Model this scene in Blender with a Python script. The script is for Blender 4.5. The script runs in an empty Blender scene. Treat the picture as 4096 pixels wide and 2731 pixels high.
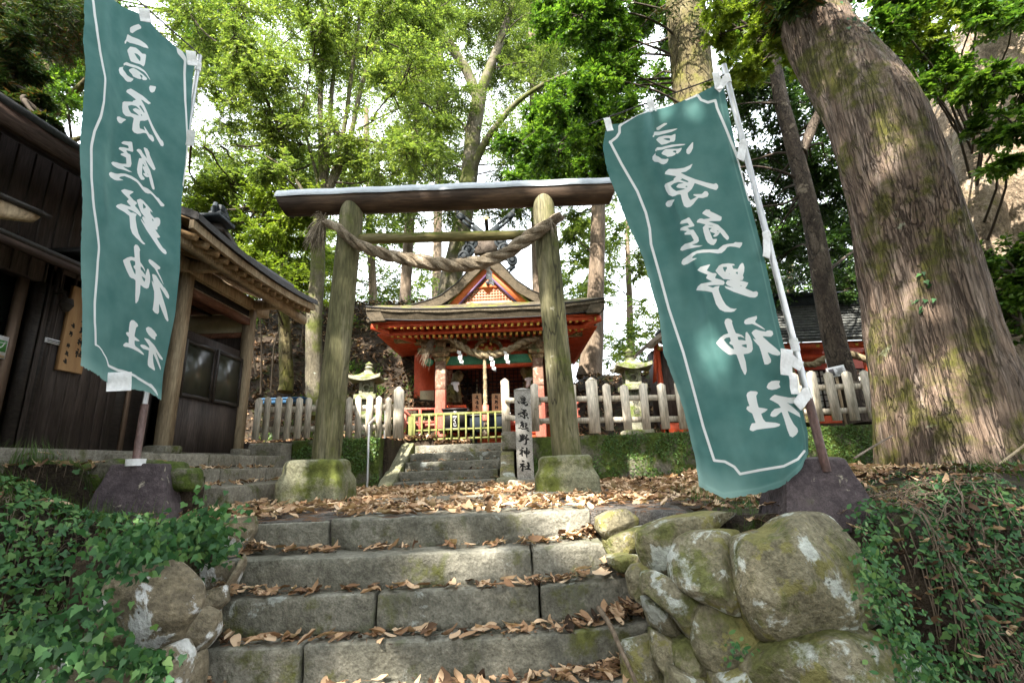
import bpy, math, random
import numpy as np
from mathutils import Vector, Matrix, Euler

# ------------------------------------------------------------------ camera, sky, sun, exposure
S = bpy.context.scene
C = S.collection
EYE = np.array([0.0, 0.0, 0.38])
FOC, PITCH, ROLL = 16.8, math.radians(14.1), math.radians(2.13)
FW = np.array([0, math.cos(PITCH), math.sin(PITCH)])
_r0 = np.array([1.0, 0, 0]); _u0 = np.array([0, -math.sin(PITCH), math.cos(PITCH)])
RT = math.cos(ROLL) * _r0 - math.sin(ROLL) * _u0
UP = math.sin(ROLL) * _r0 + math.cos(ROLL) * _u0
cd = bpy.data.cameras.new('camera'); cam = bpy.data.objects.new('camera', cd); C.objects.link(cam)
cd.lens = FOC; cd.sensor_width = 36; cd.clip_start = 0.05; cd.clip_end = 2000
cam.matrix_world = Matrix(((RT[0], UP[0], -FW[0], EYE[0]), (RT[1], UP[1], -FW[1], EYE[1]), (RT[2], UP[2], -FW[2], EYE[2]), (0, 0, 0, 1)))
S.camera = cam
SUN_EL, SUN_AZ = math.radians(47), math.radians(205)      # azimuth clockwise from +Y: behind the viewer, a little to the left
w = bpy.data.worlds.new('World'); S.world = w; w.use_nodes = True
nt = w.node_tree; nt.nodes.clear()
sky = nt.nodes.new('ShaderNodeTexSky'); sky.sky_type = 'NISHITA'; sky.sun_disc = False
sky.sun_elevation = SUN_EL; sky.sun_rotation = SUN_AZ; sky.dust_density = 6.0; sky.air_density = 1.0; sky.ozone_density = 0.4
bg = nt.nodes.new('ShaderNodeBackground'); bg.inputs[1].default_value = 0.15
wo = nt.nodes.new('ShaderNodeOutputWorld')
ctc = nt.nodes.new('ShaderNodeTexCoord'); cno = nt.nodes.new('ShaderNodeTexNoise'); cno.inputs['Scale'].default_value = 2.2; cno.inputs['Detail'].default_value = 6
nt.links.new(ctc.outputs['Generated'], cno.inputs['Vector'])
crp = nt.nodes.new('ShaderNodeValToRGB'); crp.color_ramp.elements[0].position = .3; crp.color_ramp.elements[0].color = (.55, .55, .55, 1); crp.color_ramp.elements[1].position = .6; crp.color_ramp.elements[1].color = (.97, .97, .97, 1)
nt.links.new(cno.outputs['Fac'], crp.inputs[0])
cmx = nt.nodes.new('ShaderNodeMix'); cmx.data_type = 'RGBA'; nt.links.new(crp.outputs[0], cmx.inputs[0]); nt.links.new(sky.outputs[0], cmx.inputs[6]); cmx.inputs[7].default_value = (6.6, 7.0, 7.4, 1)
nt.links.new(cmx.outputs[2], bg.inputs[0]); nt.links.new(bg.outputs[0], wo.inputs[0])
sl = bpy.data.lights.new('sun', 'SUN'); sl.energy = 4.5; sl.angle = math.radians(0.6); sl.color = (1, .93, .82)
so = bpy.data.objects.new('sun', sl); C.objects.link(so)
SDIR = Vector((math.sin(SUN_AZ) * math.cos(SUN_EL), math.cos(SUN_AZ) * math.cos(SUN_EL), math.sin(SUN_EL)))
so.rotation_euler = SDIR.to_track_quat('Z', 'Y').to_euler(); so.location = (0, 0, 30)
S.view_settings.view_transform = 'Standard'; S.view_settings.look = 'None'
S.view_settings.exposure = 2.3; S.view_settings.gamma = 1.0
S.cycles.use_denoising = True
S.cycles.max_bounces = 7; S.cycles.diffuse_bounces = 5; S.cycles.glossy_bounces = 2; S.cycles.transmission_bounces = 4; S.cycles.transparent_max_bounces = 4
S.cycles.caustics_reflective = False; S.cycles.caustics_refractive = False
S.cycles.sample_clamp_indirect = 6

# ------------------------------------------------------------------ helpers
rng = np.random.default_rng(7); random.seed(7)
K = 4096 / 2352
FP = FOC / 36 * 4096


def at(px, py, Y):
    """the point of the place seen at (px, py) of the photograph (2352 wide) that lies Y metres ahead"""
    d = FW + RT * (px * K - 2048) / FP - UP * (py * K - 1365.5) / FP
    return EYE + d * Y / d[1]


def atz(px, py, z):
    d = FW + RT * (px * K - 2048) / FP - UP * (py * K - 1365.5) / FP
    return EYE + d * (z - EYE[2]) / d[2]


def proj(p):
    v = np.asarray(p) - EYE; k = v @ FW
    return np.stack([(2048 + FP * (v @ RT) / k) / K, (1365.5 - FP * (v @ UP) / k) / K], -1)


_T = np.random.default_rng(3).random(4096)


def vnoise(p):
    p = np.asarray(p, float); i = np.floor(p).astype(np.int64); f = p - i; f = f * f * (3 - 2 * f)
    def h(a, b, c): return _T[((i[..., 0] + a) * 73 + (i[..., 1] + b) * 1571 + (i[..., 2] + c) * 2917) & 4095]
    x, y, z = f[..., 0], f[..., 1], f[..., 2]
    l = lambda a, b, t: a + (b - a) * t
    return l(l(l(h(0, 0, 0), h(1, 0, 0), x), l(h(0, 1, 0), h(1, 1, 0), x), y), l(l(h(0, 0, 1), h(1, 0, 1), x), l(h(0, 1, 1), h(1, 1, 1), x), y), z) * 2 - 1


def fbm(p, o=4):
    p = np.asarray(p, float); s = 0; a = 1; t = 0
    for k in range(o):
        s = s + a * vnoise(p * 2 ** k + 17.3 * k); t += a; a *= .5
    return s / t


def sm(t):
    t = np.clip(t, 0, 1); return t * t * (3 - 2 * t)


def nrm(v):
    v = np.asarray(v, float); return v / (np.linalg.norm(v, axis=-1, keepdims=True) + 1e-9)


class MB:
    def __init__(s): s.v = []; s.f = []; s.n = 0; s.attr = None

    def add(s, V, F, mi=0):
        V = np.asarray(V, float).reshape(-1, 3)
        if isinstance(F, np.ndarray): s.f.append((F + s.n, mi))
        else:
            by = {}
            for q in F: by.setdefault(len(q), []).append(q)
            for q in by.values(): s.f.append((np.array(q) + s.n, mi))
        s.v.append(V); s.n += len(V)
        return s

    def box(s, c, size, R=None, mi=0, taper=1.0):
        h = np.array(size) / 2
        V = np.array([[x, y, z] for z in (-1, 1) for y in (-1, 1) for x in (-1, 1)], float)
        V[V[:, 2] > 0, :2] *= taper
        V = V * h
        if R is not None: V = V @ np.array(R).T
        return s.add(V + np.array(c), [(0, 2, 3, 1), (4, 5, 7, 6), (0, 1, 5, 4), (2, 6, 7, 3), (0, 4, 6, 2), (1, 3, 7, 5)], mi)

    def beam(s, a, b, wd, hg, up=(0, 0, 1), mi=0):
        a = np.array(a, float); b = np.array(b, float); d = b - a; L = np.linalg.norm(d); d = d / L
        sx = nrm(np.cross(d, up)); u = np.cross(sx, d)
        return s.box((a + b) / 2, (wd, L, hg), np.stack([sx, d, u], 1), mi)

    def tube(s, path, rad, sides=8, cap=True, mi=0, rough=0, seed=0, squash=None):
        P = np.asarray(path, float); n = len(P); rad = np.broadcast_to(np.asarray(rad, float), (n,))
        T = nrm(np.gradient(P, axis=0)); N = np.zeros_like(P)
        a = np.array([0, 0, 1.0]) if abs(T[0][2]) < .9 else np.array([1.0, 0, 0])
        N[0] = nrm(np.cross(T[0], a))
        for i in range(1, n): N[i] = nrm(N[i - 1] - T[i] * (N[i - 1] @ T[i]))
        B = np.cross(T, N); th = np.arange(sides) * 2 * np.pi / sides
        ring = np.cos(th)[None, :, None] * N[:, None] + np.sin(th)[None, :, None] * B[:, None]
        r = np.repeat(rad[:, None], sides, 1)
        if rough: r = r * (1 + rough * fbm(P[:, None] * 1.3 + ring * 2.2 + seed, 3))
        V = (P[:, None] + ring * r[..., None]).reshape(-1, 3)
        i, j = np.meshgrid(np.arange(n - 1), np.arange(sides), indexing='ij'); j2 = (j + 1) % sides
        F = np.stack([i * sides + j, i * sides + j2, (i + 1) * sides + j2, (i + 1) * sides + j], -1).reshape(-1, 4)
        s.add(V, F, mi)
        if cap:
            s.f.append((np.array([list(range(sides))[::-1]]) + s.n - len(V), mi)); s.f.append((np.array([list(range((n - 1) * sides, n * sides))]) + s.n - len(V), mi))
        return s

    def lathe(s, c, prof, sides=20, mi=0, square=False):
        th = np.arange(sides) * 2 * np.pi / sides + (np.pi / sides if square else 0)
        V = np.array([[r * math.cos(t), r * math.sin(t), z] for r, z in prof for t in th]) + np.array(c); n = len(prof)
        F = [(i * sides + j, i * sides + (j + 1) % sides, (i + 1) * sides + (j + 1) % sides, (i + 1) * sides + j) for i in range(n - 1) for j in range(sides)]
        F += [tuple(range(sides))[::-1], tuple(range((n - 1) * sides, n * sides))]
        return s.add(V, F, mi)

    def prism(s, poly, off, mi=0):
        """a flat polygon (3D points) given thickness along the vector off"""
        P = np.asarray(poly, float); n = len(P); Q = P + np.asarray(off)
        return s.add(np.concatenate([P, Q]), [tuple(range(n))[::-1], tuple(range(n, 2 * n))] + [(i, (i + 1) % n, n + (i + 1) % n, n + i) for i in range(n)], mi)

    def grid(s, V, mi=0, thick=None):
        """V: (n,m,3) sheet; with thick (a vector or (n,m,3)) it becomes a closed slab"""
        V = np.asarray(V, float); n, m = V.shape[:2]
        i, j = np.meshgrid(np.arange(n - 1), np.arange(m - 1), indexing='ij')
        F = np.stack([i * m + j, i * m + j + 1, (i + 1) * m + j + 1, (i + 1) * m + j], -1).reshape(-1, 4)
        if thick is None: return s.add(V.reshape(-1, 3), F, mi)
        W2 = V + np.asarray(thick); k = n * m
        ed = [(a, a + 1) for a in range(m - 1)] + [((n - 1) * m + a + 1, (n - 1) * m + a) for a in range(m - 1)] + [((a + 1) * m, a * m) for a in range(n - 1)] + [(a * m + m - 1, (a + 1) * m + m - 1) for a in range(n - 1)]
        E2 = np.array([(b, a, a + k, b + k) for a, b in ed])
        return s.add(np.concatenate([V.reshape(-1, 3), W2.reshape(-1, 3)]), np.concatenate([F, F[:, ::-1] + k, E2]), mi)

    def rbox(s, c, size, bev=.02, res=.07, amp=.01, freq=6, R=None, mi=0, seed=0, taper=1.0, warp=None):
        h = np.array(size, float) / 2; nn = np.maximum(2, np.ceil(np.array(size) / res).astype(int))
        for ax in range(3):
            a, b = (ax + 1) % 3, (ax + 2) % 3
            ua = np.linspace(-1, 1, nn[a] + 1) ; ub = np.linspace(-1, 1, nn[b] + 1)
            # keep extra loops by the rounded edges
            ua = np.unique(np.concatenate([ua, [-1 + bev / h[a], 1 - bev / h[a]]])); ub = np.unique(np.concatenate([ub, [-1 + bev / h[b], 1 - bev / h[b]]]))
            A, B = np.meshgrid(ua, ub, indexing='ij')
            for sg in (-1, 1):
                V = np.zeros(A.shape + (3,)); V[..., a] = A * h[a]; V[..., b] = B * h[b]; V[..., ax] = sg * h[ax]
                q = np.clip(V, -(h - bev), h - bev); d = V - q; V = q + nrm(d) * bev
                if taper != 1: V[..., :2] *= (1 + (taper - 1) * (V[..., 2:3] / h[2] + 1) / 2)
                wp = V + np.array(c)
                V = V + nrm(V / h) * (amp * fbm(wp * freq + seed, 4))[..., None]
                if warp is not None: V = warp(V)
                if R is not None: V = V @ np.array(R).T
                n, m = A.shape; i, j = np.meshgrid(np.arange(n - 1), np.arange(m - 1), indexing='ij')
                F = np.stack([i * m + j, (i + 1) * m + j, (i + 1) * m + j + 1, i * m + j + 1], -1).reshape(-1, 4)
                s.add(V.reshape(-1, 3) + np.array(c), F if sg > 0 else F[:, ::-1], mi)
        return s

    def build(s, name, mats, parent=None, org=None, smooth=35):
        V = np.concatenate(s.v)
        if org is None: org = np.array(parent['_org']) if parent is not None else np.zeros(3)
        me = bpy.data.meshes.new(name)
        lt = np.concatenate([np.full(len(F), F.shape[1]) for F, _ in s.f]); li = np.concatenate([F.reshape(-1) for F, _ in s.f])
        mi = np.concatenate([np.full(len(F), m) for F, m in s.f])
        me.vertices.add(len(V)); me.vertices.foreach_set('co', (V - org).astype(np.float32).reshape(-1))
        me.loops.add(len(li)); me.loops.foreach_set('vertex_index', li.astype(np.int32))
        me.polygons.add(len(lt)); me.polygons.foreach_set('loop_start', np.concatenate([[0], np.cumsum(lt)[:-1]]).astype(np.int32))
        me.polygons.foreach_set('material_index', mi.astype(np.int32))
        if smooth: me.polygons.foreach_set('use_smooth', np.ones(len(lt), bool))
        me.update(calc_edges=True); me.validate()
        if smooth and smooth < 180: me.set_sharp_from_angle(angle=math.radians(smooth))
        for m in (mats if isinstance(mats, (list, tuple)) else [mats]): me.materials.append(m)
        o = bpy.data.objects.new(name, me); C.objects.link(o)
        if parent is not None: o.parent = parent; o['_org'] = [float(q) for q in org]
        else: o.location = org; o['_org'] = [float(q) for q in org]
        return o


def tag(o, label, cat, group=None, kind=None):
    if label: o['label'] = label
    if cat: o['category'] = cat
    if group: o['group'] = group
    if kind: o['kind'] = kind
    return o


def thing(name, label, cat, loc, group=None):
    o = bpy.data.objects.new(name, None); C.objects.link(o); o.location = [float(q) for q in loc]
    o['_org'] = [float(q) for q in loc]; o.empty_display_size = .1
    return tag(o, label, cat, group)


def copy_thing(r, loc, label=None, rz=0.0, scale=1.0):
    c = r.copy(); C.objects.link(c); c.location = [float(q) for q in loc]; c.rotation_euler = (0, 0, rz); c.scale = (scale,) * 3
    if label: c['label'] = label
    for ch in list(r.children):
        d = ch.copy(); C.objects.link(d); d.parent = c
        for g in list(ch.children):
            e = g.copy(); C.objects.link(e); e.parent = d
    return c


# ------------------------------------------------------------------ materials
def M(name, cols, scale=4, stretch=(1, 1, 1), rough=.85, bump=.35, bscale=30, moss=None, lichen=None, lichen2=None, metal=0.0, spec=.25, fine=.35, rnd=0.0, crack=None, dist=.02, waves=None):
    m = bpy.data.materials.new(name); m.use_nodes = True; t = m.node_tree; N = t.nodes; L = t.links
    b = N['Principled BSDF']; b.inputs['Roughness'].default_value = rough; b.inputs['Metallic'].default_value = metal; b.inputs['Specular IOR Level'].default_value = spec
    tc = N.new('ShaderNodeTexCoord'); oi = N.new('ShaderNodeObjectInfo')
    ad = N.new('ShaderNodeVectorMath'); ad.operation = 'MULTIPLY_ADD'; ad.inputs[1].default_value = (1, 1, 1)
    cx = N.new('ShaderNodeCombineXYZ'); mu = N.new('ShaderNodeMath'); mu.operation = 'MULTIPLY'; mu.inputs[1].default_value = 37
    L.new(oi.outputs['Random'], mu.inputs[0]); L.new(mu.outputs[0], cx.inputs[0]); L.new(mu.outputs[0], cx.inputs[1])
    L.new(tc.outputs['Object'], ad.inputs[0]); L.new(cx.outputs[0], ad.inputs[2])
    mp = N.new('ShaderNodeMapping'); mp.inputs['Scale'].default_value = stretch; L.new(ad.outputs[0], mp.inputs[0])

    def noise(sc, det=6, src=mp, ro=.6, di=0.0):
        n = N.new('ShaderNodeTexNoise'); n.inputs['Scale'].default_value = sc; n.inputs['Detail'].default_value = det; n.inputs['Roughness'].default_value = ro; n.inputs['Distortion'].default_value = di
        L.new(src.outputs[0], n.inputs['Vector']); return n

    def ramp(src, stops):
        r = N.new('ShaderNodeValToRGB'); e = r.color_ramp.elements
        while len(e) < len(stops): e.new(.5)
        for k, (p, c) in enumerate(stops): e[k].position = p; e[k].color = (*c, 1) if len(c) == 3 else c
        L.new(src, r.inputs[0]); return r.outputs[0]

    def mix(f, a, bb, mode='MIX'):
        x = N.new('ShaderNodeMix'); x.data_type = 'RGBA'; x.blend_type = mode
        for sock, v in ((x.inputs['Factor'], f), (x.inputs[6], a), (x.inputs[7], bb)):
            if isinstance(v, (int, float)): sock.default_value = v
            elif isinstance(v, tuple): sock.default_value = (*v, 1)
            else: L.new(v, sock)
        return x.outputs[2]

    def math_(op, a, bb):
        x = N.new('ShaderNodeMath'); x.operation = op
        for k, v in enumerate((a, bb)):
            if isinstance(v, (int, float)): x.inputs[k].default_value = v
            else: L.new(v, x.inputs[k])
        return x.outputs[0]

    n1 = noise(scale); k = len(cols)
    col = ramp(n1.outputs['Fac'], [(.3 + .4 * i / max(1, k - 1), c) for i, c in enumerate(cols)])
    n2 = noise(scale * 8, 4)
    if fine: col = mix(1.0, col, ramp(n2.outputs['Fac'], [(.25, (1 - fine,) * 3), (.75, (1 + fine * .6,) * 3)]), 'MULTIPLY')
    hgt = n2.outputs['Fac']
    if fine >= .3:
        n4 = noise(bscale * 2.6, 3); col = mix(1.0, col, ramp(n4.outputs['Fac'], [(.3, (.68,) * 3), (.5, (1, 1, 1)), (.72, (1.28,) * 3)]), 'MULTIPLY')
    if waves:       # growth-ring / grain lines: (scale, strength)
        wv = N.new('ShaderNodeTexWave'); wv.inputs['Scale'].default_value = waves[0]; wv.inputs['Distortion'].default_value = 6; wv.inputs['Detail'].default_value = 3; wv.inputs['Detail Scale'].default_value = 1.2
        L.new(mp.outputs[0], wv.inputs['Vector'])
        col = mix(1.0, col, ramp(wv.outputs['Fac'], [(.1, (1 - waves[1],) * 3), (.6, (1, 1, 1))]), 'MULTIPLY')
    if crack:       # dark fissures: (scale, width, colour)
        vo = N.new('ShaderNodeTexVoronoi'); vo.feature = 'DISTANCE_TO_EDGE'; vo.inputs['Scale'].default_value = crack[0]
        nd = noise(crack[0] * .45, 4); dv = N.new('ShaderNodeVectorMath'); dv.operation = 'MULTIPLY_ADD'; dv.inputs[1].default_value = (3.0 / crack[0],) * 3
        L.new(nd.outputs['Color'], dv.inputs[0]); L.new(mp.outputs[0], dv.inputs[2]); L.new(dv.outputs[0], vo.inputs['Vector'])
        cf = ramp(vo.outputs['Distance'], [(0, (1, 1, 1)), (crack[1], (0, 0, 0))])
        cf = math_('MULTIPLY', cf, ramp(noise(crack[0] * .3, 3).outputs['Fac'], [(.38, (.15, .15, .15)), (.58, (1, 1, 1))])); col = mix(cf, col, crack[2])
        hgt = math_('SUBTRACT', hgt, math_('MULTIPLY', cf, 1.6))
    for li in (lichen, lichen2):
        if li:      # (colour, scale, threshold)
            nl = noise(li[1], 7, ad, .65, .4)
            col = mix(ramp(nl.outputs['Fac'], [(li[2], (0, 0, 0)), (li[2] + .03, (1, 1, 1))]), col, mix(1.0, li[0], ramp(n2.outputs['Fac'], [(.3, (.75,) * 3), (.7, (1.1,) * 3)]), 'MULTIPLY'))
    if moss:        # (colour, scale, threshold, weight of the upward normal)
        nm = noise(moss[1], 8, ad, .7)
        ge = N.new('ShaderNodeNewGeometry'); sp = N.new('ShaderNodeSeparateXYZ'); L.new(ge.outputs['Normal'], sp.inputs[0])
        f = math_('ADD', nm.outputs['Fac'], math_('MULTIPLY', sp.outputs[2], moss[3]))
        nmc = noise(moss[1] * 6, 4, ad)
        col = mix(ramp(f, [(moss[2], (0, 0, 0)), (moss[2] + .1, (1, 1, 1))]), col, mix(1.0, moss[0], ramp(nmc.outputs['Fac'], [(.3, (.5,) * 3), (.7, (1.4,) * 3)]), 'MULTIPLY'))
    if rnd:
        col = mix(1.0, col, ramp(oi.outputs['Random'], [(0, (1 - rnd,) * 3), (1, (1 + rnd * .6,) * 3)]), 'MULTIPLY')
    L.new(col, b.inputs['Base Color'])
    if bump:
        n3 = noise(bscale, 5)
        bp = N.new('ShaderNodeBump'); bp.inputs['Strength'].default_value = bump; bp.inputs['Distance'].default_value = dist
        L.new(math_('ADD', math_('MULTIPLY', n3.outputs['Fac'], .8), hgt), bp.inputs['Height']); L.new(bp.outputs[0], b.inputs['Normal'])
    return m


def leafmat(name, cols, trans=.45, rough=.5, spec=.3, var=.25):
    m = bpy.data.materials.new(name); m.use_nodes = True; t = m.node_tree; N = t.nodes; L = t.links
    b = N['Principled BSDF']; b.inputs['Roughness'].default_value = rough; b.inputs['Specular IOR Level'].default_value = spec
    g = N.new('ShaderNodeNewGeometry'); r = N.new('ShaderNodeValToRGB'); e = r.color_ramp.elements
    while len(e) < len(cols): e.new(.5)
    for k, c in enumerate(cols): e[k].position = k / (len(cols) - 1); e[k].color = (*c, 1)
    tc = N.new('ShaderNodeTexCoord'); no = N.new('ShaderNodeTexNoise'); no.inputs['Scale'].default_value = .9; no.inputs['Detail'].default_value = 2
    L.new(tc.outputs['Object'], no.inputs['Vector'])
    ma = N.new('ShaderNodeMath'); ma.operation = 'MULTIPLY_ADD'; ma.inputs[1].default_value = 1.3; ma.inputs[2].default_value = -.65 - .0
    L.new(no.outputs['Fac'], ma.inputs[0])
    ad = N.new('ShaderNodeMath'); ad.operation = 'ADD'; ad.use_clamp = True
    L.new(g.outputs['Random Per Island'], ad.inputs[0]); L.new(ma.outputs[0], ad.inputs[1]); L.new(ad.outputs[0], r.inputs[0])
    L.new(r.outputs[0], b.inputs['Base Color'])
    if trans:
        tr = N.new('ShaderNodeBsdfTranslucent'); hs = N.new('ShaderNodeMix'); hs.data_type = 'RGBA'; hs.blend_type = 'MULTIPLY'; hs.inputs['Factor'].default_value = 1
        hs.inputs[7].default_value = (1.25, 1.3, .7, 1); L.new(r.outputs[0], hs.inputs[6]); L.new(hs.outputs[2], tr.inputs[0])
        mx = N.new('ShaderNodeMixShader'); mx.inputs[0].default_value = trans
        L.new(b.outputs[0], mx.inputs[1]); L.new(tr.outputs[0], mx.inputs[2]); L.new(mx.outputs[0], N['Material Output'].inputs[0])
    return m


def plain(name, col, rough=.6, metal=0.0, spec=.4):
    return M(name, [tuple(c * .85 for c in col), tuple(min(1, c * 1.12) for c in col)], scale=6, rough=rough, metal=metal, spec=spec, bump=.08, fine=.12)


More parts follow.
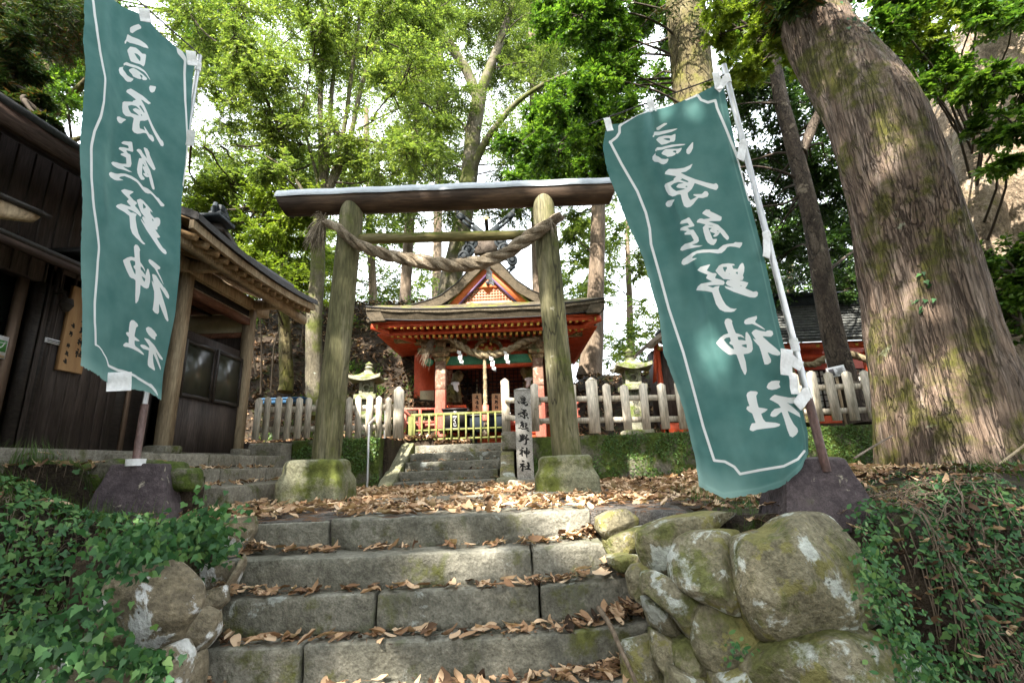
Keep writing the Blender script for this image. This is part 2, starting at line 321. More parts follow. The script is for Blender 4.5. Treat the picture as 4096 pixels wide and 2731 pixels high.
MOSS = (.075, .105, .018)
mt = dict(
    step=M('step_stone', [(.095, .092, .07), (.175, .168, .135), (.25, .238, .195)], 2.2, bump=.8, bscale=26, moss=((.1, .105, .03), 2.6, .545, -.06), lichen=((.36, .38, .35), 2.9, .62), lichen2=((.13, .132, .09), 3.1, .6), rnd=.12, dist=.025),
    boulder=M('boulder_stone', [(.12, .105, .065), (.22, .195, .125), (.3, .275, .205)], 3.2, bump=1.0, bscale=24, moss=((.115, .12, .04), 3.6, .5, .03), lichen=((.5, .52, .47), 3.2, .54), lichen2=((.22, .2, .075), 3.8, .54), rnd=.15, dist=.03),
    bankrock=M('bank_rock', [(.1, .085, .06), (.2, .165, .11), (.25, .21, .15)], 2.5, bump=.8, bscale=16, moss=((.09, .1, .02), 3, .6, .1), lichen=((.68, .68, .66), 1.7, .55), rnd=.1, dist=.03),
    whiterock=M('white_lichen_rock', [(.12, .1, .07), (.22, .18, .12), (.27, .23, .17)], 2.5, bump=.8, bscale=16, moss=((.09, .1, .02), 3, .64, .1), lichen=((.58, .58, .57), 3.2, .545), dist=.03),
    block=M('mossy_block', [(.13, .13, .08), (.22, .215, .14), (.3, .29, .2)], 3.5, bump=.6, bscale=25, moss=((.1, .115, .025), 2.0, .46, -.08), dist=.02),
    wallstone=M('wall_stone', [(.07, .065, .05), (.13, .12, .09), (.2, .18, .14)], 3, bump=.7, bscale=22, moss=((.06, .085, .014), 2.6, .4, .05), dist=.03),
    slab=M('slab_stone', [(.13, .12, .09), (.22, .2, .16), (.3, .28, .23)], 3, bump=.5, bscale=30, moss=((.08, .09, .02), 2.5, .55, .0), rnd=.1),
    granite=M('granite', [(.25, .24, .21), (.4, .39, .36), (.5, .48, .44)], 9, bump=.5, bscale=70, fine=.6, moss=((.12, .13, .05), 5, .62, -.05), dist=.01),
    lantern=M('lantern_stone', [(.15, .15, .11), (.27, .26, .19), (.36, .35, .27)], 5, bump=.5, bscale=40, moss=((.11, .14, .03), 4, .5, .08), dist=.015),
    purple=M('purple_concrete', [(.04, .03, .034), (.07, .053, .058), (.1, .078, .08)], 3, bump=.7, bscale=45, lichen=((.3, .27, .21), 9, .62), moss=((.06, .07, .03), 3, .62, -.1), fine=.45, dist=.015, spec=.35),
    gravel=M('gravel_ground', [(.07, .06, .05), (.13, .12, .11), (.2, .18, .16)], 9, bump=.9, bscale=50, fine=.6, dist=.03, lichen=((.18, .1, .055), 5, .52)),
    soil=M('soil', [(.022, .016, .011), (.045, .032, .021), (.085, .06, .038)], 5, bump=.9, bscale=40, fine=.5, moss=((.05, .07, .015), 2.5, .6, .1), dist=.03),
    pillar=M('torii_wood', [(.075, .075, .035), (.15, .14, .07), (.22, .2, .13)], 5, (1, 1, .13), bump=.6, bscale=22, moss=((.085, .1, .02), 1.6, .55, 0), lichen=((.3, .29, .22), 4.5, .66), fine=.4, crack=(4.5, .03, (.03, .027, .018)), dist=.012),
    nuki=M('tie_beam_wood', [(.07, .075, .02), (.15, .13, .05), (.2, .17, .09)], 4, (.15, 1, 1), bump=.5, bscale=22, moss=((.1, .12, .02), 2.2, .5, .15)),
    kasagi=M('lintel_wood', [(.035, .022, .014), (.07, .042, .026), (.12, .075, .045)], 4, (.12, 1, 1), bump=.4, bscale=20, waves=(2.2, .45), dist=.012, rough=.6),
    zinc=M('zinc_sheet', [(.28, .31, .34), (.38, .41, .44)], 2, rough=.55, bump=.15, metal=.25, fine=.1, spec=.4, lichen=((.25, .25, .23), 4, .66)),
    straw=M('straw_rope', [(.13, .1, .065), (.25, .2, .14), (.38, .32, .24)], 9, (1, 1, 1), bump=.8, bscale=60, fine=.5, dist=.012),
    straw2=M('pale_straw_rope', [(.2, .16, .09), (.36, .29, .18), (.48, .4, .26)], 12, bump=.8, bscale=70, fine=.5, dist=.01),
    paper=plain('white_paper', (.8, .8, .82), .8),
    tape=plain('white_tape', (.82, .82, .83), .7),
    steel=M('galvanised_steel', [(.42, .43, .45), (.58, .58, .59)], 5, (1, 1, .3), rough=.35, metal=.75, bump=.05, fine=.15, lichen=((.2, .09, .04), 7, .72)),
    rustpipe=M('rusty_painted_pipe', [(.06, .03, .026), (.13, .07, .06), (.22, .15, .14)], 6, (1, 1, .3), rough=.5, bump=.25, spec=.4),
    picket=M('weathered_picket', [(.36, .32, .24), (.54, .48, .385), (.66, .6, .5)], 6, (1, 1, .12), bump=.4, bscale=20, rnd=.16, moss=((.16, .16, .08), 3, .63, 0), dist=.008),
    gate=M('green_gate_wood', [(.1, .11, .03), (.18, .19, .06), (.26, .26, .11)], 6, (1, 1, .2), bump=.25, rnd=.1),
    verm=M('vermilion_paint', [(.42, .055, .02), (.55, .085, .03), (.6, .12, .055)], 5, (1, 1, .35), rough=.55, bump=.15, fine=.2),
    vermfade=M('faded_vermilion', [(.3, .07, .05), (.4, .115, .08), (.42, .18, .14)], 5, (1, 1, .3), rough=.7, bump=.25, fine=.3),
    orange=M('orange_paint', [(.56, .13, .045), (.66, .19, .07)], 3, rough=.5, bump=.08, fine=.12),
    pinkpanel=M('faded_orange_panel', [(.58, .24, .15), (.66, .33, .22)], 6, rough=.7, bump=.1, fine=.2),
    gold=M('gold_paint', [(.5, .3, .05), (.62, .4, .09)], 6, rough=.45, metal=.2, bump=.05, fine=.15),
    purpletrim=plain('purple_trim', (.09, .05, .12)),
    floral=M('floral_beam_paint', [(.1, .11, .05), (.2, .13, .07), (.42, .27, .15)], 9, bump=.2, fine=.4, lichen=((.5, .36, .2), 7, .55), lichen2=((.16, .2, .09), 5, .6)),
    tailpaint=M('worn_column_paint', [(.13, .08, .05), (.25, .14, .1), (.38, .28, .22)], 8, bump=.25, fine=.4, lichen=((.45, .36, .26), 9, .56)),
    greenpaint=M('green_beam_paint', [(.05, .17, .1), (.08, .26, .15)], 5, bump=.1, fine=.2),
    yellowpaint=M('ochre_beam_paint', [(.4, .25, .05), (.5, .34, .1)], 5, bump=.1, fine=.2),
    bark_thatch=M('cypress_bark_thatch', [(.055, .042, .034), (.095, .075, .06), (.14, .115, .095)], 7, (1, 1, 1), bump=.7, bscale=60, fine=.5, dist=.02),
    mossroof=M('mossy_thatch', [(.06, .05, .035), (.11, .09, .06), (.15, .12, .085)], 6, bump=.8, bscale=50, fine=.5, moss=((.17, .19, .03), 2.6, .62, .12), dist=.03),
    thatch_edge=M('thatch_edge', [(.05, .04, .026), (.085, .068, .045), (.125, .098, .066)], 6, (1, 1, 2), bump=.6, bscale=50, fine=.5),
    ridgetile=M('dark_ridge_tile', [(.01, .014, .018), (.022, .03, .036)], 5, rough=.65, bump=.2, spec=.25),
    darkwood=M('dark_stained_boards', [(.042, .032, .028), (.068, .052, .046), (.105, .08, .07)], 5, (1, 1.0, .1), bump=.35, bscale=25, rough=.6, fine=.3, waves=(1.2, .25)),
    darktrim=M('dark_trim', [(.02, .016, .014), (.045, .035, .03)], 5, (1, .2, 1), rough=.5, bump=.2),
    post=M('bare_timber_post', [(.22, .155, .095), (.37, .28, .18), (.47, .38, .26)], 5, (1, 1, .12), bump=.35, bscale=25, rnd=.08, fine=.3, dist=.008),
    rafter=M('bare_timber_rafter', [(.17, .1, .045), (.28, .18, .09), (.36, .26, .15)], 5, (1, .3, 1), bump=.3, fine=.3),
    officered=M('dark_reddish_fascia', [(.03, .017, .013), (.055, .032, .024), (.08, .05, .038)], 5, (1, .15, 1), bump=.3, fine=.3),
    redwood=M('reddish_timber', [(.11, .045, .025), (.19, .085, .05), (.26, .13, .08)], 5, (1, .15, 1), bump=.3, fine=.3),
    cream=plain('cream_plaster', (.5, .43, .28), .9),
    glass=M('dark_window_glass', [(.012, .014, .013), (.022, .026, .022)], 2, rough=.06, bump=.0, spec=.7, fine=0),
    frosted=M('frosted_window_glass', [(.022, .024, .018), (.045, .045, .03)], 2, rough=.28, bump=.35, bscale=90, spec=.6, fine=.1, dist=.004),
    alu=M('bronze_aluminium', [(.15, .1, .07), (.19, .13, .095)], 3, rough=.45, metal=.3, bump=.03, fine=.08),
    roofdark=M('dark_metal_roof', [(.02, .018, .018), (.042, .038, .036)], 4, rough=.5, bump=.2, fine=.25),
    slate=M('slate_roof', [(.06, .065, .065), (.11, .115, .11), (.16, .165, .15)], 5, bump=.4, fine=.4, rough=.75),
    signwood=M('sign_board_wood', [(.26, .13, .055), (.36, .2, .09), (.42, .26, .13)], 3, (1, 1, .15), bump=.15, waves=(3, .2), fine=.2),
    plaque=plain('pale_plaque_wood', (.45, .34, .2), .8),
    ink=plain('black_ink', (.012, .012, .012), .7),
    black=plain('black_lacquer', (.012, .011, .011), .5),
    blue=plain('blue_plastic', (.015, .075, .16), .6),
    label_green=plain('green_sticker', (.07, .3, .06), .5),
    bark_red=M('cedar_bark', [(.125, .085, .06), (.215, .155, .115), (.31, .245, .2)], 6, (1, 1, .07), bump=1.0, bscale=18, crack=(19, .12, (.065, .042, .03)), moss=((.105, .1, .022), 1.5, .49, 0), lichen=((.32, .35, .24), 1.9, .655), dist=.05, fine=.4),
    bark_grey=M('grey_bark', [(.06, .052, .034), (.11, .095, .065), (.17, .15, .11)], 4, (1, 1, .4), bump=.7, bscale=18, moss=((.08, .09, .02), 1.6, .47, 0), lichen=((.38, .42, .34), 6, .64), dist=.02),
    bark_moss=M('mossy_bark', [(.07, .055, .03), (.13, .105, .05), (.2, .17, .09)], 5, (1, 1, .35), bump=.9, bscale=18, crack=(4, .05, (.04, .03, .018)), moss=((.13, .125, .03), 1.2, .46, 0), dist=.03),
    bark_dark=M('dark_bark', [(.04, .03, .024), (.085, .065, .05), (.16, .13, .1)], 5, (1, 1, .4), bump=.9, bscale=20, crack=(6, .05, (.025, .02, .015)), lichen=((.24, .2, .15), 3, .6), dist=.02),
    bark_pale=M('pale_old_bark', [(.12, .09, .06), (.26, .2, .14), (.4, .33, .25)], 2.6, (1, 1, .6), bump=1.0, bscale=9, moss=((.16, .15, .03), .8, .56, 0), dist=.06),
    bark_far=M('far_cedar_bark', [(.09, .065, .045), (.16, .12, .085), (.24, .19, .145)], 4, (1, 1, .15), bump=.6, bscale=16, fine=.35),
    twig=plain('twig_bark', (.055, .042, .03), .9),
    leaf_bright=leafmat('bright_leaf', [(.06, .1, .024), (.11, .165, .038), (.165, .225, .05), (.23, .28, .07)], .5),
    leaf_yellow=leafmat('yellow_green_leaf', [(.085, .14, .018), (.155, .22, .026), (.23, .29, .04)], .5),
    leaf_deep=leafmat('deep_green_leaf', [(.025, .065, .01), (.055, .125, .016), (.1, .19, .024), (.16, .26, .035)], .42, .4, .35),
    leaf_dark=leafmat('dark_green_leaf', [(.01, .028, .008), (.022, .055, .014), (.045, .095, .022), (.075, .14, .03)], .3, .4, .4),
    leaf_fine=leafmat('fine_grey_green_leaf', [(.06, .1, .022), (.115, .165, .04), (.175, .225, .06)], .48),
    leaf_cedar=leafmat('cedar_spray', [(.014, .034, .01), (.035, .07, .018), (.06, .1, .022), (.12, .05, .02)], .25),
    ivy=leafmat('ivy_leaf', [(.022, .065, .024), (.042, .125, .042), (.075, .18, .055), (.14, .24, .07)], .25, .5, .3),
    smallcreeper=leafmat('creeper_leaf', [(.03, .065, .012), (.058, .12, .022), (.1, .18, .036)], .22, .5, .3),
    grass=leafmat('grass_blade', [(.035, .08, .015), (.07, .13, .025), (.12, .17, .05)], .3),
    litter=leafmat('dead_leaf', [(.2, .11, .06), (.4, .25, .145), (.54, .375, .24), (.64, .48, .33)], .12, .75, .2),
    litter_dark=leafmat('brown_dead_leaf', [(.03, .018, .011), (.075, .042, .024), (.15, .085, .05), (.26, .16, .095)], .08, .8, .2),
)
# ------------------------------------------------------------------ the lie of the land
def hill(x, y):
    h = 4.3 * sm((y - 10.2) / 3.6) * sm((.9 - x) / 3.2) + 2.0 * sm((y - 10.8) / 3.2) * sm((x - .2) / 2.0)
    return h * (1 - .35 * sm((y - 22) / 20)) * (1 - .9 * sm((np.abs(x) - 40) / 40))


def gz(x, y):
    x = np.asarray(x, float); y = np.asarray(y, float)
    p = np.stack([x, y, 0 * x], -1)
    z = .03 * fbm(p * 1.1, 3) * sm((y - 3.9) / .5)
    z = z + np.where(y > 7.9, .05 * sm((-x - 2) / 2), 0)
    up = np.where(x < -1.6, .86, .74)
    stair = (x > -2.25) & (x < .05)
    edge = np.where(stair, 9.62, 8.48)
    z = np.where(y > edge, up + .03 * fbm(p * .9, 3) + hill(x, y), z)
    # the bank on the left of the lower steps, then the one on the right
    topl = .0 + .34 * sm((-2.9 - x) / .6) * (1 - sm((y - 3.3) / .5)) + .05 * fbm(p * 2.2, 3)
    tl = sm((y - np.interp(x, [-3.3, -2.65], [2.25, 2.98]) - .12 * fbm(p * 1.7, 3)) / .95) ** .75
    zl = -1.25 + (topl + 1.25) * tl
    z = np.where((x < -3.3) & (y > 3.2) & (y < 5.2), np.maximum(z, .50 * sm((-3.3 - x) / .5) * sm((5.2 - y) / .25)), z)
    topl = np.maximum(topl, np.where(y > 3.2, .5 * sm((-3.45 - x) / .5), -1))
    topr = -.02 + .2 * sm((x - 1.9) / 1.4) + .05 * fbm(p * 2.2 + 5, 3)
    fr = np.interp(x, [.75, 1.0, 1.35, 1.9, 2.2, 2.7], [3.72, 3.38, 3.08, 2.92, 2.25, 2.1]); wr = np.where(x < 1.9, .2, .2 + .8 * sm((x - 1.9) / .6))
    tr = sm((y - fr) / wr)
    zr = -1.25 + (topr + 1.25) * tr
    z = np.where((x <= -2.05) & (y < 4.1), np.minimum(zl, 9), z)
    z = np.where((x > .75) & (y < 3.9), zr, z)
    z = np.where((x > 2.1) & (y >= 3.9) & (y < 8.4), z + .12 * sm((x - 2.1) / 1.2), z)
    z = np.where((x > -2.05) & (x <= .75) & (y < 3.78), -1.25, z)
    return z


def axis(lo, hi, fine_lo, fine_hi, step):
    a = list(np.arange(fine_lo, fine_hi + 1e-6, step)); d = step; v = a[-1]
    while v < hi: d *= 1.35; v += d; a.append(v)
    d = step; v = a[0]; b = []
    while v > lo: d *= 1.35; v -= d; b.append(v)
    return np.array(b[::-1] + a)


gx = axis(-500, 500, -6.5, 6.5, .09); gy = axis(-500, 700, 1.6, 14.5, .09)
GX, GY = np.meshgrid(gx, gy, indexing='ij'); GZ = gz(GX, GY)
m_ground = mt['gravel'].copy(); m_ground.name = 'ground_soil'
t_ = m_ground.node_tree
g_ = MB().grid(np.stack([GX, GY, GZ], -1))
gr = g_.build('ground', [mt['gravel'], mt['soil']], smooth=60); tag(gr, 'leaf strewn bare earth and gravel around the shrine steps', None, kind='structure')
fx = gr.data; cen = np.zeros(len(fx.polygons) * 3, np.float32); fx.polygons.foreach_get('center', cen); cen = cen.reshape(-1, 3)
so_ = ((cen[:, 1] > 8.4) | (cen[:, 0] < -2.3) & (cen[:, 1] < 4.2) | (cen[:, 0] > 1.2) & (cen[:, 1] < 4.2) | (cen[:, 0] > 2.2)).astype(np.int32)
fx.polygons.foreach_set('material_index', so_)


def gnormal(x, y, e=.03):
    return nrm(np.stack([-(gz(x + e, y) - gz(x - e, y)) / (2 * e), -(gz(x, y + e) - gz(x, y - e)) / (2 * e), np.ones_like(x)], -1))


def scatter(x0, x1, y0, y1, n, dens=None, res=.06, seed=1):
    """n points on the ground sheet in a rectangle, spread by true surface area; dens(x,y) thins them"""
    r = np.random.default_rng(seed)
    X, Y = np.meshgrid(np.arange(x0, x1, res) + res / 2, np.arange(y0, y1, res) + res / 2, indexing='ij')
    X = X.ravel(); Y = Y.ravel(); e = res / 2
    a = np.sqrt(1 + ((gz(X + e, Y) - gz(X - e, Y)) / res) ** 2 + ((gz(X, Y + e) - gz(X, Y - e)) / res) ** 2)
    a = np.minimum(a, 12)
    if dens is not None: a = a * dens(X, Y)
    k = r.choice(len(X), n, p=a / a.sum())
    x = X[k] + (r.random(n) - .5) * res; y = Y[k] + (r.random(n) - .5) * res
    return np.stack([x, y, gz(x, y)], -1), gnormal(x, y)


def frames(d, n):
    d = nrm(d); n = nrm(n - d * (d * n).sum(-1, keepdims=True)); return d, n, np.cross(n, d)


def leaves(mb, pos, d, n, L, W, shape='diamond', fold=.0, mi=0):
    """many small leaf blades in one mesh: pos, axis d, face normal n, length, width (arrays)"""
    d, n, s_ = frames(d, n); L = np.broadcast_to(L, (len(pos),))[:, None]; W = np.broadcast_to(W, (len(pos),))[:, None]
    if shape == 'diamond':
        pts = [(0, 0, 0), (.45, .5, fold), (1, 0, 0), (.45, -.5, fold)]
    elif shape == 'ivy':
        pts = [(0, 0, 0), (-.08, .38, .02), (.3, .55, .04), (.45, .3, 0), (1, 0, -.05), (.45, -.3, 0), (.3, -.55, .04), (-.08, -.38, .02)]
    elif shape == 'oval':
        pts = [(0, 0, 0), (.2, .36, fold), (.6, .45, fold), (1, 0, -.06), (.6, -.45, fold), (.2, -.36, fold)]
    elif shape == 'maple':
        pts = [(0, 0, 0)]
        for k, a in enumerate((-100, -76, -50, -25, 0, 25, 50, 76, 100)):
            r_ = (.55, .3, .85, .32, 1.0, .32, .85, .3, .55)[k]; pts.append((r_ * math.cos(math.radians(a)), r_ * math.sin(math.radians(a)), -.1 * r_))
    V = np.stack([pos + d * L * a + s_ * W * b + n * L * c for a, b, c in pts], 1)
    k = len(pts); F = np.arange(len(pos) * k).reshape(-1, k)
    return mb.add(V.reshape(-1, 3), F, mi)


def rdir(n, r, up=0.0):
    v = r.normal(size=(n, 3)); v[:, 2] += up; return nrm(v)


# curled dead leaves, each a bent little sheet
def deadleaf(mb, pos, yaw, pitch, L, W, curl, roll, r, mi=0, nu=5):
    u = np.linspace(0, 1, nu + 1); wv = np.array([-1, 0, 1.0])
    prof = np.sin(np.pi * np.clip(u * .94 + .04, 0, 1)) ** .8
    for k in range(len(pos)):
        ang = curl[k] * (u - .35); x = np.cumsum(np.cos(ang)) / (nu + 1); z = np.cumsum(np.sin(ang)) / (nu + 1)
        x -= x[0]; z -= z[0]
        a = roll[k] * wv
        Y = np.outer(prof, np.sin(a) / max(abs(roll[k]), .2) if abs(roll[k]) > .2 else wv) * W[k] * .5
        Zr = np.outer(prof, (1 - np.cos(a)) / max(abs(roll[k]), .2)) * W[k] * .5
        jit = r.normal(0, .004, (nu + 1, 3))
        V = np.stack([np.repeat(x[:, None], 3, 1) * L[k] - L[k] / 2, Y, np.repeat(z[:, None], 3, 1) * L[k] + Zr + jit], -1)
        R = np.array(Euler((r.normal(0, .25), pitch[k], yaw[k]), 'XYZ').to_matrix())
        mb.grid(V @ R.T + pos[k], mi)


# ------------------------------------------------------------------ the lower flight of steps
st = thing('stone_staircase', 'worn grey stone steps with moss and lichen leading up to the wooden gate', 'staircase', (-.7, 3.4, -.86))
edges = [(3.80, 0.0), (3.53, -.212), (3.40, -.421), (3.21, -.651), (2.99, -.857), (2.75, -1.07)]
splits = [[-2.04, -1.42, .55], [-2.06, .08, .72], [-2.08, -.95, .12, .86], [-2.08, -1.33, .92], [-2.1, -.2, .95], [-2.1, -.6, .95]]
for k, ((ye, ze), sp) in enumerate(zip(edges, splits)):
    hgt = .235; dep = .46
    for j in range(len(sp) - 1):
        x0, x1 = sp[j] + .006, sp[j + 1] - .006
        def bow(V, xc=(x0 + x1) / 2):
            X = V[..., 0] + xc; t = np.clip((X + .3) / 1.3, 0, 1) ** 2
            V = V.copy(); V[..., 2] += .05 * t * (1 if k else .25); V[..., 1] += .10 * t * (1 if k else .2); return V
        MB().rbox(((x0 + x1) / 2, ye + dep / 2 + .012 * (j % 2), ze - hgt / 2 + .004 * (j % 2)), (x1 - x0, dep, hgt), .025, .05, .02, 5, seed=k * 7 + j * 3, warp=bow).build('step_block', mt['step'], st)
# flat slab between the gate pillars
MB().rbox((-.72, 5.28, -.02), (2.1, .5, .12), .02, .08, .012, 5, seed=4).build('ground_slab', mt['slab'])
tag(bpy.data.objects['ground_slab'], 'flat pale stone sill lying between the two pillars of the gate', 'stone slab')
MB().rbox((.32, 5.3, -.01), (.5, .4, .12), .03, .08, .02, 5, seed=9).build('ground_slab', mt['slab'])
tag(bpy.data.objects['ground_slab.001'], 'short stone slab beside the base of the right gate pillar', 'stone slab')


# ------------------------------------------------------------------ boulders of the two dry stone walls
def boulder(mb, poly, Y, bulge=.22, seed=0, tilt=(0, 0), amp=.05, z0=None):
    """a rounded stone whose outline, at Y metres ahead, is the polygon of (px, py) points"""
    P = np.array([at(a, b, Y) for a, b in poly]); c = P.mean(0); P = c + (P - c) * 1.10
    n = len(P); q = np.linspace(0, n, 57)[:-1]; i = q.astype(int); f = (q - i)[:, None]
    B = P[i] * (1 - f) + P[(i + 1) % n] * f
    for _ in range(1): B = .6 * B + .2 * (np.roll(B, 1, 0) + np.roll(B, -1, 0))
    size = np.linalg.norm(B - c, axis=1).mean()
    rr = np.concatenate([np.linspace(0.02, .8, 9), [.88, .94, .98, 1.0]])
    V = []
    for sgn, rads in ((-1, rr), (1, rr[::-1][1:])):
        for r_ in rads:
            p = c + (B - c) * r_
            h = (1 - r_ ** 9) ** .5
            p = p + np.array([0, sgn * bulge * h, 0])
            p[:, 1] += tilt[0] * (p[:, 0] - c[0]) + tilt[1] * (p[:, 2] - c[2])
            V.append(p)
    V = np.array(V); d = nrm(V - c)
    rk = np.random.default_rng(seed * 13 + 1)
    for _ in range(13):
        nk = nrm(np.array([rk.uniform(-1, 1), -1.0, rk.uniform(-.9, 1.1)])); sp_ = (V - c) @ nk; lim = sp_.max() * rk.uniform(.62, .93); V = V - nk * (np.maximum(0, sp_ - lim) * .85)[..., None]
    V = V + d * (amp * size * 1.5 * fbm(V * 3.0 + seed * 5.1, 3) + amp * .7 * size * fbm(V * 9 + seed, 4))[..., None]
    V = np.concatenate([V, V[:, :1]], 1)
    return mb.grid(V)


def zr(pts): return [((2400 + x / 1.3868) / K, (1800 + y / 1.3868) / K) for x, y in pts]
def zl_(pts): return [(x / 1.5986 / K, (1750 + y / 1.5986) / K) for x, y in pts]


rw = thing('stone_wall', 'dry stone wall of big lichen patched boulders on the right of the steps', 'stone wall', (1.5, 2.8, -1.2))
RB = [
    ([(-15, 380), (60, 345), (150, 330), (212, 375), (218, 432), (150, 475), (40, 495), (-15, 440)], 3.66, .16),
    ([(25, 490), (215, 432), (290, 420), (285, 460), (235, 505), (205, 560), (60, 580), (30, 545)], 3.56, .14),
    ([(225, 462), (290, 425), (420, 378), (620, 350), (745, 362), (640, 432), (540, 475), (470, 505), (430, 610), (432, 735), (360, 695), (262, 640), (236, 570)], 3.2, .2),
    ([(455, 512), (540, 472), (700, 462), (840, 468), (812, 560), (805, 700), (812, 800), (822, 885), (760, 900), (640, 865), (520, 805), (425, 745), (420, 620)], 2.95, .24),
    ([(822, 505), (1000, 468), (1055, 400), (1180, 352), (1300, 365), (1380, 415), (1405, 500), (1450, 640), (1500, 760), (1570, 850), (1490, 935), (1290, 985), (1120, 1015), (960, 1040), (895, 1015), (838, 905), (798, 780), (796, 620)], 2.74, .3),
    ([(255, 695), (320, 685), (425, 738), (525, 808), (568, 850), (555, 925), (540, 1025), (500, 1052), (435, 965), (395, 905), (298, 825), (245, 792)], 3.0, .16),
    ([(238, 825), (300, 818), (392, 903), (475, 1042), (462, 1062), (350, 1028), (285, 985)], 3.08, .14),
    ([(565, 875), (620, 865), (742, 898), (865, 950), (965, 1022), (1028, 1085), (885, 1155), (700, 1200), (600, 1198), (540, 1122), (535, 1000)], 2.86, .2),
    ([(405, 1078), (480, 1046), (542, 1058), (565, 1130), (625, 1202), (648, 1275), (560, 1278), (470, 1236), (405, 1172)], 2.95, .14),
    ([(288, 1005), (390, 1048), (412, 1100), (414, 1255), (358, 1248), (302, 1155)], 3.02, .13),
    ([(882, 1255), (955, 1160), (1058, 1080), (1180, 1026), (1300, 1000), (1500, 1005), (1645, 1078), (1728, 1160), (1778, 1260), (1830, 1420), (870, 1420)], 2.6, .32),
    ([(645, 1262), (800, 1198), (905, 1185), (898, 1300), (885, 1420), (640, 1420)], 2.76, .2),
    ([(155, 702), (188, 648), (252, 636), (276, 690), (256, 795), (232, 846), (176, 805)], 3.2, .12),
    ([(40, 592), (130, 578), (244, 594), (224, 642), (100, 664), (56, 632)], 3.42, .12),
    ([(395, 1205), (470, 1240), (648, 1285), (645, 1420), (395, 1420)], 2.86, .16),
    ([(120, 1080), (290, 1040), (310, 1160), (360, 1260), (395, 1420), (150, 1420)], 3.1, .1),
]
for k, (pl, Y, bu) in enumerate(RB):
    mb = MB(); boulder(mb, zr(pl), Y, bu, seed=k + 1, amp=.05); mb.build('boulder', mt['boulder'], rw)
MB().rbox((1.75, 3.62, -.78), (1.9, .5, 1.2), .05, .12, .06, 4).build('wall_core', mt['soil'], rw)

lw = thing('retaining_wall', 'ivy draped rock retaining wall on the left of the lower steps', 'retaining wall', (-2.3, 3.1, -1.2))
LB = [
    ([(1435, 540), (1595, 512), (1605, 600), (1535, 745), (1480, 795), (1400, 805), (1275, 785), (1262, 620)], 3.72, .15),
    ([(1120, 600), (1285, 590), (1300, 790), (1410, 805), (1482, 798), (1455, 930), (1400, 965), (1255, 1015), (1170, 985)], 3.5, .15),
    ([(690, 750), (1000, 730), (1160, 860), (1250, 960), (1262, 1085), (1150, 1210), (1105, 1325), (980, 1390), (690, 1410), (630, 1100)], 2.92, .12),
    ([(1240, 1008), (1405, 958), (1420, 1065), (1338, 1140), (1262, 1108)], 3.3, .12),
    ([(1130, 1212), (1262, 1105), (1348, 1140), (1352, 1278), (1282, 1370), (1160, 1425), (1112, 1345)], 3.1, .15),
    ([(890, 1400), (1112, 1325), (1160, 1428), (1148, 1600), (960, 1640), (860, 1520)], 2.86, .16),
    ([(1145, 1440), (1255, 1388), (1262, 1500), (1245, 1640), (1140, 1640)], 3.0, .12),
    ([(250, 1420), (600, 1400), (880, 1490), (900, 1640), (250, 1640)], 2.7, .2),
    ([(1400, 1060), (1475, 930), (1530, 760), (1545, 800), (1440, 1000), (1420, 1240), (1360, 1280), (1345, 1140)], 3.42, .1),
]
for k, (pl, Y, bu) in enumerate(LB):
    mb = MB(); boulder(mb, zl_(pl), Y, bu, seed=k + 31, amp=.05); mb.build('wall_stone', mt['whiterock' if k == 2 else 'bankrock'], lw)
MB().rbox((-2.42, 3.5, -.66), (.6, .8, 1.2), .05, .12, .06, 4).build('wall_core', mt['soil'], lw)

# ------------------------------------------------------------------ ivy, grass and dead leaves
def runners(mb, P, N, n, r, seglen=.06, k=9):
    idx = r.choice(len(P), n)
    for i in idx:
        p = P[i].copy(); a = r.random() * 6.28; pts = []
        for _ in range(k):
            pts.append(np.array([p[0], p[1], float(gz(p[0], p[1])) + .02 + r.random() * .05])); a += r.normal(0, .5)
            p = p + np.array([math.cos(a), math.sin(a) - .3, 0]) * seglen * .6
        mb.tube(np.array(pts), .0032, 4, cap=False, mi=1)


def ground_ivy(name, label, cat, box, n, dens, seed, small=.45, size=.05):
    r = np.random.default_rng(seed); P, N = scatter(*box, n, dens, seed=seed)
    lift = r.random(n) ** 1.5 * .11 + .01
    pos = P + N * lift[:, None]
    nn = nrm(N + .35 * np.array([0, -.6, .5]) + rdir(n, r) * .65); d = rdir(n, r); d[:, 2] -= .35
    big = r.random(n) > small; mb = MB()
    leaves(mb, pos[big], d[big], nn[big], r.uniform(.5, 1.55, big.sum()) * size, r.uniform(.8, 1.1, big.sum()) * size, 'ivy')
    sm_ = ~big; leaves(mb, pos[sm_], d[sm_], nn[sm_], r.uniform(.5, .9, sm_.sum()) * size, r.uniform(.3, .5, sm_.sum()) * size, 'oval', .05)
    runners(mb, P, N, 800, r)
    o = mb.build(name, [mt['ivy'], mt['bark_far']], smooth=0); tag(o, label, cat, kind='stuff'); return o


